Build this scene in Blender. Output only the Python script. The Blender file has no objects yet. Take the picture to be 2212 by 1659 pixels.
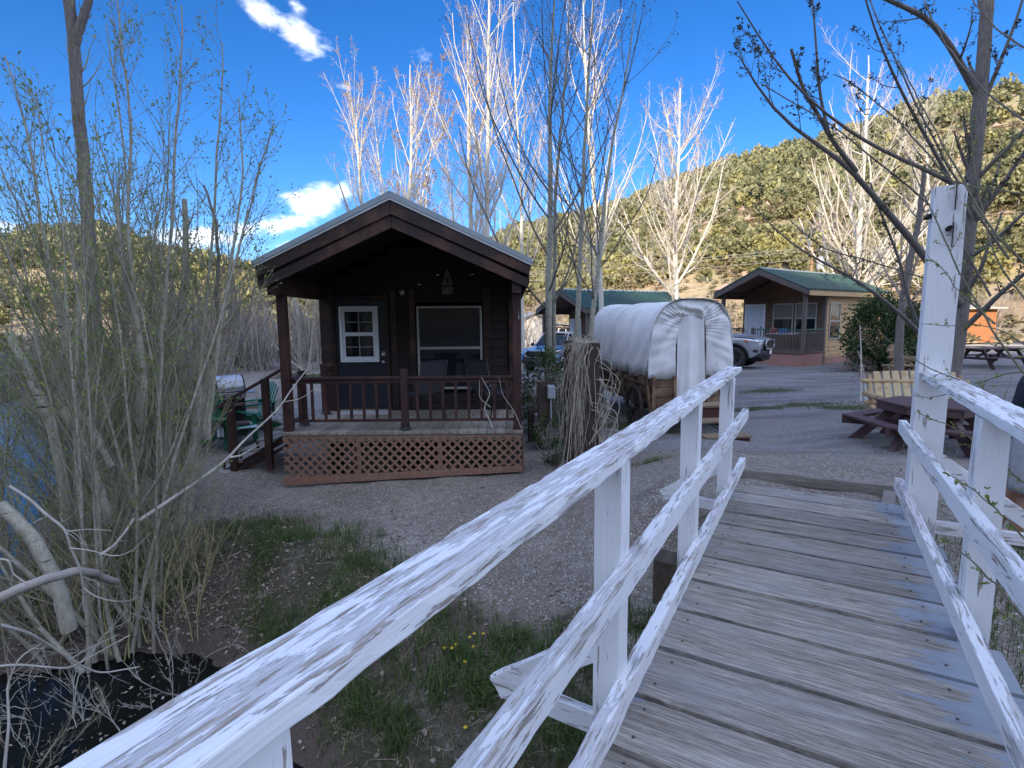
import bpy, math, random
import numpy as np
from mathutils import Matrix, Vector
random.seed(7)
RNG = np.random.default_rng(11)
C = bpy.context.scene.collection
SC = bpy.context.scene
rad = math.radians
# ------------------------------------------------------------------ camera model (a point of the photo at a chosen distance -> metres)
F, PIT, ROL, EZ = 1150., rad(6.92), rad(0.5), 1.75
def ray(px, py):
    x, y = px - 1106., 829.5 - py
    c, s = math.cos(ROL), math.sin(ROL)
    x, y = x*c + y*s, -x*s + y*c
    return (x, F*math.cos(PIT) + y*math.sin(PIT), y*math.cos(PIT) - F*math.sin(PIT))
def atz(px, py, z):
    d = ray(px, py); t = (z - EZ)/d[2]; return np.array((d[0]*t, d[1]*t, z))
def aty(px, py, Y):
    d = ray(px, py); t = Y/d[1]; return np.array((d[0]*t, Y, EZ + d[2]*t))
def line3(pts, Y):
    if not hasattr(Y, '__len__'): Y = [Y]*len(pts)
    if len(Y) != len(pts): Y = np.linspace(Y[0], Y[-1], len(pts))
    return np.array([aty(p[0], p[1], y) for p, y in zip(pts, Y)])

# ------------------------------------------------------------------ materials
def mk(name):
    m = bpy.data.materials.new(name); m.use_nodes = True
    nt = m.node_tree; b = nt.nodes['Principled BSDF']
    return m, nt, b
def N(nt, t, **kw):
    n = nt.nodes.new(t)
    for k, v in kw.items(): setattr(n, k, v)
    return n
def setin(nt, sock, v):
    if isinstance(v, bpy.types.NodeSocket): nt.links.new(v, sock)
    elif isinstance(v, (tuple, list)) and len(v) == 3 and sock.type == 'RGBA': sock.default_value = (*v, 1)
    else: sock.default_value = v
def coord(nt, stretch=(1, 1, 1), kind='Object', loc=(0, 0, 0), rnd=False):
    tc = N(nt, 'ShaderNodeTexCoord'); mp = N(nt, 'ShaderNodeMapping')
    if rnd:      # every board gets its own stretch of grain
        oi = N(nt, 'ShaderNodeObjectInfo'); sc = math_(nt, 'MULTIPLY', oi.outputs['Random'], 23.); cb = N(nt, 'ShaderNodeCombineXYZ')
        for i in range(3): nt.links.new(sc, cb.inputs[i])
        ad = N(nt, 'ShaderNodeVectorMath', operation='ADD'); nt.links.new(tc.outputs[kind], ad.inputs[0]); nt.links.new(cb.outputs[0], ad.inputs[1])
        mp.inputs['Scale'].default_value = stretch; mp.inputs['Location'].default_value = loc; nt.links.new(ad.outputs[0], mp.inputs['Vector']); return mp.outputs['Vector']
    mp.inputs['Scale'].default_value = stretch; mp.inputs['Location'].default_value = loc
    nt.links.new(tc.outputs[kind], mp.inputs['Vector']); return mp.outputs['Vector']
def noise(nt, vec, scale, detail=5, rough=.6, dist=0.):
    n = N(nt, 'ShaderNodeTexNoise'); n.inputs['Scale'].default_value = scale; n.inputs['Detail'].default_value = detail
    n.inputs['Roughness'].default_value = rough; n.inputs['Distortion'].default_value = dist
    if vec is not None: nt.links.new(vec, n.inputs['Vector'])
    return n.outputs['Fac']
def mrange(nt, v, a, b, c=0., d=1., smooth=False):
    n = N(nt, 'ShaderNodeMapRange'); n.clamp = True
    if smooth: n.interpolation_type = 'SMOOTHSTEP'
    for i, x in enumerate((v, a, b, c, d)): setin(nt, n.inputs[i], x)
    return n.outputs[0]
def math_(nt, op, a, b=0., c=0.):
    n = N(nt, 'ShaderNodeMath', operation=op)
    for i, x in enumerate((a, b, c)): setin(nt, n.inputs[i], x)
    return n.outputs[0]
def mix(nt, f, a, b, bt='MIX'):
    n = N(nt, 'ShaderNodeMix', data_type='RGBA', blend_type=bt)
    setin(nt, n.inputs[0], f); setin(nt, n.inputs[6], a); setin(nt, n.inputs[7], b); return n.outputs[2]
def bump(nt, b, h, strength=.4, dist=.01):
    n = N(nt, 'ShaderNodeBump'); n.inputs['Strength'].default_value = strength; n.inputs['Distance'].default_value = dist
    nt.links.new(h, n.inputs['Height']); nt.links.new(n.outputs[0], b.inputs['Normal'])
def M(name, c1, c2=None, scale=6., stretch=(1, 1, 1), rough=.8, bmp=0., dist=.01, metal=0., detail=5, lo=.35, hi=.65, spec=.5, c3=None, s3=1.5, rand=0.):
    m, nt, b = mk(name)
    if c2 is None: c2 = tuple(x*.75 for x in c1)
    v = coord(nt, stretch); f = noise(nt, v, scale, detail)
    col = mix(nt, mrange(nt, f, lo, hi), c1, c2)
    if c3: col = mix(nt, mrange(nt, noise(nt, coord(nt), s3, 3), .5, .62), col, c3)
    if rand:
        g = N(nt, 'ShaderNodeNewGeometry'); r = mrange(nt, g.outputs['Random Per Island'], 0, 1, 1-rand, 1+rand)
        mm = N(nt, 'ShaderNodeVectorMath', operation='SCALE'); nt.links.new(col, mm.inputs[0]); nt.links.new(r, mm.inputs['Scale']); col = mm.outputs[0]
    nt.links.new(col, b.inputs['Base Color'])
    b.inputs['Roughness'].default_value = rough; b.inputs['Metallic'].default_value = metal
    b.inputs['Specular IOR Level'].default_value = spec
    if bmp: bump(nt, b, f, bmp, dist)
    return m
def plain(name, c, rough=.5, metal=0., spec=.5, coat=0.):
    m, nt, b = mk(name)
    v = coord(nt); f = noise(nt, v, 9, 4)
    nt.links.new(mix(nt, mrange(nt, f, .3, .7), c, tuple(x*.88 for x in c)), b.inputs['Base Color'])
    b.inputs['Roughness'].default_value = rough; b.inputs['Metallic'].default_value = metal
    b.inputs['Specular IOR Level'].default_value = spec; b.inputs['Coat Weight'].default_value = coat
    return m
def peel(name, axis, top, side, base=False):
    """white paint flaking off grey weathered wood; axis = grain direction"""
    m, nt, b = mk(name)
    st = [80., 80., 80.]; st[axis] = 6.5
    v = coord(nt, st, rnd=True); st2 = [26., 26., 26.]; st2[axis] = 3.4; v2 = coord(nt, st2, loc=(3, 1, 5), rnd=True)
    g1 = noise(nt, v, 1.0, 7, .6, .25); g2 = noise(nt, v2, 1.0, 8, .68, .4)
    st3 = [190., 190., 190.]; st3[axis] = 5.; g3 = noise(nt, coord(nt, st3, rnd=True), 1., 4, .6)
    st4 = [9., 9., 9.]; st4[axis] = 1.3; g4 = noise(nt, coord(nt, st4, rnd=True), 1., 4, .55)
    s = math_(nt, 'MULTIPLY_ADD', g1, .50, math_(nt, 'MULTIPLY', g2, .50))
    s = math_(nt, 'ADD', s, math_(nt, 'MULTIPLY', math_(nt, 'SUBTRACT', g3, .5), .10))
    s = math_(nt, 'ADD', s, math_(nt, 'MULTIPLY', math_(nt, 'SUBTRACT', g4, .5), .42))
    geo = N(nt, 'ShaderNodeNewGeometry'); sx = N(nt, 'ShaderNodeSeparateXYZ'); nt.links.new(geo.outputs['True Normal'], sx.inputs[0])
    tf = mrange(nt, sx.outputs[2], .3, .8)
    th = math_(nt, 'MULTIPLY_ADD', tf, top - side, side)
    if base:   # foot of a post: bare splintered wood
        tc = N(nt, 'ShaderNodeTexCoord'); sz = N(nt, 'ShaderNodeSeparateXYZ'); nt.links.new(tc.outputs['Object'], sz.inputs[0])
        th = math_(nt, 'ADD', th, mrange(nt, sz.outputs[2], .30, .40, .20, 0.))
    paint = mrange(nt, math_(nt, 'SUBTRACT', s, th), -.006, .008)
    wood = mix(nt, mrange(nt, g3, .38, .62), (.22, .185, .15), (.47, .43, .38))
    wood = mix(nt, mrange(nt, g2, .45, .7), wood, (.30, .21, .13))
    wp = mix(nt, mrange(nt, g3, .3, .7), (.74, .75, .77), (.83, .83, .83))
    wash = mix(nt, mrange(nt, g3, .35, .65), (.44, .43, .435), (.66, .65, .66))          # thin worn wash of paint left in the grain
    bare = math_(nt, 'MULTIPLY', mrange(nt, g1, .445, .425), mrange(nt, g2, .60, .50)); wash = mix(nt, bare, wash, wood)
    bare2 = math_(nt, 'MULTIPLY', mrange(nt, g2, .40, .385), tf); wash = mix(nt, bare2, wash, wood)
    nt.links.new(mix(nt, paint, wash, wp), b.inputs['Base Color'])
    b.inputs['Roughness'].default_value = .62
    bump(nt, b, math_(nt, 'ADD', math_(nt, 'MULTIPLY', paint, .55), math_(nt, 'MULTIPLY', g3, .45)), .8, .003)
    return m
def decking():
    m, nt, b = mk('worn_decking')
    geo = N(nt, 'ShaderNodeNewGeometry'); rnd = geo.outputs['Random Per Island']
    tc = N(nt, 'ShaderNodeTexCoord'); ad = N(nt, 'ShaderNodeCombineXYZ')
    nt.links.new(math_(nt, 'MULTIPLY', rnd, 37.), ad.inputs[0]); nt.links.new(math_(nt, 'MULTIPLY', rnd, 91.), ad.inputs[2])
    va = N(nt, 'ShaderNodeVectorMath', operation='ADD'); nt.links.new(tc.outputs['Object'], va.inputs[0]); nt.links.new(ad.outputs[0], va.inputs[1])
    def mp(sc):
        q = N(nt, 'ShaderNodeMapping'); q.inputs['Scale'].default_value = sc; nt.links.new(va.outputs[0], q.inputs[0]); return q.outputs[0]
    fine = noise(nt, mp((6., 130, 20)), 1., 7, .72, .8); mid = noise(nt, mp((1.9, 26, 8)), 1., 7, .7, 1.6); big = noise(nt, mp((1.2, 4, 1)), 1., 4)
    col = mix(nt, mrange(nt, mid, .33, .66), (.22, .19, .155), (.53, .48, .41))
    col = mix(nt, mrange(nt, fine, .38, .56), mix(nt, .8, col, (.10, .085, .07)), col)
    col = mix(nt, mrange(nt, big, .45, .7, 0, .55), col, (.33, .33, .335))
    # knots
    w = N(nt, 'ShaderNodeTexVoronoi'); nt.links.new(mp((1.6, 4.5, 1.)), w.inputs['Vector']); w.inputs['Scale'].default_value = 1.
    kn = mrange(nt, w.outputs['Distance'], .04, .11, 1, 0); col = mix(nt, math_(nt, 'MULTIPLY', kn, .85), col, (.13, .10, .075))
    # blue-grey paint remains towards the two sides of the deck
    sx = N(nt, 'ShaderNodeSeparateXYZ'); nt.links.new(tc.outputs['Object'], sx.inputs[0])
    edge = mrange(nt, math_(nt, 'ABSOLUTE', math_(nt, 'SUBTRACT', sx.outputs[0], -.08)), .30, .70)
    pn = noise(nt, coord(nt, (2.6, 7, 1)), 1., 7, .62, .5)
    pm = mrange(nt, math_(nt, 'ADD', math_(nt, 'MULTIPLY', edge, .27), math_(nt, 'MULTIPLY_ADD', fine, .22, math_(nt, 'MULTIPLY', pn, .78))), .665, .70)
    col = mix(nt, math_(nt, 'MULTIPLY', pm, .8), col, (.26, .30, .36))
    mm = N(nt, 'ShaderNodeVectorMath', operation='SCALE'); nt.links.new(col, mm.inputs[0]); nt.links.new(mrange(nt, rnd, 0, 1, .76, 1.16), mm.inputs['Scale'])
    nt.links.new(mm.outputs[0], b.inputs['Base Color']); b.inputs['Roughness'].default_value = .8; b.inputs['Specular IOR Level'].default_value = .2
    bump(nt, b, math_(nt, 'ADD', math_(nt, 'MULTIPLY', fine, .6), math_(nt, 'MULTIPLY', mid, .5)), .6, .006)
    return m
def glassy(name, tint=(.01, .012, .015), rough=.03, alpha=None):
    m, nt, b = mk(name)
    b.inputs['Base Color'].default_value = (*tint, 1); b.inputs['Roughness'].default_value = rough
    b.inputs['Specular IOR Level'].default_value = .8
    if alpha is not None: b.inputs['Alpha'].default_value = alpha
    return m

# ------------------------------------------------------------------ mesh helpers
def frame(p0, p1, up=(0, 0, 1)):
    z = Vector(p1) - Vector(p0); L = z.length; z = z.normalized(); u = Vector(up)
    if abs(z.dot(u)) > .98: u = Vector((0, 1, 0))
    x = u.cross(z).normalized(); y = z.cross(x)
    return x, y, z, L
class MB:
    def __init__(s): s.v = []; s.f = []
    def add(s, vs, fs):
        o = len(s.v); s.v += [tuple(v) for v in vs]; s.f += [tuple(i + o for i in f) for f in fs]; return s
    def box(s, c, d, rz=0., M_=None):
        hx, hy, hz = d[0]/2, d[1]/2, d[2]/2
        vs = [Vector((x, y, z)) for x in (-hx, hx) for y in (-hy, hy) for z in (-hz, hz)]
        R = M_ if M_ is not None else Matrix.Rotation(rz, 3, 'Z')
        vs = [R @ v + Vector(c) for v in vs]
        return s.add(vs, [(0, 1, 3, 2), (4, 6, 7, 5), (0, 4, 5, 1), (2, 3, 7, 6), (0, 2, 6, 4), (1, 5, 7, 3)])
    def bb(s, a, b):   # box by two corners
        return s.box([(a[i] + b[i])/2 for i in range(3)], [abs(b[i] - a[i]) for i in range(3)])
    def bar(s, p0, p1, w, h, up=(0, 0, 1)):   # w across, h along 'up'
        x, y, z, L = frame(p0, p1, up); R = Matrix((x, y, z)).transposed()
        return s.box((Vector(p0) + Vector(p1))/2, (w, h, L), M_=R)
    def cyl(s, p0, p1, r0, r1=None, n=12, cap=True):
        r1 = r0 if r1 is None else r1; x, y, z, L = frame(p0, p1)
        vs = []
        for p, r in ((p0, r0), (p1, r1)):
            for k in range(n):
                a = 2*math.pi*k/n; vs.append(Vector(p) + x*(r*math.cos(a)) + y*(r*math.sin(a)))
        fs = [(k, (k+1) % n, n+(k+1) % n, n+k) for k in range(n)]
        if cap: fs += [tuple(range(n-1, -1, -1)), tuple(range(n, 2*n))]
        return s.add(vs, fs)
    def tube(s, pts, rs, n=6):
        if not hasattr(rs, '__len__'): rs = [rs]*len(pts)
        pts = [Vector(p) for p in pts]; vs = []
        for i, p in enumerate(pts):
            a = pts[max(i-1, 0)]; b = pts[min(i+1, len(pts)-1)]
            x, y, z, L = frame(a, b)
            for k in range(n):
                t = 2*math.pi*k/n; vs.append(p + x*(rs[i]*math.cos(t)) + y*(rs[i]*math.sin(t)))
        fs = [(i*n+k, i*n+(k+1) % n, (i+1)*n+(k+1) % n, (i+1)*n+k) for i in range(len(pts)-1) for k in range(n)]
        fs += [tuple(range(n-1, -1, -1)), tuple(range((len(pts)-1)*n, len(pts)*n))]
        return s.add(vs, fs)
    def prism(s, poly, axis, a, b):   # polygon in the two other axes, extruded along axis from a to b
        def P(u, w, t):
            return {0: (t, u, w), 1: (u, t, w), 2: (u, w, t)}[axis]
        n = len(poly); vs = [P(u, w, a) for u, w in poly] + [P(u, w, b) for u, w in poly]
        fs = [tuple(range(n)), tuple(range(2*n-1, n-1, -1))] + [(k, n+k, n+(k+1) % n, (k+1) % n) for k in range(n)]
        return s.add(vs, fs)
    def lathe(s, prof, c=(0, 0, 0), n=16, axis=2):
        vs = []
        for r, h in prof:
            for k in range(n):
                t = 2*math.pi*k/n; q = [r*math.cos(t), r*math.sin(t)]
                p = {2: (q[0], q[1], h), 0: (h, q[0], q[1]), 1: (q[1], h, q[0])}[axis]
                vs.append((p[0]+c[0], p[1]+c[1], p[2]+c[2]))
        fs = [(i*n+k, i*n+(k+1) % n, (i+1)*n+(k+1) % n, (i+1)*n+k) for i in range(len(prof)-1) for k in range(n)]
        return s.add(vs, fs)
    def grid(s, fn, nu, nv, thick=0):
        vs = [fn(i/(nu-1), j/(nv-1)) for i in range(nu) for j in range(nv)]
        return s.add(vs, [(i*nv+j, (i+1)*nv+j, (i+1)*nv+j+1, i*nv+j+1) for i in range(nu-1) for j in range(nv-1)])
    def sphere(s, c, r, n=8, m=6):
        r = (r, r, r) if not hasattr(r, '__len__') else r
        return s.grid(lambda u, v: (c[0]+r[0]*math.sin(math.pi*v)*math.cos(2*math.pi*u), c[1]+r[1]*math.sin(math.pi*v)*math.sin(2*math.pi*u), c[2]+r[2]*math.cos(math.pi*v)), n+1, m+1)
def finish(o, parent, smooth, bevel, solid=0.):
    C.objects.link(o)
    if parent is not None: o.parent = parent
    if smooth:
        o.data.polygons.foreach_set('use_smooth', [True]*len(o.data.polygons))
    if solid:
        md = o.modifiers.new('t', 'SOLIDIFY'); md.thickness = solid; md.offset = 0
    if bevel:
        md = o.modifiers.new('b', 'BEVEL'); md.width = bevel; md.segments = 2; md.limit_method = 'ANGLE'; md.angle_limit = rad(40)
    return o
def obj(name, mb, mat, parent=None, smooth=False, bevel=0., solid=0., weld=False):
    me = bpy.data.meshes.new(name); me.from_pydata(mb.v, [], mb.f); me.validate(); me.materials.append(mat)
    import bmesh
    bm = bmesh.new(); bm.from_mesh(me)
    if weld: bmesh.ops.remove_doubles(bm, verts=bm.verts, dist=1e-4)
    bmesh.ops.recalc_face_normals(bm, faces=bm.faces); bm.to_mesh(me); bm.free()
    return finish(bpy.data.objects.new(name, me), parent, smooth, bevel, solid)
def npmesh(name, V, Fq, mat, parent=None, smooth=False, nside=4):
    """V [n,3], Fq [m,k] -> one mesh object, fast"""
    me = bpy.data.meshes.new(name); V = np.ascontiguousarray(V, dtype=np.float32); Fq = np.ascontiguousarray(Fq, dtype=np.int32)
    k = Fq.shape[1]; me.vertices.add(len(V)); me.vertices.foreach_set('co', V.ravel())
    me.loops.add(Fq.size); me.loops.foreach_set('vertex_index', Fq.ravel())
    me.polygons.add(len(Fq)); me.polygons.foreach_set('loop_start', np.arange(0, Fq.size, k, dtype=np.int32))
    me.polygons.foreach_set('use_smooth', np.full(len(Fq), smooth, dtype=bool))
    me.update(calc_edges=True); me.materials.append(mat)
    o = bpy.data.objects.new(name, me); C.objects.link(o)
    if parent is not None: o.parent = parent
    return o
def thing(name, label, cat, loc=(0, 0, 0), rz=0., group=None):
    o = bpy.data.objects.new(name, None); C.objects.link(o); o.empty_display_size = .1
    o.location = loc; o.rotation_euler = (0, 0, rz); o['label'] = label; o['category'] = cat
    if group: o['group'] = group
    return o
def tag(o, label, cat, group=None):
    o['label'] = label; o['category'] = cat
    if group: o['group'] = group
    return o
def copy_tree(o, parent=None):
    c = o.copy(); C.objects.link(c)
    if parent is not None: c.parent = parent
    for ch in list(o.children): copy_tree(ch, c)
    return c

# ------------------------------------------------------------------ branches (numpy)
def norm(a): return a/np.maximum(np.linalg.norm(a, axis=-1, keepdims=True), 1e-9)
def grow(start, d, L, r0, n=5, wob=.12, up=.1, r1f=.25, rng=RNG):
    m = len(start); P = np.zeros((m, n, 3)); P[:, 0] = start; d = norm(d); step = (L/(n-1))[:, None]
    for i in range(1, n):
        d = norm(d + rng.normal(0, wob, (m, 3)) + np.array((0, 0, up)))
        P[:, i] = P[:, i-1] + d*step
    R = r0[:, None]*np.linspace(1, r1f, n)[None, :]
    return P, R
def spawn(P, R, K, t0, t1, ang, lf, rf=.6, rng=RNG, base_len=None, taper=True):
    m, n, _ = P.shape
    t = rng.uniform(t0, t1, (m, K)); s = t*(n-1); i = np.minimum(s.astype(int), n-2); f = (s-i)[..., None]
    mi = np.arange(m)[:, None]
    p = P[mi, i]*(1-f) + P[mi, i+1]*f
    ax = norm(P[mi, i+1] - P[mi, i]); r = R[mi, i]*(1-f[..., 0]) + R[mi, i+1]*f[..., 0]
    q = rng.normal(0, 1, (m, K, 3)); q = norm(q - (q*ax).sum(-1, keepdims=True)*ax)
    a = np.radians(rng.uniform(ang[0], ang[1], (m, K)))[..., None]
    d = ax*np.cos(a) + q*np.sin(a)
    Lp = np.linalg.norm(np.diff(P, axis=1), axis=2).sum(1)[:, None]
    L = Lp*lf*((1 - .65*t) if taper else 1)*rng.uniform(.6, 1.2, (m, K))
    return p.reshape(-1, 3), d.reshape(-1, 3), L.ravel(), (r*rf*rng.uniform(.7, 1., (m, K))).ravel()
def tubes(groups):
    VV = []; FF = []; o = 0
    for P, R, S in groups:
        P = np.asarray(P, float); R = np.asarray(R, float)
        if P.ndim == 2: P = P[None]; R = R[None]
        m, n, _ = P.shape
        T = np.empty_like(P); T[:, 1:-1] = P[:, 2:] - P[:, :-2]; T[:, 0] = P[:, 1] - P[:, 0]; T[:, -1] = P[:, -1] - P[:, -2]; T = norm(T)
        ref = np.zeros((m, 1, 3)); av = norm((P[:, -1] - P[:, 0]))
        k = np.argmin(np.abs(av), axis=1); ref[np.arange(m), 0, k] = 1
        X = norm(np.cross(ref, T)); Y = np.cross(T, X)
        a = np.arange(S)*2*np.pi/S
        V = P[:, :, None] + R[:, :, None, None]*(X[:, :, None]*np.cos(a)[None, None, :, None] + Y[:, :, None]*np.sin(a)[None, None, :, None])
        idx = np.arange(m*n*S).reshape(m, n, S) + o
        A = idx[:, :-1]; B = idx[:, 1:]
        Fq = np.stack([A, np.roll(A, -1, 2), np.roll(B, -1, 2), B], -1).reshape(-1, 4)
        VV.append(V.reshape(-1, 3)); FF.append(Fq); o += m*n*S
    return np.concatenate(VV), np.concatenate(FF)
def leaves(p, d, L, W, rng=RNG):
    m = len(p); d = norm(d); q = rng.normal(0, 1, (m, 3)); q = norm(q - (q*d).sum(-1, keepdims=True)*d)
    L = np.broadcast_to(np.asarray(L, float), (m,))[:, None]; W = np.broadcast_to(np.asarray(W, float), (m,))[:, None]
    V = np.stack([p, p + d*L*.5 + q*W, p + d*L, p + d*L*.5 - q*W], 1).reshape(-1, 3)
    return V, np.arange(m*4).reshape(-1, 4)
def along(P, K, t0=.2, t1=1., rng=RNG):
    m, n, _ = P.shape; t = rng.uniform(t0, t1, (m, K)); s = t*(n-1); i = np.minimum(s.astype(int), n-2); f = (s-i)[..., None]; mi = np.arange(m)[:, None]
    return (P[mi, i]*(1-f) + P[mi, i+1]*f).reshape(-1, 3), norm(P[mi, i+1] - P[mi, i]).reshape(-1, 3)
def cat(parts):
    V = []; Fq = []; o = 0
    for v, f in parts: V.append(v); Fq.append(f + o); o += len(v)
    return np.concatenate(V), np.concatenate(Fq)
def resample(pts, n):
    pts = np.asarray(pts, float); s = np.r_[0, np.cumsum(np.linalg.norm(np.diff(pts, axis=0), axis=1))]; t = np.linspace(0, s[-1], n)
    q = np.stack([np.interp(t, s, pts[:, k]) for k in range(3)], 1)
    if n > 6:
        for _ in range(2): q[1:-1] = (q[:-2] + 2*q[1:-1] + q[2:])/4
    return q
# ------------------------------------------------------------------ terrain
CP = np.array([  # x, y, ground height
 (2.4,4.95,.22),(3.1,4.6,.22),(1.9,5.2,.20),(2.6,6.2,.0),(1.2,6.0,-.25),(3.9,5.2,.05),(4.2,3.6,-.1),(3.4,2.6,-.35),(4.4,4.4,-.1),
 (3.3,8.5,-.35),(4.5,10,-.5),(2.6,11,-.55),(3.,14,-.55),(6,8.3,-.3),(8,8.5,-.3),(9,12,-.35),(9,20,-.24),(12,23,-.38),(16,16,-.3),(14,11,-.25),(20,20,-.2),(30,35,-.4),(12,35,-.5),
 (2.5,28,-1.0),(7,32,-.8),(.5,25,-.72),(-2,30,-.9),(.8,14,-.6),(.5,10,-.55),(.15,7.75,-.56),(-1.6,7.7,-.66),(-3.4,7.75,-.76),(-2.5,7.7,-.71),(-.7,7.7,-.61),(-1.6,9.5,-.6),(-1.6,14,-.6),
 (-4.5,8.6,-.6),(-5.,10.5,-.52),(-7,12,-.5),(-9,22,-.4),(-4,16,-.55),(-4,24,-.38),(-13,26,-.3),(-4,30,-.35),(0.2,6.2,-.62),(-1.5,6.2,-.72),(-2.8,6.6,-.75),(-3.6,7.2,-.75),(0.,5.,-.75),(1.2,4.2,-.6),
 (-1.,5.2,-.82),(-.4,4.2,-1.0),(.6,3.2,-1.05),(-.8,3.4,-1.15),(0,2.6,-1.15),(1.,2.,-1.0),(-5.2,5.9,-.95),(-4.2,5.4,-1.05),(-6.5,7.5,-.8),(-8,5,-1.0),(-12,6,-.8),(-20,15,-.5),(-3,0,-.9),(-5,1.5,-.9),(2.5,1.,-.9),(5,0,-.5),(0,-3,-.3),(-25,40,-.5),(40,20,0),(10,3,-.3),(-30,0,0),(25,-5,0),(0,-20,0),(-15,-15,0)], float)
STREAM = np.array([(-40,52),(-24,30),(-16.5,18),(-12,11.5),(-9.5,8.2),(-7.2,5.6),(-5.7,4.0),(-4.5,3.65),(-3.35,3.95),(-2.5,3.15),(-1.1,1.5),(1.2,-1.0),(8,-6)], float)
SW = np.array([2.2, 2.0, 1.9, 1.8, 1.5, 1.2, 1.0, 1.0, 1.05, 1.0, 1.1, 1.2, 1.3])
WZ = -1.5
def vnoise(x, y, s, seed=0):
    x = x/s; y = y/s; xi = np.floor(x); yi = np.floor(y); fx = x-xi; fy = y-yi; fx = fx*fx*(3-2*fx); fy = fy*fy*(3-2*fy)
    def h(a, b):
        t = np.sin(a*127.1 + b*311.7 + seed*74.7)*43758.5453; return t - np.floor(t)
    return (h(xi, yi)*(1-fx)+h(xi+1, yi)*fx)*(1-fy) + (h(xi, yi+1)*(1-fx)+h(xi+1, yi+1)*fx)*fy - .5
def fbm(x, y, s, o=4, seed=0):
    r = 0; a = 1.
    for k in range(o): r = r + a*vnoise(x, y, s/2**k, seed+k); a *= .5
    return r
def stream_d(x, y):
    best = np.full(np.shape(x), 1e9); bw = np.full(np.shape(x), 1.)
    for i in range(len(STREAM)-1):
        a, b = STREAM[i], STREAM[i+1]; ab = b-a; t = np.clip(((x-a[0])*ab[0]+(y-a[1])*ab[1])/(ab@ab), 0, 1)
        dd = np.hypot(x-a[0]-t*ab[0], y-a[1]-t*ab[1]); w = SW[i]*(1-t)+SW[i+1]*t
        k = dd - w < best; best = np.where(k, dd-w, best); bw = np.where(k, w, bw)
    return best
U = np.array((.3, .954))
SKY = [(-300,520),(0,522),(60,505),(130,492),(220,490),(300,518),(380,542),(460,560),(560,584),(640,600),(760,590),(900,560),(1070,512),(1115,490),(1250,462),(1370,424),(1480,385),(1571,353),(1677,327),(1777,311),(1835,286),(1900,262),(1994,228),(2126,202),(2212,186),(2500,150),(3200,150)]
_a = []; _t = []
for px, py in SKY:
    r = ray(px, py+5); _a.append(math.atan2(r[0], r[1])); _t.append(r[2]/math.hypot(r[0], r[1]))
_a = np.array(_a); _t = np.array(_t)
def hill_h(x, y):
    r = np.hypot(x, y); a = np.arctan2(x, y); T = np.interp(a, _a, _t)
    T = T*np.clip((rad(112)-np.abs(a))/rad(30), 0, 1)
    Rc = np.interp(a, [-.8, -.3, .1, .5, .9], [260, 330, 330, 240, 200]); r0 = np.interp(a, [-.8, 0, .3, .8], [60, 60, 52, 58])
    s = (r-r0)/(Rc-r0); sc = np.clip(s, 0, 1); sh = sc*(.80+.20*sc)
    front = (T*Rc+EZ)*sh - np.clip(s-1, 0, 5)*60
    gul = fbm(x, y, 45, 4, 3)*9*np.clip(s*3, 0, 1)*np.clip((1.0-s)*2.2, 0, 1)
    q = -(x*U[0]+y*U[1]); back = 77.0*np.clip((q-30)/90, 0, 1)**1.15 - .3*np.clip(q-120, 0, 999) + .35*vnoise(x, y, 14, 5)*np.clip((q-60)/60, 0, 1)
    return np.where(front > 0, np.maximum(front+gul, 0), 0) + np.where(q > 30, back, 0)
def H(x, y):
    x = np.asarray(x, float); y = np.asarray(y, float); r = np.hypot(x, y)
    num = 0; den = 0
    for cx, cy, cz in CP:
        w = 1/((x-cx)**2+(y-cy)**2+.12)**1.8; num = num+w*cz; den = den+w
    z = num/den; z = z*np.clip((90-r)/40, 0, 1) - .6*np.clip((r-50)/40, 0, 1)
    sd = stream_d(x, y) + .26*fbm(x, y, .9, 3, 9) + .20*fbm(x, y, .22, 3, 12)
    bank = np.clip(sd/np.where(r < 9, 1.0, 1.6), -1, 1)
    k = np.where(bank > 0, bank**.6, 0); z = np.where(sd < 2.5, np.where(bank <= 0, -1.5+.35*bank, -1.5+(z+1.5)*k), z)
    z = z + .05*fbm(x, y, 1.6, 4, 1)*np.clip(r/3, 0, 1) + .012*fbm(x, y, .25, 2, 2)*(r < 25)
    return z + hill_h(x, y)
def h1(x, y): return float(H(np.array([x]), np.array([y]))[0])
NA, NR = 720, 330
rr = np.r_[np.linspace(.25, 12, 150), np.geomspace(12.1, 620, NR-150)]
aa = np.linspace(-np.pi, np.pi, NA, endpoint=False)
RR, AA = np.meshgrid(rr, aa, indexing='ij'); GX = RR*np.sin(AA); GY = RR*np.cos(AA); GZ = H(GX, GY)
def blot(x, y, lst):
    m = np.zeros(np.shape(x))
    for cx, cy, rx, ry, a in lst:
        c, s = math.cos(a), math.sin(a); u = ((x-cx)*c+(y-cy)*s)/rx; v = (-(x-cx)*s+(y-cy)*c)/ry
        m = np.maximum(m, np.clip(1.25-np.hypot(u, v), 0, 1))
    return m
def px0(px, py, z=-.5): return tuple(atz(px, py, z)[:2])
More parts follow.
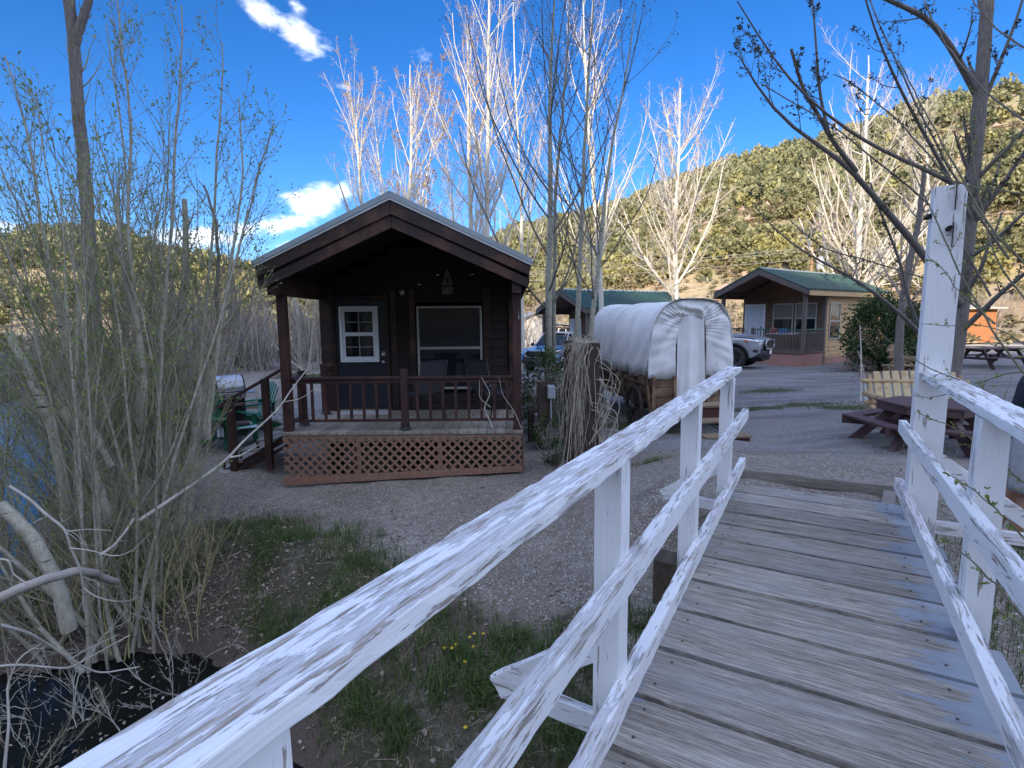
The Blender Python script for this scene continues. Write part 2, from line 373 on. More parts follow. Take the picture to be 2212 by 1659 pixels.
GR = [(*px0(1415,1008,-.3), .35, .22, 0), (*px0(1300,960,-.5), .8, .4, 0), (*px0(1180,900,-.55), .9, 1.5, 0), (*px0(1150,860,-.55), .9, 2.4, 0), (*px0(1700,872,-.35), 2.4, .42, .1), (*px0(1840,880,-.35), 1.2, .5, 0),
      (*px0(1640,842,-.37), 1.4, .5, 0), (*px0(1960,972,-.3), .9, .35, 0), (*px0(1930,795,-.35), 4.5, .8, .5), (-7., 21.5, 5, 1.8, .2), (-7.6, 14.5, 1.8, 1.6, .5), (-5.6, 11.6, 1.6, 1.2, 0), (-3.2, 11.5, .8, 2.5, 0), (-3.0, 5.95, 1.1, .55, 0),
      (2.9, 11.8, 1.2, 2.2, 0), (27, 37, 9, 4, 0), (4.6, 3.0, 1.6, 1.2, 0), (4.2, 1.6, 1.5, 1.5, 0)]
def grassmask(x, y):
    sd = stream_d(x, y); r = np.hypot(x, y)
    b = np.clip((1.75-sd)/.7, 0, 1)*np.clip((sd-.0)/.2, 0, 1)*(.62+.9*fbm(x, y, .8, 3, 21))
    far = np.clip((r-9)/6, 0, 1)*np.clip((4.5-sd)/2, 0, 1)*.8
    g = np.maximum(np.maximum(b, far), blot(x, y, GR)*(.75+1.2*fbm(x, y, .7, 3, 4)))
    return np.clip(g, 0, 1)
hh = hill_h(GX, GY); sd = stream_d(GX, GY)
gm = grassmask(GX, GY)
def road(x, y):   # grey crushed-stone yard behind the wagon and table
    t = y + .25*x; return np.clip((t-8.2)/1.5, 0, 1)*np.clip((x+.2*y-1.0)/1.5, 0, 1)*np.clip((34-y)/4, 0, 1)
cr = np.maximum(road(GX, GY), np.clip((GY-9.)/1.2, 0, 1)*np.clip((-GX-2.)/1, 0, 1)*np.clip((GX+6.8)/1.2, 0, 1)*np.clip((21-GY)/2, 0, 1)*.9)
soil = np.maximum(np.clip((.95-sd)/.5, 0, 1), np.clip((2.1-sd)/.7, 0, 1)*np.clip(.75+2.2*fbm(GX, GY, .7, 4, 33), 0, 1)*.9); hl = np.clip(hh/3, 0, 1)
col = np.stack([gm, cr, soil, hl], -1).reshape(-1, 4)
def ground_mat():
    m, nt, b = mk('ground_earth')
    at = N(nt, 'ShaderNodeVertexColor', layer_name='mask'); s = N(nt, 'ShaderNodeSeparateColor'); nt.links.new(at.outputs['Color'], s.inputs[0])
    g, cs, so, hlm = s.outputs[0], s.outputs[1], s.outputs[2], at.outputs['Alpha']
    P = coord(nt, (1, 1, 1)); n1 = noise(nt, P, 1.1, 8, .68); n2 = noise(nt, P, 9, 6); n3 = noise(nt, P, 55, 4, .7); n5 = noise(nt, P, 170, 2, .7)
    def vor(sc):
        w = N(nt, 'ShaderNodeTexVoronoi'); w.inputs['Scale'].default_value = sc; nt.links.new(P, w.inputs['Vector']); return w
    v1 = vor(42); v2 = vor(95)
    dirt = mix(nt, mrange(nt, n1, .38, .62), (.21, .175, .14), (.37, .33, .285))
    dirt = mix(nt, mrange(nt, n2, .38, .6, 0, .75), dirt, (.19, .16, .135))
    dirt = mix(nt, mrange(nt, n3, .35, .7, 0, .75), dirt, (.14, .12, .10))
    cw = N(nt, 'ShaderNodeSeparateColor'); nt.links.new(v1.outputs['Color'], cw.inputs[0])
    dirt = mix(nt, math_(nt, 'MULTIPLY', mrange(nt, cw.outputs[0], .80, .84), mrange(nt, v1.outputs['Distance'], .25, .42, 1, 0)), dirt, (.62, .60, .56))
    c2 = N(nt, 'ShaderNodeSeparateColor'); nt.links.new(v2.outputs['Color'], c2.inputs[0])
    dirt = mix(nt, math_(nt, 'MULTIPLY', mrange(nt, c2.outputs[1], .7, .9), .55), dirt, (.52, .50, .47))
    stone = mix(nt, c2.outputs[0], (.085, .087, .095), (.36, .36, .37)); stone = mix(nt, mrange(nt, n1, .42, .6, 0, .7), stone, (.24, .215, .19)); rt_ = noise(nt, coord(nt, (.35, 1.6, 1)), .9, 5, .6, .5); stone = mix(nt, mrange(nt, rt_, .46, .58, 0, .65), stone, (.13, .125, .125))
    col = mix(nt, mrange(nt, math_(nt, 'ADD', cs, math_(nt, 'MULTIPLY', math_(nt, 'SUBTRACT', n1, .5), .9)), .35, .65), dirt, stone)
    col = mix(nt, mrange(nt, math_(nt, 'ADD', so, math_(nt, 'MULTIPLY', math_(nt, 'SUBTRACT', n2, .5), .6)), .2, .9), col, mix(nt, n3, (.07, .055, .045), (.16, .125, .10)))
    gr = mix(nt, mrange(nt, n2, .35, .65), (.055, .06, .03), (.12, .105, .07)); gr = mix(nt, mrange(nt, n3, .4, .7), gr, (.06, .055, .035))
    col = mix(nt, mrange(nt, math_(nt, 'ADD', g, math_(nt, 'MULTIPLY', math_(nt, 'SUBTRACT', n2, .5), .9)), .42, .72), col, gr)
    # open hill slope: tan soil, orange earth, dry grass, sagebrush flecks
    h0 = noise(nt, P, .035, 5); h2 = noise(nt, P, .16, 6, .65); h3 = noise(nt, P, .9, 5, .7)
    hc = mix(nt, mrange(nt, h0, .42, .58), (.46, .34, .20), (.36, .30, .15)); hc = mix(nt, mrange(nt, h2, .56, .66), hc, (.48, .27, .16))
    hc = mix(nt, mrange(nt, h2, .44, .36), hc, (.28, .26, .11)); hc = mix(nt, mrange(nt, h3, .50, .60, 0, .6), hc, (.17, .16, .09))
    col = mix(nt, mrange(nt, hlm, .1, .6), col, hc)
    nt.links.new(col, b.inputs['Base Color']); b.inputs['Roughness'].default_value = .95; b.inputs['Specular IOR Level'].default_value = .2
    hgt = math_(nt, 'ADD', math_(nt, 'MULTIPLY', n3, .6), math_(nt, 'MULTIPLY', mrange(nt, v1.outputs['Distance'], 0, .6, 1, 0), .5))
    hgt = math_(nt, 'ADD', hgt, math_(nt, 'MULTIPLY', n5, .4)); bump(nt, b, hgt, .8, .02)
    return m
MG = ground_mat()
def sheet(name, i0, i1, close):
    n = i1-i0+1; V = np.stack([GX, GY, GZ], -1)[i0:i1+1].reshape(-1, 3); cc = col.reshape(NR, NA, 4)[i0:i1+1].reshape(-1, 4)
    idx = np.arange(n*NA).reshape(n, NA); Fq = np.stack([idx[:-1], idx[1:], np.roll(idx[1:], -1, 1), np.roll(idx[:-1], -1, 1)], -1).reshape(-1, 4)[:, ::-1]
    o = npmesh(name, V, Fq, MG, smooth=True)
    ca = o.data.color_attributes.new('mask', 'FLOAT_COLOR', 'POINT'); ca.data.foreach_set('color', cc.astype(np.float32).ravel())
    o['kind'] = 'structure'; return o
ib = int(np.argmin(np.abs(rr-58)))
sheet('ground', 0, ib, True); sheet('hills', ib, NR-1, False)
# stream
mw, nt, b = mk('stream_water'); b.inputs['Base Color'].default_value = (.006, .007, .006, 1); b.inputs['Roughness'].default_value = .05; b.inputs['Specular IOR Level'].default_value = .28
bump(nt, b, math_(nt, 'ADD', noise(nt, coord(nt, (1, 1, 1)), 5., 4, .6, .6), math_(nt, 'MULTIPLY', noise(nt, coord(nt), 22, 3), .4)), .3, .02)
L_ = []; R_ = []
for i in range(len(STREAM)):
    a = STREAM[max(i-1, 0)]; c = STREAM[min(i+1, len(STREAM)-1)]; t = (c-a)/np.linalg.norm(c-a); nn = np.array((-t[1], t[0])); w = SW[i]+.9
    L_.append((*(STREAM[i]+nn*w), WZ)); R_.append((*(STREAM[i]-nn*w), WZ))
mb = MB(); k = len(L_); mb.add(L_+R_, [(i, i+1, k+i+1, k+i) for i in range(k-1)]); o = obj('stream_water', mb, mw); o['kind'] = 'structure'
# ------------------------------------------------------------------ footbridge (local x across, y along the walk, z up)
BY = rad(29.8); DZ = .30
PL_top = peel('paint_worn_thin', 1, .515, .43); PL_mid = peel('paint_flaking_rail', 1, .50, .43)
PL_post = peel('paint_on_post', 2, .44, .385, base=True); PL_x = peel('paint_on_brace', 0, .49, .42)
M_deck = decking(); M_dark = plain('dark_hole', (.015, .012, .01), .9)
BR = thing('footbridge', 'plank footbridge with peeling white handrails in the foreground', 'footbridge', (0, 0, 0), -BY)
def board(name, a, b, w, h, mat, parent, seg=.05, jit=.0010, bev=.003, seed=0, ends=True):
    """a beam from a to b (local), its long edges slightly worn; w across, h high"""
    a = Vector(a); b = Vector(b); x, y, z, L = frame(a, b); n = max(2, int(L/seg)); rs = np.random.default_rng(seed+5)
    prof = [(-w/2, -h/2), (0, -h/2), (w/2, -h/2), (w/2, 0), (w/2, h/2), (w/4, h/2), (0, h/2), (-w/4, h/2), (-w/2, h/2), (-w/2, 0)]
    vs = []; off = rs.normal(0, 1, (n+1, len(prof), 2)); off[1:-1] = (off[:-2]+off[1:-1]*2+off[2:])/3.0; 
    for i in range(n+1):
        for k, (u, v) in enumerate(prof):
            c = 1.0 if (abs(u) == w/2 and abs(v) == h/2) else .35
            q = off[i, k]*jit*c
            vs.append(a + z*(L*i/n) + x*(u+q[0]) + y*(v+q[1]-(abs(q[0])*.6 if c == 1 and v > 0 else 0)))
    m = len(prof); mb = MB(); mb.add(vs, [(i*m+k, i*m+(k+1) % m, (i+1)*m+(k+1) % m, (i+1)*m+k) for i in range(n) for k in range(m)] + [tuple(range(m)), tuple(range((n+1)*m-1, n*m-1, -1))])
    return obj(name, mb, mat, parent, bevel=bev)
# deck planks, one mesh: each plank its own island
mb = MB(); s = -1.55; rs = random.Random(3)
edges = [1.60, 1.90, 2.235, 2.597, 2.952, 3.286, 3.60, 3.90, 4.17, 4.44, 4.70, 4.95]
pre = []
while s < 1.55: pre.append(s); s += .30+rs.uniform(-.02, .02)
edges = pre + edges[:]
for i in range(len(edges)-1):
    y0, y1 = edges[i], edges[i+1]; gp = rs.uniform(.016, .042); xl = -.60+rs.uniform(-.015, .02); xr = .745+rs.uniform(-.02, .02)
    nx, ny = 26, 5; t = .038; tw = rs.uniform(-.003, .003); cup = rs.uniform(-.004, .006)
    def f(u, v, y0=y0, y1=y1, gp=gp, xl=xl, xr=xr, tw=tw, cup=cup):
        x = xl+(xr-xl)*u; wy = y1-y0-gp; y = y0+gp/2+wy*v + .002*math.sin(9*x+y0*7)*(1 if v in (0, 1) else 0)
        return (x, y, DZ+tw*(x/.6)+cup*(4*(v-.5)**2-.5) - (.004 if v in (0, 1) else 0))
    vs = [f(i_/(nx-1), j/(ny-1)) for i_ in range(nx) for j in range(ny)]; nb = len(vs)
    ring = [i_*ny for i_ in range(nx)] + [(nx-1)*ny+j for j in range(1, ny)] + [i_*ny+ny-1 for i_ in range(nx-2, -1, -1)] + [j for j in range(ny-2, 0, -1)]
    low = [(vs[q][0], vs[q][1], vs[q][2]-t) for q in ring]
    fs = [(i_*ny+j, (i_+1)*ny+j, (i_+1)*ny+j+1, i_*ny+j+1) for i_ in range(nx-1) for j in range(ny-1)]
    m = len(ring); fs += [(ring[k], nb+k, nb+(k+1) % m, ring[(k+1) % m]) for k in range(m)] + [tuple(nb+k for k in range(m))]
    mb.add(vs+low, fs)
obj('deck', mb, M_deck, BR)
# nails
mb = MB(); rs = random.Random(5)
for i in range(len(edges)-1):
    for xx in (-.47, .52):
        for q in (.25, .75):
            y = edges[i]+(edges[i+1]-edges[i])*q; x = xx+rs.uniform(-.02, .02); mb.lathe([(.0001, .0035), (.0045, .003), (.006, .0)], (x, y, DZ+.001), 8)
obj('nail_heads', mb, plain('rusty_nail', (.10, .085, .075), .7, .3), BR)
# stringers under the deck
M_str = M('old_timber', (.10, .075, .05), (.055, .04, .03), 4, (6, .6, 6), .85, .5)
for x in (-.53, -.1, .35, .67): obj('stringer', MB().bb((x-.05, -1.55, DZ-.26), (x+.05, 4.93, DZ-.045)), M_str, BR)
obj('end_timber', MB().bb((-.80, 3.12, DZ-.30), (-.62, 3.30, DZ-.02)), M_str, BR)
# posts
LX, RX = -.592, .675
for i, (yc, zt) in enumerate(((-1.0, 1.27), (.34, 1.27), (1.735, 1.27), (3.07, 1.272), (4.46, 1.275))):
    board('post', (LX, yc, DZ-.25 if i > 1 else DZ-.5), (LX, yc, zt), .095, .10, PL_post, BR, .1, .001, seed=i)
for i, (yc, zt) in enumerate(((-1.0, 1.31), (.35, 1.31), (1.65, 1.31), (2.99, 1.312))):
    board('post', (RX, yc, DZ-.25), (RX, yc, zt), .10, .12 if i == 3 else .10, PL_post, BR, .1, .002, seed=i+9)
tp = board('tall_post', (.695, 4.63, DZ-.3), (.715, 4.66, 2.60), .175, .15, PL_post, BR, .12, .002, seed=31)
mb = MB()
for z0, z1 in ((2.44, 2.595), (2.20, 2.36)): mb.bb((.738, 4.556, z0), (.7405, 4.60, z1))
obj('crack', mb, M_dark, tp)
obj('bolt_hole', MB().cyl((.715, 4.52, 2.32), (.715, 4.590, 2.32), .015, .018, 10), M_dark, tp)
obj('bracket', MB().bb((.60, 4.60, 2.40), (.635, 4.64, 2.43)).bb((.585, 4.605, 2.395), (.615, 4.635, 2.412)), plain('black_iron', (.02, .02, .02), .5, .5), tp)
# rails
board('top_rail', (-.553, -1.7, 1.290), (-.618, 5.02, 1.300), .118, .042, PL_top, BR, .03, .0016, .004, 1)
board('middle_rail', (-.527, -1.7, .865), (-.530, 5.20, .880), .05, .095, PL_mid, BR, .03, .0014, .004, 2)
board('lower_rail', (-.527, -1.7, .435), (-.530, 5.12, .448), .05, .090, PL_mid, BR, .03, .0014, .004, 3)
board('top_rail', (.70, -1.7, 1.318), (.695, 4.575, 1.348), .145, .042, PL_top, BR, .03, .0014, .004, 4)
board('middle_rail', (.600, -1.7, .885), (.600, 4.95, .915), .05, .095, PL_mid, BR, .03, .0014, .004, 5)
board('lower_rail', (.600, -1.7, .430), (.600, 4.93, .470), .05, .090, PL_mid, BR, .03, .0014, .004, 6)
# outriggers and slanted braces
for i, yc in enumerate((.34, 1.70, 4.46)):
    board('outrigger', (-.50, yc+.10, DZ-.10), (-1.10, yc+.10, DZ-.10), .04, .09, PL_x, BR, .06, .003, seed=40+i)
    board('brace', (-1.09, yc+.06, DZ-.075), (-.655, yc+.06, DZ+.24), .038, .10, PL_x, BR, .06, .003, seed=50+i)
for i, yc in enumerate((4.66, 1.65)):
    board('outrigger', (.60, yc+.10, DZ-.075), (1.45, yc+.10, DZ-.075), .04, .09, PL_x, BR, .06, .003, seed=60+i)
    board('brace', (1.43, yc+.12, DZ-.04), (.80, yc+.12, DZ+.42), .038, .10, PL_x, BR, .06, .003, seed=70+i)
# timber step frame past the end of the deck
M_step = M('grey_board', (.27, .24, .21), (.17, .15, .13), 3, (1.5, 20, 20), .8, .4)
ST = thing('timber_step_frame', 'weathered boards edging the gravel step at the bridge end', 'step frame', (0, 0, 0), -BY)
board('board', (-.62, 5.48, .235), (.80, 5.62, .215), .04, .10, M_step, ST, .08, .003, seed=80)
board('board', (.70, 4.98, .225), (.80, 5.58, .215), .04, .10, M_step, ST, .08, .003, seed=81)
board('board', (.55, 4.98, .235), (.62, 5.52, .228), .09, .03, M_step, ST, .08, .003, seed=82)
# ------------------------------------------------------------------ near cabin
M_brown = M('dark_brown_stain', (.052, .021, .017), (.036, .015, .012), 3, (8, 8, 1.2), .62, .25, c3=(.075, .032, .022), s3=2.2)
M_brownh = M('dark_brown_board', (.038, .017, .013), (.022, .010, .008), 3, (1.6, 18, 18), .6, .4, c3=(.085, .038, .020), s3=2.2)
M_side = M('dark_brown_siding', (.022, .011, .009), (.015, .008, .006), 3, (1.2, 14, 14), .7, .3)
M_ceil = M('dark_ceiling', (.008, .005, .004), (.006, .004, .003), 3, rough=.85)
M_pdeck = M('porch_boards', (.36, .31, .25), (.20, .165, .13), 3, (14, 1.2, 4), .8, .3, rand=.22)
M_latt = M('lattice_wood', (.32, .175, .115), (.22, .12, .082), 5, (3, 3, 3), .8, .25)
M_white = plain('white_vinyl', (.78, .79, .80), .35); M_cream = plain('pale_window_frame', (.42, .41, .37), .5)
M_metal = M('grey_roof_metal', (.36, .42, .45), (.30, .36, .38), 2, rough=.42, metal=.3)
M_lightedge = plain('roof_edge_trim', (.62, .64, .66), .4, .4)
M_black = plain('black_fitting', (.02, .02, .022), .5); M_navy = plain('dark_blue_door_paint', (.020, .023, .033), .45)
M_chrome = plain('brushed_metal', (.5, .5, .5), .3, .9)
M_glass = glassy('dark_window_glass', (.012, .014, .017), .03)
M_curt = M('curtain_cloth', (.20, .19, .17), (.11, .10, .09), 20, (8, 8, .3), .9)
CB = thing('cabin', 'dark brown cabin with a gabled porch, lattice skirt and white-framed door window', 'cabin', (-1.645, 7.85, 0))
HW = 1.79; WY = 1.9; BK = 8.2
EV, RG, OVX = 2.50, 3.385, 1.90   # roof underside of metal at eave / ridge
sl = (RG-EV)/OVX
def zr(x, off=0.): return RG - abs(x)*sl + off
# walls with lap siding
def lap(mb, x0, x1, y, z0, z1, dirn=1, step=.165, cut=None, axis=0, holes=()):
    """lap boards on a wall at constant y (axis 0) or constant x (axis 1); leans out 14 mm at the bottom edge"""
    z = z0
    while z < z1-.01:
        zt = min(z+step, z1); spans = [(x0, x1)]
        for hx0, hx1, hz0, hz1 in holes:
            if zt > hz0+.02 and z < hz1-.02:
                ns = []
                for a, b_ in spans:
                    if hx0 > a+.01: ns.append((a, min(b_, hx0)))
                    if hx1 < b_-.01: ns.append((max(a, hx1), b_))
                spans = [q for q in ns if q[1]-q[0] > .02] if ns else [q for q in spans if q[1] <= hx0 or q[0] >= hx1]
        for a, b_ in spans:
            if cut:
                zc = zt; w = cut(zt)
                a2, b2 = max(a, -w), min(b_, w)
                if b2-a2 < .05: continue
            else: a2, b2 = a, b_
            o1 = .022*dirn; o2 = .004*dirn
            P = [(a2, y+o1, z+.004), (b2, y+o1, z+.004), (b2, y+o2, zt), (a2, y+o2, zt), (a2, y+.03*-dirn, z+.004), (b2, y+.03*-dirn, z+.004), (b2, y+.03*-dirn, zt), (a2, y+.03*-dirn, zt)]
            if axis == 1: P = [(q[1], q[0], q[2]) for q in P]
            mb.add(P, [(0, 1, 2, 3), (4, 7, 6, 5), (0, 4, 5, 1), (3, 2, 6, 7), (0, 3, 7, 4), (1, 5, 6, 2)])
        z = zt
mb = MB()
DR = (-1.60, -.60, .08, 2.20); WN = (-.09, 1.13, .47, 2.02)
lap(mb, -HW, HW, WY, .08, 3.05, -1, cut=lambda z: min(HW, (RG-.08-z)/sl), holes=(DR, WN))
for sx in (-1, 1): lap(mb, WY+.04, BK-.3, sx*(HW-.02), -.45, 2.42, sx, axis=1)
lap(mb, -HW, HW, BK-.3, -.45, 3.1, 1, cut=lambda z: min(HW, (RG-.08-z)/sl))
obj('wall', mb, M_side, CB)
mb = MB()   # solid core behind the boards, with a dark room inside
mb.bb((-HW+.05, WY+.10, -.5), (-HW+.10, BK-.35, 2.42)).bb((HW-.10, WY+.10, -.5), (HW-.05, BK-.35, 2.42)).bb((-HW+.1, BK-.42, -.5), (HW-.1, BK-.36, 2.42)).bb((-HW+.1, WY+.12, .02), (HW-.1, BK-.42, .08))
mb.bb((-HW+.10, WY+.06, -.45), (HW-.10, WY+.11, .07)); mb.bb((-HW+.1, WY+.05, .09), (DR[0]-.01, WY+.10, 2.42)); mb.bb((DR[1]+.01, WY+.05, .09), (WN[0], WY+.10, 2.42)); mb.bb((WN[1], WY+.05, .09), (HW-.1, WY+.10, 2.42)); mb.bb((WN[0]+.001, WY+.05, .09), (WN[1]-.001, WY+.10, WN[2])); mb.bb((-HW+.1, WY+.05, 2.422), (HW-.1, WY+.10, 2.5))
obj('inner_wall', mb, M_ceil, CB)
cw = .19
for x in (-HW, HW-cw): obj('corner_board', MB().bb((x, WY-.06, .085), (x+cw, WY-.023, 2.42)), M_brownh, CB)
for sx in (-1, 1): obj('corner_board', MB().bb((sx*(HW+.004), WY-.06, .085), (sx*(HW+.03), WY+.10, 2.42)), M_brownh, CB)
for a, b_ in ((-.545, -.44), (-.2, -.1), (1.135, 1.26)): obj('trim_board', MB().bb((a, WY-.05, .085), (b_, WY-.0235, 2.3)), M_brownh, CB)
# porch floor
mb = MB(); x = -HW-.01; rs = random.Random(2)
while x < HW-.02:
    mb.bb((x+.003, -.06, .060+rs.uniform(0, .002)), (min(x+.139, HW+.01)-.003, WY-.03, .100+rs.uniform(-.002, .003))); x += .139
obj('porch_floor', mb, M_pdeck, CB)
mb = MB(); mb.bb((-HW, -.035, -.04), (HW, -.0, .056)); mb.bb((-HW, .01, -.04), (-HW+.04, WY, .056)); mb.bb((HW-.04, .01, -.04), (HW, WY, .056))
obj('rim_joist', mb, M_pdeck, CB)
for x in (-1.2, 0, 1.2): obj('pier', MB().bb((x-.1, .5, -1.0), (x+.1, .7, .0)), M_ceil, CB)
# lattice skirt: three panels on a slanting base board
def gz(x): return -.60 + (x+HW)/(2*HW)*.16      # lower edge follows the ground
def clipseg(p, q, x0, x1, zf, z1):
    # clip the strip centre line to the panel
    ts = [0., 1.]; pts = []
    n = 60; ins = []
    for i in range(n+1):
        t = i/n; x = p[0]+(q[0]-p[0])*t; z = p[1]+(q[1]-p[1])*t
        if x0 <= x <= x1 and zf(x) <= z <= z1: ins.append((x, z))
    return (ins[0], ins[-1]) if len(ins) > 2 else None
pan = [-HW, -.66, .56, HW]
for i in range(3):
    x0, x1 = pan[i]+.004, pan[i+1]-.004; mb = MB(); w = .036
    for sgn, yy in ((1, -.052), (-1, -.060)):
        c = -1.2
        while c < 4.5:
            a = (x0+c-.9*(1 if sgn > 0 else 0) - (.9 if sgn < 0 else 0), 0)
            if sgn > 0: p, q = (x0+c-1.3, -.9), (x0+c-1.3+1.2, .3)
            else: p, q = (x0+c-1.3, .3), (x0+c-1.3+1.2, -.9)
            r = clipseg(p, q, x0, x1, gz, .045)
            if r: mb.bar((r[0][0], yy, r[0][1]), (r[1][0], yy, r[1][1]), .007, w, (0, 0, 1)) if False else mb.bar((r[0][0], yy, r[0][1]), (r[1][0], yy, r[1][1]), w, .0075, (0, 1, 0))
            c += .139
    obj('lattice_panel', mb, M_latt, CB)
mb = MB(); mb.prism([(-HW-.01, gz(-HW)-.105), (HW, gz(HW)-.075), (HW, gz(HW)+.01), (-HW-.01, gz(-HW)+.01)], 1, -.085, -.05)
mb.bb((-.69, -.050, -.6), (-.63, -.036, .05)); mb.bb((.53, -.050, -.55), (.59, -.036, .05))
obj('base_board', mb, M_latt, CB)
mb = MB()
for sgn in (1, -1):
    c = -1.0
    while c < 3:
        p = (c, -.7 if sgn > 0 else .1); q = (c+.8, .1 if sgn > 0 else -.7)
        r = clipseg(p, q, .02, 1.85, lambda x: -.6, .04)
        if r: mb.bar((HW+.012+sgn*.004, r[0][0], r[0][1]), (HW+.012+sgn*.004, r[1][0], r[1][1]), .036, .0075, (1, 0, 0))
        c += .121
obj('lattice_panel', mb, M_latt, CB)
# posts, beams
for sx in (-1, 1):
    x = sx*(HW-.065); obj('porch_post', MB().bb((x-.062, -.0, .10), (x+.062, .124, 2.12)), M_brown, CB, bevel=.006)
    obj('porch_beam', MB().bb((x-.066, -.25, 2.122), (x+.066, WY-.07, 2.36)), M_brownh, CB)
obj('hook', MB().tube([(HW-.04, -.005, 1.86), (HW-.04, -.05, 1.84), (HW-.04, -.06, 1.78), (HW-.04, -.03, 1.74)], .008), M_chrome, CB)
# roof: metal sheets on both slopes, ceiling boards under, ridge cap
def roofpart(o0, o1, y0, y1, xo, ribs=False, step=.2):
    mb = MB()
    for sx in (-1, 1):
        if not ribs:
            P = [(sx*0.0, y0, zr(0, o0)), (sx*xo, y0, zr(xo, o0)), (sx*xo, y1, zr(xo, o0)), (0, y1, zr(0, o0)), (0, y0, zr(0, o1)), (sx*xo, y0, zr(xo, o1)), (sx*xo, y1, zr(xo, o1)), (0, y1, zr(0, o1))]
            mb.add(P, [(0, 1, 2, 3), (4, 7, 6, 5), (0, 4, 5, 1), (1, 5, 6, 2), (2, 6, 7, 3)])
        else:
            ys = []; y = y0
            while y < y1: ys += [(y, 0), (y+.02, .022), (y+.045, .022), (y+.065, 0)]; y += step
            ys.append((y1, 0))
            vs = []
            for y, hgt in ys: vs += [(0, y, zr(0, o1+hgt)), (sx*xo, y, zr(xo, o1+hgt))]
            mb.add(vs, [(2*i, 2*i+1, 2*i+3, 2*i+2) for i in range(len(ys)-1)])
    return mb
RF = obj('roof', roofpart(.0, .055, -.34, BK, OVX+.03), M_metal, CB)
obj('roof_sheet', roofpart(.0, .058, -.345, BK, OVX+.05, True), M_metal, RF)
obj('ridge_cap', MB().add([(-.14, -.36, zr(.14, .075)), (0, -.36, zr(0, .092)), (.14, -.36, zr(.14, .075)), (-.14, BK, zr(.14, .075)), (0, BK, zr(0, .092)), (.14, BK, zr(.14, .075))], [(0, 1, 4, 3), (1, 2, 5, 4)]), M_metal, RF, solid=.004)
mb = MB()
for sx in (-1, 1): mb.add([(0, -.352, zr(0, .0)), (sx*(OVX+.03), -.352, zr(OVX+.03, .0)), (sx*(OVX+.03), -.352, zr(OVX+.03, .03)), (0, -.352, zr(0, .03)), (0, -.338, zr(0, .0)), (sx*(OVX+.03), -.338, zr(OVX+.03, .0)), (sx*(OVX+.03), -.338, zr(OVX+.03, .03)), (0, -.338, zr(0, .03))], [(0, 1, 2, 3), (4, 7, 6, 5), (0, 4, 5, 1), (3, 2, 6, 7), (1, 5, 6, 2)])
obj('drip_edge', mb, M_lightedge, RF)
mb = MB()
for sx in (-1, 1): mb.prism([(sx*.001, zr(0, .034)), (sx*(OVX+.04), zr(OVX+.04, .034)), (sx*(OVX+.04), zr(OVX+.04, .10)), (sx*.001, zr(0, .115))], 1, -.36, -.30)
obj('rake_trim', mb, M_metal, RF)
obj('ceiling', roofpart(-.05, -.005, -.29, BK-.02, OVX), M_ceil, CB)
for o0, o1, yf, hx in ((-.190, -.003, -.335, OVX), (-.365, -.192, -.305, OVX-.02)):
    for sx in (-1, 1):
        e = .0 if o1 > -.1 else .0
        P = [(sx*.002, zr(0, o0)), (sx*hx, zr(hx, o0+.045)), (sx*hx, zr(hx, o1)), (sx*.002, zr(0, o1))]
        obj('fascia_board', MB().prism(P, 1, yf, yf+.04), M_brownh, CB, bevel=.003)
mb = MB()
for sx in (-1, 1): mb.bb((sx*(OVX-.03), -.29, EV-.25), (sx*(OVX-.0), BK-.05, EV-.02))
obj('eave_board', mb, M_brownh, CB)
# front railing
RZ = .92
mb = MB(); mb.bb((-HW+.125, .02, RZ-.04), (HW-.125, .11, RZ)); mb.bb((-HW+.125, .045, RZ-.10), (HW-.125, .085, RZ-.042)); obj('handrail', mb, M_brown, CB, bevel=.004)
obj('bottom_rail', MB().bb((-HW+.125, .045, .235), (HW-.125, .085, .275)), M_brown, CB, bevel=.003)
mb = MB(); k = 0
xs = [-1.55+.193*i for i in range(8)] + [.22+.193*i for i in range(8)]
for x in xs: obj('baluster', MB().bb((x-.019, .048, .276), (x+.019, .082, RZ-.101)), M_brown, CB)
def newel(x, y, zt, z0=.10):
    p = obj('newel_post', MB().bb((x-.05, y-.05, z0+.03), (x+.05, y+.05, zt)), M_brown, CB, bevel=.006)
    obj('post_base', MB().lathe([(.10, z0), (.095, z0+.02), (.075, z0+.05), (.068, z0+.11)], (x, y, 0), 4), M_black, p)
newel(.03, .065, 1.03); newel(-HW+.12, .50, .98); newel(-HW+.12, 1.50, 1.0)
for a, b_ in (((-HW+.09, .124, RZ-.04), (-HW+.15, .45, RZ)), ((-HW+.10, .124, .235), (-HW+.14, .45, .275)), ((-HW+.07, 1.55, RZ-.04), (-HW+.17, WY-.07, RZ+.03))): obj('side_rail', MB().bb(a, b_), M_brown, CB)
# door
D = thing_door = obj('door', MB().bb((-1.555, WY-.02, .13), (-.645, WY+.03, 2.13)), M_navy, CB, bevel=.003)
obj('sill', MB().bb((-1.58, WY-.085, .10), (-.62, WY-.022, .128)), M_chrome, D)
def framebox(mb, x0, x1, z0, z1, w, y0, y1):
    mb.bb((x0, y0, z0), (x1, y1, z0+w)); mb.bb((x0, y0, z1-w), (x1, y1, z1)); mb.bb((x0, y0, z0+w), (x0+w, y1, z1-w)); mb.bb((x1-w, y0, z0+w), (x1, y1, z1-w)); return mb
fx0, fx1, fz0, fz1 = -1.475, -.775, 1.0, 2.01
mb = framebox(MB(), fx0, fx1, fz0, fz1, .05, WY-.055, WY-.021); framebox(mb, fx0+.052, fx1-.052, fz0+.052, fz1-.052, .045, WY-.046, WY-.0215)
mb.bb((fx0+.098, WY-.050, 1.475), (fx1-.098, WY-.022, 1.54))
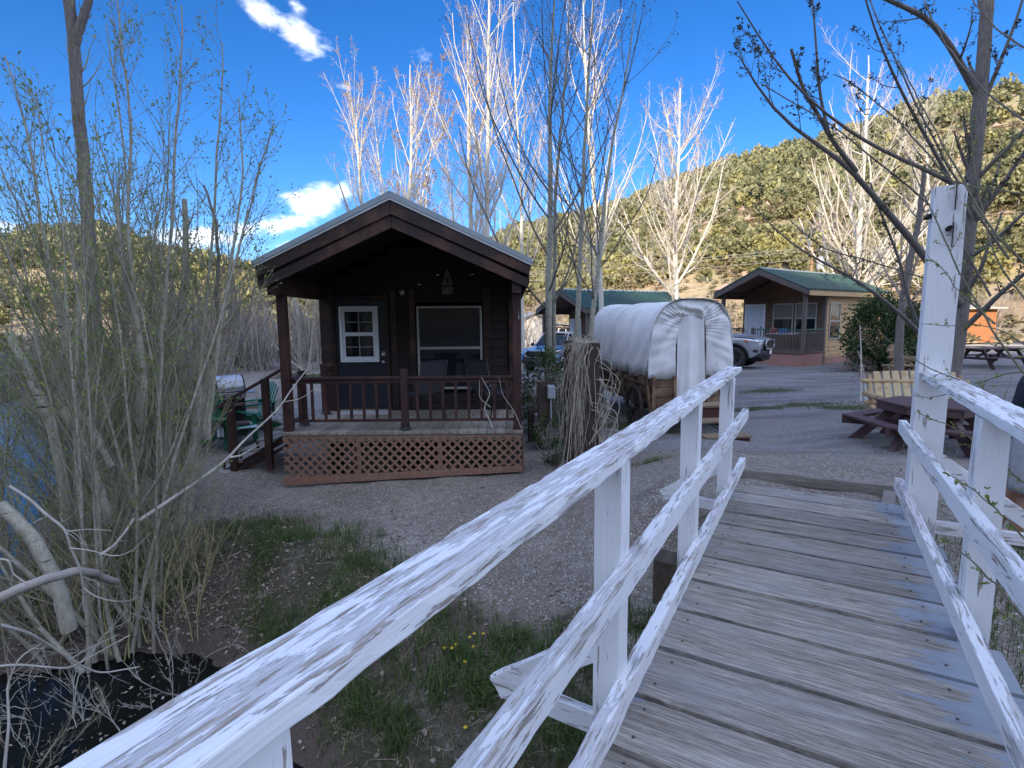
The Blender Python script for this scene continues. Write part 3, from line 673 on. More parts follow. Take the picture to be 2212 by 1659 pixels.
fr = obj('door_window', mb, M_white, D, bevel=.003)
obj('pane', MB().bb((fx0+.09, WY-.030, fz0+.09), (fx1-.09, WY-.024, fz1-.09)), M_glass, fr)
mb = MB(); xm = (fx0+fx1)/2
mb.bb((xm-.006, WY-.036, fz0+.098), (xm+.006, WY-.031, 1.474)); mb.bb((xm-.006, WY-.036, 1.541), (xm+.006, WY-.031, fz1-.098)); mb.bb((fx0+.098, WY-.038, 1.27), (fx1-.098, WY-.0365, 1.28)); mb.bb((fx0+.098, WY-.038, 1.72), (fx1-.098, WY-.0365, 1.73))
obj('muntins', mb, M_cream, fr)
mb = MB(); mb.lathe([(.001, -.06), (.028, -.055), (.03, -.03), (.012, -.025), (.012, 0)], (-.70, WY-.02, 1.0), 12, axis=1); mb.lathe([(.001, -.04), (.028, -.038), (.03, 0)], (-.70, WY-.02, 1.13), 12, axis=1)
obj('handle', mb, M_chrome, D, smooth=True); obj('lock_plate', MB().bb((-.73, WY-.026, 1.10), (-.66, WY-.0205, 1.19)), plain('brass', (.45, .36, .18), .35, .8), D)
obj('door_frame', framebox(MB(), -1.62, -.585, .09, 2.2, .06, WY-.045, WY-.001), M_brownh, CB)
# big window
WN2 = (-.07, 1.11, .49, 2.0)
mb = framebox(MB(), *WN2, .038, WY-.06, WY-.02); mb.bb((WN2[0]+.038, WY-.062, 1.22), (WN2[1]-.038, WY-.021, 1.265))
W_ = obj('window', mb, M_cream, CB, bevel=.003)
mg2, nt, b = mk('window_glass'); b.inputs['Base Color'].default_value = (.02, .022, .026, 1); b.inputs['Roughness'].default_value = .02; b.inputs['Alpha'].default_value = .8; b.inputs['Specular IOR Level'].default_value = .35
obj('pane', MB().bb((WN2[0]+.03, WY-.034, WN2[2]+.03), (WN2[1]-.03, WY-.028, WN2[3]-.03)), mg2, W_)
obj('curtain', MB().grid(lambda u, v: (WN2[0]+.04+.16*u, WY+.06+.018*math.sin(u*34), WN2[2]+.03+v*1.44), 40, 3), M_curt, W_)
# sconce, wall ornament, mat
L1 = obj('porch_light', MB().lathe([(.001, -.10), (.035, -.09), (.05, -.05), (.04, -.0)], (-.31, WY-.03, 2.25), 12, axis=1), plain('frosted_glass', (.55, .50, .38), .3), CB, smooth=True)
tag(obj('door_mat', MB().bb((-1.50-1.645, 7.85+WY-.52, .104), (-.55-1.645, 7.85+WY-.10, .116)), M('mat', (.55, .52, .50), (.40, .38, .37), 30), bevel=.003), 'pale mat on the porch boards at the cabin door', 'door mat')
mb = MB(); prof = []
pts = [(0, .46)] + [(.10*math.sin(math.pi*.5*min(1, (i/8)*1.1)), .46-.40*i/8) for i in range(1, 8)] + [(.098, .02), (.0, .0)]
poly = [(q[0], q[1]) for q in pts] + [(-q[0], q[1]) for q in pts[1:-1][::-1]]
OX, OZ = -1.645+.50, 2.20
orn = thing('wall_ornament', 'small pale pointed boat-shaped ornament hung above the big window', 'wall ornament', (OX, 7.85+WY-.03, OZ))
obj('back_board', MB().prism(poly, 1, -.022, -.001), M('pale_wood', (.20, .18, .13), (.12, .11, .08), 12), orn)
obj('thwart', MB().bb((-.09, -.045, .14), (.09, -.0225, .16)).bb((-.09, -.045, .28), (.09, -.0225, .295)).sphere((.0, -.035, .24), (.025, .012, .03)), M_ceil, orn)
# side steps with handrail
SP = thing('porch_steps', 'weathered plank steps with a sloping brown handrail beside the cabin porch', 'steps', (-1.645, 7.85, 0))
M_grey = M('grey_tread', (.30, .27, .23), (.19, .165, .14), 3, (1, 16, 6), .85, .4)
tr = [(-2.0, .06), (-2.28, -.115), (-2.56, -.285), (-2.84, -.455)]
for x, z in tr: obj('tread', MB().bb((x-.15, .46, z-.035), (x-.008, 1.5, z)).bb((x+.008, .46, z-.035), (x+.15, 1.5, z)), M_grey, SP, bevel=.003)
for y in (.50, 1.42): obj('stringer', MB().bar((-1.83, y+.02, -.04), (-3.0, y+.02, -.66), .04, .08).bar((-1.83, y+.02, -.16), (-2.9, y+.02, -.72), .038, .05), M_brown, SP)
for i, (x, z0, z1) in enumerate(((-2.23, -.60, .86), (-2.80, -.85, .54))): obj('post', MB().bb((x-.05, .40, z0), (x+.05, .495, z1)), M_brown, SP, bevel=.004)
obj('handrail', MB().bar((-3.05, .447, .40), (-1.86, .447, 1.055), .085, .04), M_brown, SP, bevel=.004)
for x, z in tr[1:]: obj('bracket', MB().bb((x-.16, .46, z-.14), (x-.13, .50, z-.036)), M_brown, SP)
tag(obj('paving_slab', MB().sphere((-4.55, 8.6, -.64), (.26, .45, .05), 12, 6), M('slab', (.33, .32, .30), rough=.9, scale=9), smooth=True), 'flat grey stone slab at the foot of the porch steps', 'stone slab')
# two sling chairs on the porch
def sling_chair(label, loc, rz):
    t = thing('porch_chair', label, 'chair', loc, rz, 'metal sling chairs on the porch')
    mf = plain('dark_chair_frame', (.05, .05, .055), .4, .6); ms = M('sling_mesh', (.045, .045, .05), (.03, .03, .035), 60)
    for sx in (-.25, .25):
        obj('leg', MB().tube([(sx, -.24, 0), (sx, -.22, .40), (sx, -.20, .60), (sx, .14, .62), (sx, .20, .44)], .011), mf, t, smooth=True)
        obj('leg', MB().tube([(sx, .28, 0), (sx, .18, .30), (sx, .22, .42), (sx, .36, .98)], .011), mf, t, smooth=True)
    obj('seat', MB().grid(lambda u, v: (-.24+.48*u, -.22+.44*v, .42-.03*math.sin(v*3.1)), 5, 7), ms, t, solid=.005)
    obj('backrest', MB().grid(lambda u, v: (-.23+.46*u, .22+.13*v, .44+.54*v), 5, 5), ms, t, solid=.005)
    obj('top_bar', MB().tube([(-.25, .355, .98), (.25, .355, .98)], .011), mf, t)
    return t
sling_chair('sling chair on the porch in front of the big window', (-1.5, 8.95, .104), rad(-140))
sling_chair('dark sling chair between the big window and the porch corner post', (-.38, 9.15, .104), rad(140))
# ------------------------------------------------------------------ covered wagon
mcv, nt, b = mk('canvas_cover'); f = noise(nt, coord(nt, (1, 1, 1)), 2.2, 5)
nt.links.new(mix(nt, mrange(nt, f, .35, .7), (.80, .80, .79), (.66, .66, .65)), b.inputs['Base Color']); b.inputs['Roughness'].default_value = .75; b.inputs['Specular IOR Level'].default_value = .25
bump(nt, b, math_(nt, 'ADD', noise(nt, coord(nt, (3, 1.2, 1.2)), 2.5, 4, .5, 1.2), math_(nt, 'MULTIPLY', noise(nt, coord(nt), 260, 1), .06)), .35, .05)
M_canvas = mcv
M_wood = M('wagon_planks', (.17, .10, .055), (.075, .045, .028), 3, (8, 1, 10), .8, .5, c3=(.26, .17, .10), s3=3)
M_wooddark = M('wagon_iron_wood', (.05, .035, .028), (.03, .022, .018), 5, rough=.7)
M_iron = M('rusty_tyre', (.07, .055, .05), (.045, .035, .03), 12, rough=.6, metal=.4)
WG_O = (3.50, 10.42); WG_R = rad(7.5); gw = -.52
WG = thing('covered_wagon', 'covered wagon with white canvas top, plank box and curtain flap', 'wagon', (WG_O[0], WG_O[1], 0), WG_R)
HWc, LW = .87, 4.1; ZB = .58; ZT = 2.10
def arch(t, s=1.0, zb=ZB):      # t 0..1 from left bottom over the top to right bottom
    a = math.pi*(1-t); x = -HWc*s*(-1)*0
    c, s_ = math.cos(a), math.sin(a)
    x = HWc*s*(abs(c)**.62)*(1 if c > 0 else -1); z = zb + (ZT-zb)*s*(abs(s_)**.62)
    return x, z
def cover(u, v):
    y = LW*v; x, z = arch(u)
    sag = 1-.036*abs(math.sin(math.pi*v*4))**.7; side = max(0., 1-(z-ZB)/1.2)
    w = .022*math.sin(9*v*LW+9*z+2*math.sin(5*v))*side + .012*math.sin(19*v*LW+6*z+3*math.sin(3*v*LW))*side*(1-.5*side) + .010*math.sin(41*v*LW-4*z)*side**2 + .02*math.sin(3.1*y+1.5)*(1-side)*.6
    zb = .03*math.sin(5.2*y)*side**3 + .02*math.sin(17*y)*side**4
    n_ = math.hypot(x, (z-ZB)) or 1
    return (x*sag + x/n_*w, y-.12*math.sin(math.pi*u)*(1 if v == 0 else 0), ZB+(z-ZB)*sag+w*(z-ZB)/n_ + zb + .05*(v-.5)**2)
CV = obj('canvas_top', MB().grid(cover, 61, 90), M_canvas, WG, smooth=True, solid=.006)
def pucker(u, v, y0=0.0, dy=-.10):    # v 0 outer arch -> 1 inner opening
    x0, z0 = arch(u); 
    a = math.pi*(1-u); xi = .30*(abs(math.cos(a))**.5)*(1 if math.cos(a) > 0 else -1); zi = ZB-.02 + (1.80-ZB)*(abs(math.sin(a))**.30)
    t = v; x = x0*(1-t)+xi*t; z = z0*(1-t)+zi*t
    tp_ = .35+.65*math.sin(math.pi*u)**2; wr = .016*tp_*math.sin(u*97+6*math.sin(u*19)+2*v)*math.sin(math.pi*min(1, v*1.1+.08)) + .009*tp_*math.sin(u*181+5*v+3*math.sin(u*23))*v + .016*math.sin(u*37-4*v+2*math.sin(v*5))
    bul = -.06*math.sin(math.pi*(v*.85+.12))
    return (x, y0+bul+wr*1.3-.01, z - (.04*math.sin(u*8) if u in (0, 1) else 0))
obj('canvas_end', MB().grid(pucker, 260, 16), M_canvas, WG, smooth=True, solid=.005)
obj('far_canvas_end', MB().grid(lambda u, v: (arch(u)[0]*(1-v), LW+.1*v, ZB+(arch(u)[1]-ZB)*(1-v)), 40, 6), M_canvas, WG, smooth=True)
def flap(u, v):
    z = 1.76-(1.76-.16)*v; w = .30+.02*v; x = -.28+ (.52+.05*v)*u
    return (x, -.02-.05*v+.030*math.sin(u*9+1)+.014*math.sin(u*23+v*2)*v, z+.03*math.sin(math.pi*u)*(1-v))
obj('curtain_flap', MB().grid(flap, 50, 40), M_canvas, WG, smooth=True, solid=.004)
obj('hoop', MB().tube([(.33, .0, .2), (.31, .0, 1.0), (.27, .0, 1.78)], .018, 6), M_wood, WG)
mb = MB()
for k, z in enumerate((.12, .31, .50)):
    for sx in (-1, 1): mb.bar((sx*(.74+.03*k), -.02, z), (sx*(.74+.03*k), LW, z), .026, .182)
mb.bb((-.76, -.04, .02), (-.30, -.014, .205)).bb((-.78, -.04, .215), (-.30, -.014, .40)).bb((-.80, -.04, .41), (-.30, -.014, .58)).bb((.34, -.04, .02), (.76, -.014, .205)).bb((.34, -.04, .215), (.78, -.014, .40)).bb((.34, -.04, .41), (.80, -.014, .58)).bb((-.8, LW, .02), (.8, LW+.03, .6))
obj('plank_box', mb, M_wood, WG, bevel=.004)
obj('bed', MB().bb((-.76, -.02, -.03), (.76, LW, .015)), M_wooddark, WG)
for y in (.0, .75, 1.5, 2.3, 3.1, 3.9):
    for sx in (-1, 1): obj('cleat', MB().bar((sx*.765, y+.05, -.08), (sx*.875, y+.05, .62), .045, .07, (0, 1, 0)), M_wood, WG, bevel=.004)
for x in (-.76, -.33, .37, .76): obj('cleat', MB().bb((x-.03, -.085, -.05), (x+.03, -.042, .62)), M_wood, WG, bevel=.004)
for x, z in ((-.85, .66), (-.34, .63), (.36, .63), (.84, .66)): obj('rivet', MB().sphere((x, -.20 if abs(x) > .5 else -.06, z), .012), M_wooddark, WG)
def wheel(y, sx, r):
    w = obj('wheel', MB(), M_wooddark, WG) if False else None
    mb = MB(); x = sx*.90
    mb.lathe([(r-.075, x-.028), (r-.015, x-.028), (r-.015, x+.028), (r-.075, x+.028), (r-.075, x-.028)], (0, y, gw+r), 36, axis=0)
    mb.lathe([(.001, x-.10), (.06, x-.09), (.085, x-.03), (.085, x+.03), (.06, x+.09), (.001, x+.10)], (0, y, gw+r), 12, axis=0)
    for k in range(12):
        a = k*math.pi/6; mb.cyl((x, y+.07*math.cos(a), gw+r+.07*math.sin(a)), (x, y+(r-.07)*math.cos(a), gw+r+(r-.07)*math.sin(a)), .020, .016, 6)
    w = obj('wheel', mb, M_wooddark, WG)
    obj('tyre', MB().lathe([(r-.014, x-.032), (r, x-.032), (r, x+.032), (r-.014, x+.032), (r-.014, x-.032)], (0, y, gw+r), 40, axis=0), M_iron, w)
for sx in (-1, 1): wheel(.62, sx, .45); wheel(3.3, sx, .52)
for y, r in ((.62, .45), (3.3, .52)): obj('axle', MB().cyl((-.95, y, gw+r), (.95, y, gw+r), .045).bb((-.6, y-.06, gw+r), (.6, y+.06, -.03)), M_wooddark, WG)
obj('spring', MB().tube([(.62+.2*math.cos(t), -.10, -.28+.16*math.sin(t)) for t in np.linspace(0, 6.28, 13)], .018).tube([(.45, -.10, -.28), (.80, -.10, -.28)], .018).tube([(.62, -.1, -.5), (.62, -.1, -.05)], .02), M_wooddark, WG)
# box steps in front of the wagon
S2 = thing('wagon_steps', 'dark red box steps with bare wood treads below the wagon flap', 'steps', (WG_O[0]+.10, WG_O[1]-.02, 0), WG_R)
M_red = M('dark_red_stain', (.075, .022, .018), (.045, .015, .012), 4, (8, 8, 1.2), .6, .3)
M_tread = M('bare_step_wood', (.27, .20, .13), (.17, .12, .08), 3, (1, 12, 4), .8, .3)
for i, (z, y0, y1) in enumerate(((-.35, -1.28, -.98), (-.13, -.98, -.68), (.10, -.68, -.28))):
    obj('tread', MB().bb((-.42, y0-.03, z), (.44, y1, z+.04)), M_tread, S2, bevel=.004)
    mb = MB(); mb.bb((-.40, y0, gw-.1), (-.35, y1, z-.001)).bb((.37, y0, gw-.1), (.42, y1, z-.001))
    if i != 1: mb.bb((-.345, y0+.01, gw-.1 if i == 0 else -.12), (.365, y0+.04, z-.001 if i == 0 else z-.001))
    obj('side_board', mb, M_red, S2)
# ------------------------------------------------------------------ vine covered posts
M_post = M('rough_dark_post', (.07, .045, .03), (.04, .027, .02), 4, (10, 10, 1), .85, .5)
M_vine = M('dry_vine', (.55, .49, .40), (.30, .25, .19), 8, rough=.9)
Yp = 6.9
p1 = aty(1281, 970, Yp); p0 = aty(1228, 955, Yp+1.1)
g1 = h1(p1[0], p1[1])
VP = thing('vine_post_fence', 'two dark timber posts joined by a rail and hung with dry pale vines', 'vine fence', (p1[0], p1[1], g1))
e = p0-p1; e[2] = 0; tz = 1.75+(690-742)*Yp/1150-g1
obj('post', MB().bb((-.07, -.06, -.2), (.07, .08, tz)), M_post, VP, bevel=.008)
obj('post', MB().box((e[0], e[1], tz/2-.1), (.13, .13, tz+.2)), M_post, VP, bevel=.008)
obj('cross_rail', MB().bar((0, 0, tz-.12), (e[0], e[1], tz-.10), .05, .10), M_post, VP)
obj('back_boards', MB().bar((e[0]*.12, e[1]*.12+.02, tz/2-.1), (e[0]*.95, e[1]*.95+.02, tz/2-.1), .03, tz-.15), M_post, VP)
rg = np.random.default_rng(5); G = []
def vine(m, r, droop, n=14, spread=.16, side=0):
    t = rg.uniform(-.02, .70, m); P = np.zeros((m, n, 3)); base = e[None, :2]*t[:, None]
    P[:, 0, :2] = base + rg.normal(0, .05, (m, 2)); P[:, 0, 2] = tz + rg.uniform(-.05, .06, m)
    dx = rg.normal(side*.004, .006, (m,)); dy = rg.normal(-.002, .008, (m,))
    L = rg.uniform(.3, 1., m)*(tz+.05)/(n-1)*droop
    for i in range(1, n):
        dx += rg.normal(0, .022, m); dy += rg.normal(0, .012, m); dx *= .62; dy *= .62
        P[:, i, 0] = P[:, i-1, 0]+dx; P[:, i, 1] = P[:, i-1, 1]+dy; P[:, i, 2] = np.maximum(P[:, i-1, 2]-L*rg.uniform(.6, 1.3, m), -.02+rg.uniform(0, .05, m))
    # hang in front of the boards
    nrm = np.array((e[1], -e[0]))/math.hypot(e[0], e[1]); nrm = nrm*(-1 if nrm[1] > 0 else 1)
    off = .03+rg.uniform(0, .08, m); P[:, :, :2] += (off[:, None]*np.minimum(1, np.arange(n)/2)[None, :])[..., None]*nrm
    return P, np.full((m, n), 1.)*rg.uniform(.6, 1.2, m)[:, None]*r
G.append((*vine(62, .0055, 1.15), 4)); G.append((*vine(36, .0075, 1.3, side=1), 4))
# loops springing out on the wagon side
m = 22; t = np.linspace(0, 1, 18); P = np.zeros((m, 18, 3))
for i in range(m):
    w = rg.uniform(.04, .30); h = rg.uniform(.3, 1.0); z0 = rg.uniform(.35*tz, tz*.98); x0 = rg.uniform(-.05, .12)
    P[i, :, 0] = x0 + w*np.sin(np.pi*t)*(1-.2*t) + np.cumsum(rg.normal(0, .006, 18)); P[i, :, 1] = -.09+np.cumsum(rg.normal(0, .012, 18)); P[i, :, 2] = np.maximum(z0 - h*t + .14*np.sin(np.pi*t), 0)
G.append((P, np.full((m, 18), .0048), 4))
m = 90; P, R = grow(np.c_[e[0]*rg.uniform(0, 1, m), e[1]*rg.uniform(0, 1, m)-.03, np.full(m, tz+.0)], rg.normal(0, 1, (m, 3))*np.array((1, 1, .35)), rg.uniform(.15, .5, m), np.full(m, .004), 7, .3, -.12, rng=rg)
G.append((P, R, 3))
npmesh('dry_vines', *tubes(G), M_vine, VP, smooth=True)

# ------------------------------------------------------------------ green-roofed cabins
def roof_green():
    m, nt, b = mk('green_roof_metal'); f = noise(nt, coord(nt, (.4, 3, 3)), 2, 5)
    nt.links.new(mix(nt, mrange(nt, f, .35, .7), (.018, .062, .048), (.045, .085, .072)), b.inputs['Base Color']); b.inputs['Roughness'].default_value = .4; b.inputs['Metallic'].default_value = .15; return m
M_green = roof_green()
M_tan = M('tan_lap_siding', (.60, .39, .19), (.50, .32, .15), 2, (1, 1, 10), .75, .2)
M_bsid = M('brown_lap_siding', (.15, .095, .065), (.11, .07, .05), 2, (1, 1, 10), .75, .2)
M_taupe = M('taupe_trim', (.12, .095, .085), (.10, .08, .07), 3, rough=.65)
M_pink = M('pink_skirting', (.42, .22, .18), (.36, .19, .155), 3, rough=.85)
M_gtrim = plain('green_rail_paint', (.02, .13, .095), .5)
M_wdoor = plain('pale_door_paint', (.62, .68, .76), .4)
M_blind = M('window_blind', (.20, .20, .18), (.13, .13, .12), 3, (1, 1, 18), .6)
mlamp, nt, b = mk('lit_bulb'); b.inputs['Emission Color'].default_value = (1, .62, .25, 1); b.inputs['Emission Strength'].default_value = 6.
def lodge(label, ox, oy, th, ze, zr_, L, zg, W=4.5, wallmat=None, front=None, wy=2.1, detail=True):
    t = thing('cabin', label, 'cabin', (ox, oy, 0), -th, 'green-roofed cabins across the yard')
    hw = W/2; ww = 1.93; s = (zr_-ze)/hw; zf = zg+.68; wm = wallmat or M_tan
    Z = lambda x, o=0.: zr_-abs(x)*s+o
    mb = MB()
    for sx in (-1, 1):
        ys = []; y = -.02
        while y < L: ys += [(y, 0), (y+.03, .055), (y+.10, .055), (y+.13, 0)]; y += .30
        ys.append((L, 0)); vs = []
        for y, hh_ in ys: vs += [(0, y, Z(0, .05+hh_)), (sx*(hw+.03), y, Z(hw+.03, .05+hh_))]
        mb.add(vs, [(2*i, 2*i+1, 2*i+3, 2*i+2) for i in range(len(ys)-1)])
        mb.add([(0, 0, Z(0)), (sx*hw, 0, Z(hw)), (sx*hw, L, Z(hw)), (0, L, Z(0)), (0, 0, Z(0, .049)), (sx*hw, 0, Z(hw, .049)), (sx*hw, L, Z(hw, .049)), (0, L, Z(0, .049))], [(0, 1, 2, 3), (4, 7, 6, 5), (0, 4, 5, 1), (1, 5, 6, 2), (2, 6, 7, 3)])
    rf = obj('roof', mb, M_green, t)
    obj('ridge_cap', MB().add([(-.15, -.03, Z(.15, .09)), (0, -.03, Z(0, .11)), (.15, -.03, Z(.15, .09)), (-.15, L, Z(.15, .09)), (0, L, Z(0, .11)), (.15, L, Z(.15, .09))], [(0, 1, 4, 3), (1, 2, 5, 4)]), M('pale_ridge_metal', (.35, .38, .36), rough=.4), rf, solid=.004)
    for sx in (-1, 1):
        obj('fascia_board', MB().prism([(sx*.002, Z(0, -.24)), (sx*hw, Z(hw, -.20)), (sx*hw, Z(hw, -.003)), (sx*.002, Z(0, -.003))], 1, -.03, .02), M_taupe, t)
        obj('eave_board', MB().bb((sx*(hw-.03), .021, Z(hw)-.20), (sx*(hw+.0), L-.01, Z(hw)-.004)), wm if sx > 0 else M_taupe, t)
    obj('porch_ceiling', MB().add([(-hw+.05, .03, Z(hw)-.05), (0, .03, Z(0)-.06), (hw-.05, .03, Z(hw)-.05), (-hw+.05, L-.05, Z(hw)-.05), (0, L-.05, Z(0)-.06), (hw-.05, L-.05, Z(hw)-.05)], [(0, 1, 4, 3), (1, 2, 5, 4)]), M_bsid, t, solid=.02)
    # walls
    zt = Z(ww)-.06
    holes = [] if not detail else [(-1.95+.0, -.82, zf, zf+2.06), (-.42, .55, zf+.70, zf+2.12), (.63, 1.60, zf+.70, zf+2.12)]
    mb = MB(); lap(mb, -ww, ww, wy, zf, zr_-.1, -1, .17, cut=lambda z: min(ww, max(.01, (zr_-.06-z)/s)), holes=[]); obj('wall', mb, M_bsid, t)
    mb = MB(); lap(mb, wy+.05, L-.25, ww, zg+.05 if detail else zf-.3, zt, 1, .19, axis=1); obj('wall', mb, wm, t)
    mb = MB(); lap(mb, wy+.05, L-.25, -ww, zg+.05, zt, -1, .19, axis=1); obj('wall', mb, wm, t)
    mb = MB(); lap(mb, -ww, ww, L-.25, zg, zr_-.1, 1, .19, cut=lambda z: min(ww, max(.01, (zr_-.06-z)/s))); obj('wall', mb, wm, t)
    for sx in (-1, 1): obj('corner_board', MB().bb((sx*(ww-.10), wy-.045, zf), (sx*(ww+.028), wy-.0235, zt)).bb((sx*(ww+.0235), wy-.0235, zg+.05), (sx*(ww+.028), wy+.12, zt)), M_taupe, t)
    # deck and skirting
    obj('porch_floor', MB().bb((-ww-.05, .22, zf-.10), (ww+.05, wy-.03, zf)), M_taupe, t)
    mb = MB(); mb.bb((-ww-.02, .28, zg-.2), (ww+.02, .30, zf-.103)); mb.bb((ww, .303, zg-.2), (ww+.02, wy+.2, zf-.103)); mb.bb((-ww-.02, .303, zg-.2), (-ww, wy, zf-.103)); mb.bb((-.62, .27, zg-.2), (-.60, .279, zf-.103)); mb.bb((.9, .27, zg-.2), (.92, .279, zf-.103))
    mb.bb((ww+.024, wy+.2, zg-.2), (ww+.04, L-.25, zg+.35)); obj('skirting', mb, M_pink, t)
    for sx in (-1, 1):
        obj('porch_post', MB().bb((sx*ww-.07, .25, zf), (sx*ww+.07, .39, zt-.12)), M_taupe, t)
        obj('porch_beam', MB().bb((sx*ww-.06, .10, zt-.12), (sx*ww+.06, wy-.05, zt+.05)), M_taupe, t)
    # railing
    mb = MB(); mb.bb((-.35, .28, zf+.90), (ww-.07, .36, zf+.95)); obj('handrail', mb, M_gtrim, t)
    obj('handrail', MB().bb((ww-.04, .39, zf+.90), (ww+.04, wy-.05, zf+.95)), M_gtrim if detail else M_taupe, t)
    obj('newel_post', MB().bb((-.42, .27, zf), (-.33, .37, zf+1.0)), M_taupe, t)
    k = 0; x = -.25
    while x < ww-.1: obj('baluster', MB().bb((x-.018, .30, zf+.10), (x+.018, .335, zf+.899)), M_taupe, t); x += .135
    y = .5
    while y < wy-.1: obj('baluster', MB().bb((ww-.018, y-.018, zf+.10), (ww+.018, y+.018, zf+.899)), M_taupe, t); y += .135
    y = .5
    while y < wy-.1: obj('baluster', MB().bb((-ww-.018, y-.018, zf+.10), (-ww+.018, y+.018, zf+.899)), M_taupe, t); y += .16
    obj('handrail', MB().bb((-ww-.04, .39, zf+.90), (-ww+.04, wy-.05, zf+.95)), M_taupe, t)
    obj('bottom_rail', MB().bb((-.33, .30, zf+.06), (ww-.07, .34, zf+.099)).bb((ww-.02, .39, zf+.06), (ww+.02, wy-.05, zf+.099)), M_taupe, t)
    # door and windows
    d = obj('door', MB().bb((-1.76, wy-.045, zf), (-.90, wy-.026, zf+2.0)), M_wdoor, t)
    mb = MB()
    for a, b_ in ((-1.65, -1.36), (-1.30, -1.01)):
        for q, w in ((.25, .9), (1.05, 1.85)): mb.bb((a, wy-.055, zf+q), (b_, wy-.0455, zf+w))
    obj('panel', mb, M_wdoor, d, bevel=.004)
    obj('door_frame', framebox(MB(), -1.87, -.80, zf-.08, zf+2.1, .10, wy-.05, wy-.025), M_white, t)
    obj('handle', MB().sphere((-.97, wy-.08, zf+.98), .035), M_black, d)
    for x0, x1 in ((-.42, .55), (.63, 1.60)):
        z0, z1 = zf+.72, zf+2.10
        mb = framebox(MB(), x0, x1, z0, z1, .055, wy-.06, wy-.024); mb.bb((x0+.055, wy-.06, (z0+z1)/2-.03), (x1-.055, wy-.025, (z0+z1)/2+.03)); w = obj('window', mb, M_cream, t)
        obj('pane', MB().bb((x0+.05, wy-.040, z0+.05), (x1-.05, wy-.028, z1-.05)), M_glass, w)
        obj('blind', MB().bb((x0+.07, wy-.046, (z0+z1)/2+.035), (x1-.07, wy-.0405, z1-.06)), M_blind, w)
    z0, z1 = zf+.45, zf+2.10; y0, y1 = wy+.35, wy+1.35; X = ww+.023
    mb = MB(); mb.bb((X, y0, z0), (X+.03, y1, z0+.06)); mb.bb((X, y0, z1-.06), (X+.03, y1, z1)); mb.bb((X, y0, z0+.06), (X+.03, y0+.06, z1-.06)); mb.bb((X, y1-.06, z0+.06), (X+.03, y1, z1-.06)); mb.bb((X, y0+.06, (z0+z1)/2-.03), (X+.03, y1-.06, (z0+z1)/2+.03))
    w = obj('window', mb, M_cream, t); obj('pane', MB().bb((X+.003, y0+.05, z0+.05), (X+.012, y1-.05, z1-.05)), M_glass, w)
    obj('porch_light', MB().sphere((0.25, 1.0, Z(.25)-.12), (.07, .07, .03)), mlamp, t)
    return t
gR = -.40
RC = lodge('green-roofed tan cabin with pink skirting and a pale door, behind the silver pickup', 11.05, 24.12, rad(55.2), 2.84, 3.86, 8.0, gR)
MC = lodge('green-roofed cabin partly hidden behind the covered wagon', 2.5, 28.0, rad(60), 2.2, 3.22, 7.8, -1.03, wallmat=M_bsid)
# things on the far porch: table with red and white items
ct, st_ = math.cos(rad(55.2)), math.sin(rad(55.2))
def rc(x, y): return (11.05+x*ct+y*st_, 24.12-x*st_+y*ct)
a = rc(.55, 1.15); TB = thing('porch_table', 'small white table behind the railing of the tan cabin', 'table', (a[0], a[1], gR+.68), -rad(55.2))
obj('table_top', MB().bb((-.6, -.3, .70), (.6, .3, .73)), M_white, TB)
for x in (-.52, .52):
    for y in (-.24, .24): obj('leg', MB().cyl((x, y, 0), (x, y, .70), .02), M_taupe, TB)
a = rc(.15, 1.15); tag(obj('red_bag', MB().sphere((a[0], a[1], gR+.68+.86), (.20, .14, .13), 14, 8), M('red_cloth', (.55, .08, .07), (.4, .05, .05), 8), smooth=True), 'bright red bundle lying on the white porch table', 'bag')
a = rc(.60, 1.15); tag(obj('cooler_box', MB().box((a[0], a[1], gR+.68+.83), (.26, .2, .19), -rad(55.2)).box((a[0], a[1], gR+.68+.94), (.28, .22, .03), -rad(55.2)), plain('blue_plastic', (.08, .13, .35), .4), bevel=.01), 'small blue cooler box next to the red bundle on the porch table', 'cooler')
# white cabin beyond (behind the near tree)
WH = thing('white_shed', 'small sunlit white building with a pale metal roof behind the blue car', 'building', (2.2, 44, 0), rad(10))
gz_ = -1.2; mb = MB(); mb.prism([(-2.2, gz_), (1.4, gz_), (1.4, 1.35), (-.4, 2.2), (-2.2, 1.35)], 1, 0, 5)
obj('wall', mb, M('white_stucco', (.62, .58, .52), (.52, .49, .44), 3), WH)
mb = MB()
for sx in (-1, 1): mb.add([(-.4, -.4, 2.28), (-.4+sx*2.2, -.4, 1.24), (-.4+sx*2.2, 5.4, 1.24), (-.4, 5.4, 2.28)], [(0, 1, 2, 3)])
obj('roof', mb, M_metal, WH, solid=.06)
obj('side_roof', MB().add([(1.45, -.5, 1.42), (4.6, -.5, .95), (4.6, 4, .95), (1.45, 4, 1.42)], [(0, 1, 2, 3)]), M_metal, WH, solid=.06)
obj('side_wall', MB().bb((1.45, .3, gz_), (3.6, 4, 1.0)), M_brown, WH)
w = obj('window', framebox(MB(), 1.75, 2.45, -.2, 1.0, .08, .24, .299), M_white, WH); obj('pane', MB().bb((1.82, .26, -.13), (2.38, .28, .93)), M_glass, w)
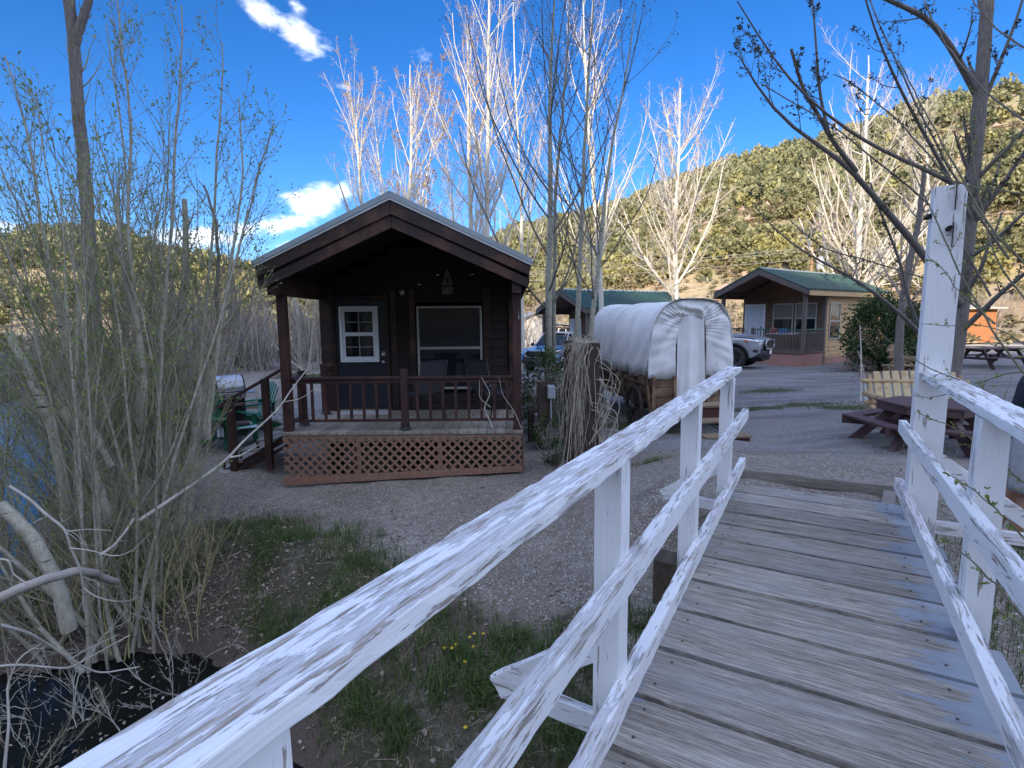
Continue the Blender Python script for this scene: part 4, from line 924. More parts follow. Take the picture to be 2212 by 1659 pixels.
# orange-brown shed
RS = thing('wooden_shed', 'sunlit orange-brown wooden shed beyond the big tree', 'shed', (32.0, 40, .25), rad(-12))
M_or = M('orange_boards', (.42, .17, .06), (.32, .12, .045), 3, (9, 9, .8), .75, .3); gz_ = -.5
obj('wall', MB().bb((1.3, 0, gz_), (3.6, .08, 1.95)).bb((3.5, .081, gz_), (3.58, 3.4, 1.9)).bb((-2.6, 3.3, gz_), (3.49, 3.4, 1.9)), M_or, RS)
for x in (-2.5, -.7, 1.2): obj('post', MB().bb((x-.09, 0, gz_), (x+.09, .18, 2.0)), M_or, RS)
for k in range(3): obj('rail', MB().bb((-2.4, .05, gz_+.35+.5*k), (1.1, .10, gz_+.50+.5*k)), M_or, RS)
obj('roof', MB().add([(-3., -.5, 2.02), (4, -.5, 2.02), (4, 3.7, 2.25), (-3, 3.7, 2.25)], [(0, 1, 2, 3)]), M('pale_roof', (.55, .50, .42), rough=.5), RS, solid=.10)
# distant low buildings, far behind the fence line
FB = thing('far_building', 'long low pale building far off at the edge of the field', 'building', (62, 72, 0), rad(-30))
obj('wall', MB().bb((-9, 0, -1), (9, 6, 1.9)), M('pale_wall', (.55, .52, .47)), FB); obj('roof', MB().prism([(-.6, 1.9), (6.6, 1.9), (3, 3.4)], 0, -9.5, 9.5), M_metal, FB)
mb = MB()
for k in range(5): mb.bb((-7+3*k, -.03, .2), (-5.8+3*k, -.004, 1.2))
obj('windows', mb, M_glass, FB)
# utility pole and wires
PP = aty(1746, 690, 58); pz = h1(PP[0], 58)
PO = thing('utility_pole', 'wooden utility pole with a grey transformer beyond the tan cabin', 'utility pole', (PP[0], 58, pz)); zt = 1.75+(684-538)*58/1150-pz
obj('pole', MB().cyl((0, 0, -.3), (0, 0, zt), .17, .12, 12), M('pole_wood', (.45, .26, .13), (.33, .19, .10), 3, (8, 8, .5)), PO)
obj('crossarm', MB().bb((-1.1, -.06, zt-.5), (1.1, .06, zt-.36)), M_post, PO)
obj('transformer', MB().cyl((.95, 0, zt-2.3), (.95, 0, zt-1.1), .36, .36, 16).lathe([(.36, zt-1.1), (.2, zt-1.0), (.05, zt-.95)], (.95, 0, 0), 16), M('transformer_grey', (.55, .57, .6), rough=.5), PO)
for x in (-.95, 0, .95): obj('insulator', MB().cyl((x, 0, zt-.36), (x, 0, zt-.12), .05), M_white, PO)
P2 = np.array((-110., 150., 11.)); P2b = h1(-110, 150)
PO2 = thing('utility_pole', 'distant bare utility pole low on the slope beyond the willow thicket', 'utility pole', (-110, 150, P2b)); obj('pole', MB().cyl((0, 0, -.5), (0, 0, 11-P2b+.3), .2, .14), M_post, PO2); obj('crossarm', MB().bb((-1.2, -.06, 11-P2b-.3), (1.2, .06, 11-P2b-.14)), M_post, PO2)
M_wire = plain('wire_aluminium', (.55, .52, .47), .4, .5)
nm_ = ['upper wire of the power line from the transformer pole', 'middle wire of the power line from the transformer pole', 'lower wire of the power line from the transformer pole']
for k, (dx, dz) in enumerate(((-.95, 0), (.95, -.15), (0, -1.1))):
    A = np.array((PP[0]+dx, 58, pz+zt-.12+dz)); B = P2+np.array((dx, 0, dz)); t = np.linspace(0, 1, 26); Q = A+(B-A)*t[:, None]; Q[:, 2] -= 7.0*t*(1-t)
    tag(npmesh('power_wire', *tubes([(Q, np.full(26, .022), 4)]), M_wire), nm_[k], 'wire', 'wires of the power line')
    B = np.array((75., 44., pz+zt+3.+dz)); Q = A+(B-A)*t[:, None]; Q[:, 2] -= 3*t*(1-t)
# ------------------------------------------------------------------ vehicles
def carpaint(name, c):
    m, nt, b = mk(name); f = noise(nt, coord(nt), 3, 4)
    nt.links.new(mix(nt, mrange(nt, f, .3, .7, 0, .5), c, tuple(x*.85 for x in c)), b.inputs['Base Color'])
    b.inputs['Metallic'].default_value = .55; b.inputs['Roughness'].default_value = .34; b.inputs['Coat Weight'].default_value = .7; b.inputs['Coat Roughness'].default_value = .06; return m
M_tyre = M('tyre_rubber', (.022, .022, .022), (.035, .034, .032), 14, rough=.85); M_rim = plain('dark_alloy', (.09, .09, .095), .35, .8)
M_plastic = M('black_plastic', (.03, .03, .032), (.022, .022, .024), 10, rough=.6)
M_lamp, nt, b = mk('headlamp_lens'); b.inputs['Base Color'].default_value = (.75, .78, .82, 1); b.inputs['Roughness'].default_value = .08; b.inputs['Metallic'].default_value = .6
M_amber = plain('amber_lens', (.6, .17, .03), .2)
def pickup(label, loc, rz, paint, roofp, whitewall=False, plate=True, cat_='pickup truck', name='pickup_truck'):
    t = thing(name, label, cat_, loc, rz)
    R = .40; xw = (-.98, -4.25)
    def arc(x0, r, a0, a1, n=12): return [(x0+r*math.cos(math.pi*(a0+(a1-a0)*i/n)), R+r*math.sin(math.pi*(a0+(a1-a0)*i/n))) for i in range(n+1)]
    side = [(-.30, .46), (-.16, .62), (-.10, .80), (-.14, .98), (-.42, 1.10), (-1.6, 1.16), (-3.3, 1.18), (-5.35, 1.20), (-5.38, .60), (-5.2, .52)] + arc(xw[1], .47, 1.0, 0.0)[::-1][::-1][::1] [::-1][::-1] 
    side = [(-.30, .46), (-.14, .60), (-.10, .80), (-.14, .96), (-.40, 1.07), (-1.55, 1.15), (-3.3, 1.17), (-5.35, 1.20), (-5.38, .60), (-5.15, .52)] + [(x, z) for x, z in arc(xw[1], .48, 1.0, 0.0)] + [(-3.6, .45), (-1.6, .45)] + [(x, z) for x, z in arc(xw[0], .48, 1.0, 0.0)]
    for s in (-1, 1): obj('fender', MB().prism(side, 1, s*.80, s*.93), paint, t, bevel=.035, smooth=True)
    def hood(u, v):   # u along x, v across
        x = -.16-1.42*u; y = -.82+1.64*v; e = abs(2*v-1); z = 1.045+.13*u**.6 + .055*(1-e**3) - .10*max(0, .10-u)/.10*1.0
        if .30 < v < .70 and .25 < u < .8: z += .035*min(1, (.8-u)*8, (u-.25)*8, (v-.3)*25, (.7-v)*25)
        return (x, y, z)
    obj('hood', MB().grid(hood, 22, 25), paint, t, smooth=True)
    obj('engine_bay', MB().bb((-5.1, -.79, .50), (-.32, .79, .98)), M_plastic, t)
    # front end
    mb = MB()
    def fas(u, v):
        y = -.90+1.80*u; e = abs(2*u-1); z = .42+.62*v; bul = .22*(1-e**3.2) + .06*math.sin(math.pi*v)
        return (-.30+bul, y, z)
    obj('front_bumper', MB().grid(lambda u, v: (fas(u, v)[0], fas(u, v)[1], .40+.30*v), 25, 6), M_plastic, t, smooth=True, solid=.02)
    obj('front_panel', MB().grid(lambda u, v: (fas(u, v)[0]-.02, fas(u, v)[1], .68+.38*v), 25, 6), paint, t, smooth=True, solid=.02)
    hexa = [(-.50, .72), (.50, .72), (.62, .86), (.54, 1.02), (-.54, 1.02), (-.62, .86)]
    g = obj('grille', MB().prism(hexa, 0, -.10, -.015), M_black, t, bevel=.02)
    rim = MB()
    for i in range(6): a, b_ = hexa[i], hexa[(i+1) % 6]; rim.tube([(-.01, a[0], a[1]), (-.005, (a[0]+b_[0])/2, (a[1]+b_[1])/2), (-.01, b_[0], b_[1])], .022, 8)
    obj('grille_frame', rim, paint if not whitewall else M_chrome, g, smooth=True)
    mb = MB()
    for z in (.79, .85, .91, .97): mb.bb((-.014, -.5, z-.008), (.004, .5, z+.008))
    mb.bb((-.012, -.24, .84), (.010, .24, .90)); obj('grille_bars', mb, M_plastic, g)
    for s in (-1, 1):
        hl = obj('headlight', MB().prism([(-.16, .90), (-.14, 1.00), (-.42, 1.045), (-.66, 1.05), (-.50, .93)], 1, s*.66, s*.945), M_lamp, t, bevel=.02)
        obj('turn_lamp', MB().prism([(-.52, .955), (-.50, 1.03), (-.64, 1.045), (-.60, .97)], 1, s*.90, s*.95), M_amber, hl)
        obj('fog_lamp', MB().prism([(-.20, .60), (-.16, .70), (-.34, .72), (-.36, .62)], 1, s*.62, s*.935), M_black, t, bevel=.01)
        obj('fog_lens', MB().sphere((-.19, s*.90, .655), (.03, .03, .035)), M_lamp, t)
        for k, x in enumerate(xw):
            n = 16; mbf = MB(); pts = [(x+.50*math.cos(math.pi*(i/n)), s*.93, R+.50*math.sin(math.pi*(i/n))) for i in range(n+1)]
            mbf.tube(pts, .035, 6); obj('wheel_arch_trim', mbf, M_plastic, t, smooth=True)
            w = obj('wheel', MB().lathe([(.001, s*.70), (.24, s*.70), (.25, s*.88), (.20, s*.90), (.06, s*.86), (.001, s*.87)], (x, 0, R), 20, axis=0).v and MB(), M_rim, t) if False else None
            tb = MB()
            prof = [(.26, .68), (.36, .67), (R, .71), (R, .87), (.375, .91), (.27, .905)]
            def L2(prof, mbx, n=28):
                vs = []
                for r_, y_ in prof:
                    for q in range(n):
                        a_ = 2*math.pi*q/n; vs.append((x+r_*math.cos(a_), s*y_, R+r_*math.sin(a_)))
                mbx.add(vs, [(i*n+q, i*n+(q+1) % n, (i+1)*n+(q+1) % n, (i+1)*n+q) for i in range(len(prof)-1) for q in range(n)]); return mbx
            w = obj('wheel', L2(prof, tb), M_tyre, t, smooth=True)
            obj('rim', L2([(.268, .902), (.24, .885), (.235, .80), (.001, .80)], MB()), M_rim, w)
            sp = MB()
            for q in range(6):
                a_ = q*math.pi/3; sp.bar((x+.04*math.cos(a_), s*.86, R+.04*math.sin(a_)), (x+.24*math.cos(a_), s*.88, R+.24*math.sin(a_)), .05, .03, (0, 1, 0))
            obj('spokes', sp, M_rim, w)
            if whitewall: obj('whitewall', L2([(.33, .915), (.25, .913)], MB()), M_white, w)
    # cab: pillars, glass, roof
    yb, yt = .86, .66
    P = lambda x, z: (x, (yb+(yt-yb)*(z-1.15)/.62))
    zr_ = 1.78
    body = [(-1.50, 1.14), (-2.28, zr_-.02), (-2.6, zr_+.02), (-3.45, zr_), (-3.85, 1.16)]
    gl = MB(); vs = []
    for s in (-1, 1):
        for x, z in body: vs.append((x, s*(yb+(yt-yb)*(z-1.15)/.62)*.985, z-.01))
    n = len(body); gl.add(vs, [tuple(range(n)), tuple(range(2*n-1, n-1, -1))] + [(k, n+k, n+(k+1) % n, (k+1) % n) for k in range(n)])
    obj('cab_glass', gl, M_glass, t)
    rf = MB().grid(lambda u, v: (-2.22-1.28*u, (-yt-.01)+(2*yt+.02)*v, zr_-.005+.035*math.sin(math.pi*u)+.03*(1-abs(2*v-1)**2.5)), 10, 12); obj('cab_roof', rf, roofp, t, smooth=True, solid=.03)
    for s in (-1, 1):
        pl = MB()
        for (a, b_, w_) in (((-1.50, 1.14), (-2.26, zr_-.01), .07), ((-2.75, 1.14), (-2.75, zr_), .08), ((-3.85, 1.14), (-3.47, zr_), .14), ((-2.26, zr_-.0), (-3.47, zr_-.0), .05)):
            pl.bar((a[0], s*(yb+(yt-yb)*(a[1]-1.15)/.62+.005), a[1]), (b_[0], s*(yb+(yt-yb)*(b_[1]-1.15)/.62+.005), b_[1]), w_, .035, (0, 1, 0))
        obj('pillar', pl, roofp, t, bevel=.01)
    for s in (-1, 1):
        obj('door_panel', MB().prism([(-1.75, .52), (-1.62, 1.13), (-2.72, 1.15), (-2.72, .5)], 1, s*.931, s*.939), paint, t, bevel=.003)
        obj('mirror', MB().sphere((-1.75, s*1.05, 1.24), (.06, .11, .085), 10, 8).bar((-1.75, s*.9, 1.18), (-1.75, s*1.02, 1.22), .04, .03), M_plastic, t, smooth=True)
    obj('bed_wall', MB().bb((-5.34, -.80, .6), (-5.28, .80, 1.19)).bb((-3.93, -.80, .6), (-3.88, .80, 1.19)), paint, t)
    obj('dashboard', MB().bb((-1.95, -.78, .98), (-1.62, .78, 1.12)), M_black, t)
    if plate:
        obj('licence_plate', MB().bb((.01, -.155, .52), (.022, .155, .68)), M_white, t, bevel=.004)
    obj('skid_plate', MB().bb((-.55, -.55, .28), (-.12, .55, .42)), M_plastic, t, bevel=.02)
    return t
hx = rad(-38)   # heading, from +X
pos = aty(1662, 790, 20.6)
pickup('silver pickup truck with black grille parked between the wagon and the tan cabin', (pos[0], 20.6, -.24), hx, carpaint('silver_paint', (.46, .48, .51)), M_plastic).scale = (1.1, 1.1, 1.1)
pickup('light blue car with white-walled tyres seen between the brown cabin and the leafy bush', (1.15, 24.6, -.74), rad(-118), carpaint('blue_paint', (.32, .54, .85)), M_white, True, False, 'car', 'parked_car')
# ------------------------------------------------------------------ picnic tables
M_mar = M('maroon_stain', (.095, .050, .054), (.06, .034, .037), 3, (14, 1.5, 6), .6, .3)
M_marx = M('maroon_stain_cross', (.095, .050, .054), (.06, .034, .037), 3, (1.5, 14, 6), .6, .3)
def hex_table(label, loc, rz):
    t = thing('picnic_table', label, 'picnic table', loc, rz); R = .70
    def hexp(r, k): a = math.pi/3*k; return (r*math.cos(a), r*math.sin(a))
    mb = MB(); y = -R*.866
    while y < R*.866-.01:      # boards clipped to the hexagon
        y2 = min(y+.135, R*.866); 
        def xw_(yy): return R - abs(yy)/math.tan(math.pi/3)
        P = [(-xw_(y+.004), y+.004), (xw_(y+.004), y+.004), (xw_(y2-.004), y2-.004), (-xw_(y2-.004), y2-.004)]
        if y < 0 < y2: P = [(-xw_(y+.004), y+.004), (xw_(y+.004), y+.004), (R, 0), (xw_(y2-.004), y2-.004), (-xw_(y2-.004), y2-.004), (-R, 0)]
        mb.prism(P, 2, .71, .75); y = y2
    obj('table_top', mb, M_marx, t, bevel=.003)
    mb = MB()
    for k in range(6):
        a, b_ = hexp(R-.03, k), hexp(R-.03, k+1); mb.bar((a[0], a[1], .655), (b_[0], b_[1], .655), .035, .10)
    obj('apron', mb, M_mar, t)
    for k in (1, 2, 3, 4, 5):      # the sixth side is the way in
        a, b_ = hexp(1.16, k), hexp(1.16, k+1); c, d = hexp(.88, k), hexp(.88, k+1)
        a, b_, c, d = [tuple(np.array(q)) for q in (a, b_, c, d)]
        if k in (0,): continue
        obj('bench_seat', MB().prism([a, b_, d, c], 2, .43, .468), M_mar, t, bevel=.004)
        m1 = (np.array(a)+b_)/2*.99; m0 = (np.array(c)+d)/2*.97
    for k in (0, 1, 2, 3, 4, 5):
        a = math.pi/3*k; ca, sa = math.cos(a), math.sin(a)
        obj('leg', MB().bar((.36*ca, .36*sa, .70), (1.02*ca, 1.02*sa, 0), .09, .135, (ca, sa, 0)), M_mar, t, bevel=.004)
        obj('cross_brace', MB().bar((.25*ca, .25*sa, .37), (1.16*ca, 1.16*sa, .37), .045, .12), M_mar, t, bevel=.003)
    return t
HT = aty(2003, 868, 8.35)
hex_table('six-sided maroon picnic table beside the bridge, in front of the log bench', (6.62, 8.35, -.36), rad(28))
def long_table(label, loc, rz, L=1.9):
    t = thing('picnic_table', label, 'picnic table', loc, rz); mb = MB()
    for k in range(5): mb.bb((-L/2, -.37+k*.15, .71), (L/2, -.235+k*.15, .75))
    obj('table_top', mb, M_marx, t, bevel=.003)
    for s in (-1, 1):
        obj('bench_seat', MB().bb((-L/2, s*.62, .42), (L/2, s*.74, .46)).bb((-L/2, s*.75, .42), (L/2, s*.87, .46)), M_marx, t, bevel=.003)
    for x in (-L/2+.3, L/2-.3):
        obj('cross_brace', MB().bb((x-.02, -.85, .33), (x+.02, .85, .418)).bb((x-.021, -.36, .62), (x+.021, .36, .709)), M_mar, t)
        for s in (-1, 1): obj('leg', MB().bar((x+.042, s*.26, .71), (x+.042, s*.72, 0), .04, .12, (1, 0, 0)).v and MB().bar((x+.043, s*.26, .70), (x+.043, s*.72, .0), .12, .04, (1, 0, 0)), M_mar, t)
    obj('centre_brace', MB().bar((-L/2+.34, 0, .38), (-.1, 0, .70), .04, .09).bar((L/2-.34, 0, .38), (.1, 0, .70), .04, .09), M_mar, t)
    return t
long_table('maroon picnic table under the willow beside the green chairs', (-6.15, 9.9, h1(-6.15, 9.9)), rad(35))
p = aty(2140, 790, 20.3); long_table('maroon picnic table far across the gravel beyond the big trunk', (p[0], 20.3, -.24), rad(8), 2.1)
# ------------------------------------------------------------------ log bench and log chair
M_log = M('peeled_log', (.50, .36, .19), (.38, .26, .13), 4, (5, 5, 5), .6, .25, c3=(.30, .17, .08), s3=5)
M_slat = M('pale_pine_slat', (.55, .44, .26), (.46, .36, .20), 3, (12, 12, 1), .65, .2, c3=(.42, .28, .14), s3=7)
def logbench(name, label, cat_, loc, rz, W=1.75, n=9, mat=None):
    t = thing(name, label, cat_, loc, rz); ml = mat or M_log; msl = M_slat if mat is None else mat
    h = W/2
    for i in range(n):
        x = -h+.14+(W-.28)*(i+.5)/n; w = (W-.28)/n*.80; top = 1.02+.05*math.cos((x/h)*1.3); lean = .30
        obj('back_slat', MB().bar((x, .26, .33), (x, .26+lean*1.05, top), w, .024, (0, 1, 0)), msl, t, bevel=.008)
    for z, y in ((.86, .50), (.45, .33)): obj('cross_log', MB().cyl((-h-.06, y, z), (h+.06, y, z), .042, .040, 10), ml, t, smooth=False)
    for s in (-1, 1):
        obj('arm', MB().cyl((s*h, -.36, .60), (s*h, .48, .62), .062, .055, 12), ml, t)
        obj('front_leg', MB().cyl((s*h, -.42, 0.), (s*h, -.20, .62), .055, .045, 10), ml, t)
        obj('rear_leg', MB().cyl((s*(h-.02), .62, 0.), (s*(h-.02), .10, .40), .05, .045, 10), ml, t)
        obj('back_post', MB().cyl((s*(h-.08), .24, .2), (s*(h-.08), .56, .98), .048, .04, 10), ml, t)
        obj('side_rail', MB().cyl((s*(h-.02), -.36, .33), (s*(h-.02), .5, .24), .045, .04, 10), ml, t)
    for i in range(5): obj('seat_slat', MB().bar((-h+.04, -.36+.135*i, .385-.018*i), (h-.04, -.36+.135*i, .385-.018*i), .11, .03), msl, t, bevel=.012)
    return t
logbench('log_bench', 'pale peeled-log bench with slatted back behind the six-sided table', 'bench', (7.85, 9.95, -.40), rad(-12), 1.75)
p = aty(1962, 808, 18.4); M_oldlog = M('aged_log', (.26, .18, .10), (.18, .12, .07), 4, rough=.8)
logbench('log_chair', 'weathered log armchair in front of the evergreen bush', 'chair', (p[0]+.15, 18.6, -.33), rad(25), .8, 5, M_oldlog)
LT = thing('low_table', 'low rough wooden table beside the weathered log armchair', 'table', (p[0]-.55, 18.1, -.33), rad(8))
obj('table_top', MB().bb((-.5, -.22, .38), (.5, -.01, .43)).bb((-.5, .01, .38), (.5, .22, .43)), M_oldlog, LT, bevel=.005)
for x in (-.40, .40):
    for y in (-.15, .15): obj('leg', MB().cyl((x, y, 0), (x, y, .38), .05), M_oldlog, LT)
# ------------------------------------------------------------------ green garden chairs
M_gch = M('green_plastic', (.006, .105, .055), (.004, .08, .04), 4, rough=.42)
def adir(label, loc, rz):
    t = thing('garden_chair', label, 'chair', loc, rz, 'green slatted chairs by the porch steps')
    for i in range(7):
        x = -.24+.08*i; top = .98-.10*(abs(i-3)/3)**2; obj('back_slat', MB().bar((x, .20, .26), (x*1.12, .46, top), .070, .02, (0, 1, 0)), M_gch, t, bevel=.006)
    for i in range(5): obj('seat_slat', MB().bar((-.27, -.30+.115*i, .38-.028*i), (.27, -.30+.115*i, .38-.028*i), .095, .02), M_gch, t, bevel=.005)
    for s in (-1, 1):
        obj('arm', MB().bb((s*.26, -.38, .565), (s*.40, .36, .588)), M_gch, t, bevel=.008)
        obj('front_leg', MB().bb((s*.285, -.34, 0), (s*.315, -.23, .564)), M_gch, t, bevel=.004)
        obj('rear_leg', MB().prism([(-.30, .30), (-.30, .39), (.52, .08), (.60, 0), (.46, 0)], 0, s*.255, s*.28), M_gch, t)
        obj('back_support', MB().bb((s*.30, .28, .30), (s*.33, .34, .56)), M_gch, t)
    return t
g = h1(-5.3, 9.6); adir('green slatted garden chair nearest the willow, its side turned to the porch', (-5.25, 9.75, h1(-5.25, 9.75)), rad(62))
adir('green slatted garden chair behind the step handrail, facing the picnic table', (-5.45, 11.0, h1(-5.45, 11.)), rad(-42))
gt = h1(-4.95, 9.35)
GT = thing('side_table', 'low green side table between the green chairs', 'table', (-5.0, 9.75, h1(-5., 9.75)), rad(30))
obj('table_top', MB().bb((-.22, -.22, .36), (.22, .22, .385)), plain('pale_tray', (.35, .55, .55), .4), GT, bevel=.004)
for x in (-.18, .18):
    for y in (-.18, .18): obj('leg', MB().bb((x-.02, y-.02, 0), (x+.02, y+.02, .36)), M_gch, GT)
p = aty(476, 931, 9.3)
LN = thing('lantern', 'small black lantern with glass sides hung on the green chair arm', 'lantern', (p[0], 9.3, p[2]-.12))
obj('lantern_frame', MB().lathe([(.075, 0), (.085, .015), (.07, .02)], n=8).lathe([(.09, .19), (.05, .23), (.04, .26), (.015, .27)], n=8), M_black, LN)
mb = MB()
for k in range(6): a = k*math.pi/3; mb.cyl((.07*math.cos(a), .07*math.sin(a), .01), (.07*math.cos(a), .07*math.sin(a), .19), .005, n=5)
mb.tube([(.05*math.cos(t), 0, .26+.07*math.sin(t)) for t in np.linspace(0, 3.14, 9)], .005, 5); obj('cage', mb, M_black, LN)
obj('glass', MB().cyl((0, 0, .02), (0, 0, .185), .062, n=16), plain('milky_glass', (.5, .55, .6), .1), LN, smooth=False)
# ------------------------------------------------------------------ grill
p = aty(500, 880, 10.4); gg = h1(-5.45, 10.4)
GL = thing('gas_grill', 'gas grill with a silver curved lid and side shelves beside the willow', 'grill', (-5.58, 10.4, gg), rad(40)); GL.scale = (.8, .8, 1.)
lid = [(-.26, .92), (-.27, 1.02), (-.22, 1.13), (-.10, 1.20), (.06, 1.22), (.18, 1.18), (.26, 1.07), (.27, .92)]
obj('lid', MB().prism(lid, 0, -.29, .29), plain('brushed_steel_lid', (.62, .63, .66), .35, .6), GL, bevel=.012)
for a_, b_ in ((-.315, -.291), (.291, .315)): obj('lid_end', MB().prism([(q[0]*1.03, q[1]*1.004) for q in lid], 0, a_, b_), M_black, GL, bevel=.004)
obj('firebox', MB().prism([(-.26, .915), (.26, .915), (.20, .70), (-.20, .70)], 0, -.30, .30), M_black, GL)
obj('handle', MB().tube([(-.2, -.27, 1.0), (-.2, -.32, 1.0), (.2, -.32, 1.0), (.2, -.27, 1.0)], .012), M_chrome, GL)
for s in (-1, 1): obj('side_shelf', MB().bb((s*.33, -.24, .86), (s*.58, .24, .885)), plain('shelf_grey', (.35, .36, .38), .4, .4), GL, bevel=.005)
obj('control_panel', MB().bb((-.31, -.33, .78), (.31, -.27, .90)), M_chrome, GL, bevel=.005)
for k in range(3): obj('knob', MB().cyl((-.18+.18*k, -.331, .84), (-.18+.18*k, -.36, .84), .022), M_black, GL)
obj('cabinet', MB().bb((-.30, -.22, .16), (.30, .22, .69)), M_plastic, GL, bevel=.005)
for x in (-.28, .28):
    for y in (-.2, .2): obj('leg', MB().bb((x-.02, y-.02, 0), (x+.02, y+.02, .16)), M_black, GL)
# ------------------------------------------------------------------ utility posts by the tree
M_box = plain('grey_utility_box', (.36, .39, .42), .45, .2)
def upost(label, px, py, Y, hgt, w):
    q = aty(px, py, Y); g = h1(q[0], Y); t = thing('utility_post', label, 'utility post', (q[0], Y, g), rad(10), 'utility posts by the leaning tree')
    obj('post', MB().bb((-w, -.04, -.2), (w, .04, hgt)), M_post, t, bevel=.004)
    obj('meter_box', MB().bb((w*.1, -.14, hgt-.30), (w*.1+.14, -.041, hgt-.10)).prism([(-.15, hgt-.10), (-.041, hgt-.10), (-.041, hgt-.06)], 0, w*.1, w*.1+.14), M_box, t, bevel=.006)
    obj('conduit', MB().cyl((w*.1+.07, -.08, -.05), (w*.1+.07, -.08, hgt-.3), .016), M_box, t)
    return t
upost('dark timber utility post with a grey meter box behind the leafy bush', 1178, 880, 9.6, 1.18, .14)
upost('short dark utility post with a small grey box beside the cabin corner', 1152, 880, 9.9, .62, .10)
# ------------------------------------------------------------------ person at the edge of the frame
M_skin = M('skin', (.36, .19, .125), (.31, .16, .105), 14, rough=.55, bmp=.1); M_shirt = M('navy_shirt', (.010, .012, .022), (.007, .008, .015), 8, rough=.85); M_short = M('grey_shorts', (.40, .41, .42), (.32, .33, .35), 6, (6, 6, 2), .9, .3)
M_hair = M('dark_hair', (.03, .02, .015), (.02, .014, .01), 20, (10, 10, 1), rough=.6)
def skin_mesh(name, verts, edges_, radii, mat, parent, sub=2, root=0):
    me = bpy.data.meshes.new(name); me.from_pydata(verts, edges_, []); me.materials.append(mat)
    o = bpy.data.objects.new(name, me); C.objects.link(o)
    if parent is not None: o.parent = parent
    md = o.modifiers.new('s', 'SKIN'); md.use_smooth_shade = True
    for i, r in enumerate(radii):
        v = me.skin_vertices[0].data[i]; v.radius = (r, r) if not hasattr(r, '__len__') else r; v.use_root = (i == root)
    md = o.modifiers.new('u', 'SUBSURF'); md.levels = sub; md.render_levels = sub
    return o
pg = h1(4.35, 4.35)
PS = thing('person', 'person in navy shirt and pale grey shorts at the edge, beyond the bridge handrail', 'person', (4.11, 4.20, -.14), rad(60))
# local: faces -y; stands with a slight forward lean
v = [(0, 0, .88), (0, .0, 1.02), (0, -.04, 1.22), (0, -.08, 1.38), (0, -.10, 1.46), (0, -.13, 1.54), (0, -.15, 1.62), (0, -.15, 1.70),
     (-.10, 0, .84), (-.12, -.05, .50), (-.13, .0, .28), (-.13, .03, .09), (-.13, -.12, .035), (.10, 0, .84), (.11, -.02, .50), (.12, .04, .28), (.12, .08, .09), (.12, -.07, .035),
     (-.17, -.08, 1.37), (-.25, -.10, 1.12), (-.24, -.26, .93), (-.23, -.33, .88), (.17, -.08, 1.37), (.25, -.08, 1.12), (.25, -.22, .93), (.245, -.29, .88)]
e_ = [(0, 1), (1, 2), (2, 3), (3, 4), (4, 5), (5, 6), (6, 7), (0, 8), (8, 9), (9, 10), (10, 11), (11, 12), (0, 13), (13, 14), (14, 15), (15, 16), (16, 17), (3, 18), (18, 19), (19, 20), (20, 21), (3, 22), (22, 23), (23, 24), (24, 25)]
r_ = [(.16, .11), (.14, .10), (.15, .10), (.13, .09), .055, .075, .095, .07, (.10, .10), .062, .062, .036, (.045, .03), (.10, .10), .062, .062, .036, (.045, .03), .055, .042, .03, (.04, .018), .055, .042, .03, (.04, .018)]
skin_mesh('body', v, e_, r_, M_skin, PS)
def hand(base, dr, s):
    vs = [base]; es = []; rs_ = [.018]; d = Vector(dr).normalized(); side = d.cross(Vector((0, 0, 1))).normalized()
    for k, (o, L) in enumerate(((-.030, .068), (-.010, .078), (.011, .074), (.030, .058))):
        a = Vector(base)+d*.055+side*o; b_ = a+d*L*.5+Vector((0, 0, -.012)); c = b_+d*L*.3+Vector((0, 0, -.026)); i = len(vs); vs += [tuple(a), tuple(b_), tuple(c)]; es += [(0, i), (i, i+1), (i+1, i+2)]; rs_ += [.0095, .0085, .007]
    a = Vector(base)+d*.02+side*.038*s; b_ = a+d*.035+side*.018*s; i = len(vs); vs += [tuple(a), tuple(b_)]; es += [(0, i), (i, i+1)]; rs_ += [.011, .009]
    return vs, es, rs_
for s, bx in ((1, (-.23, -.33, .88)), (-1, (.245, -.29, .88))):
    a = hand(bx, (0, -.85, -.5), s); skin_mesh('hand', *a, M_skin, PS, 1)
skin_mesh('shirt', [(0, .01, .96), (0, 0, 1.06), (0, -.04, 1.22), (0, -.075, 1.37), (0, -.09, 1.43), (-.17, -.08, 1.37), (-.225, -.095, 1.20), (.17, -.08, 1.37), (.225, -.08, 1.20)], [(0, 1), (1, 2), (2, 3), (3, 4), (3, 5), (5, 6), (3, 7), (7, 8)], [(.175, .125), (.165, .12), (.17, .118), (.15, .105), .07, .075, .065, .075, .065], M_shirt, PS)
def cone(u, v, cx, cy, s): a = 2*math.pi*u; r0 = .096+.012*v; return (cx*(1.05+.25*v)+r0*math.cos(a), cy-.03*v+r0*math.sin(a)+.01*math.sin(5*a)*v, .96-.46*v)
for s in (-1, 1): obj('shorts', MB().grid(lambda u, v: cone(u, v, s*.095, 0, s), 29, 10), M_short, PS, smooth=True, solid=.006)
obj('waistband', MB().lathe([(.12, .90), (.175, .93), (.17, 1.0), (.12, 1.02)], n=24), M_short, PS, smooth=True)
obj('hair', MB().sphere((0, -.12, 1.69), (.098, .115, .105), 16, 10), M_hair, PS, smooth=True)
mb = MB()
for s in (-1, 1): mb.sphere((s*.035, -.236, 1.655), (.014, .010, .009), 8, 6)
obj('eyes', mb, M_white, PS); obj('nose', MB().sphere((0, -.252, 1.625), (.014, .02, .024)), M_skin, PS, smooth=True); obj('mouth', MB().sphere((0, -.236, 1.585), (.028, .012, .008)), M('lips', (.30, .10, .08)), PS, smooth=True)
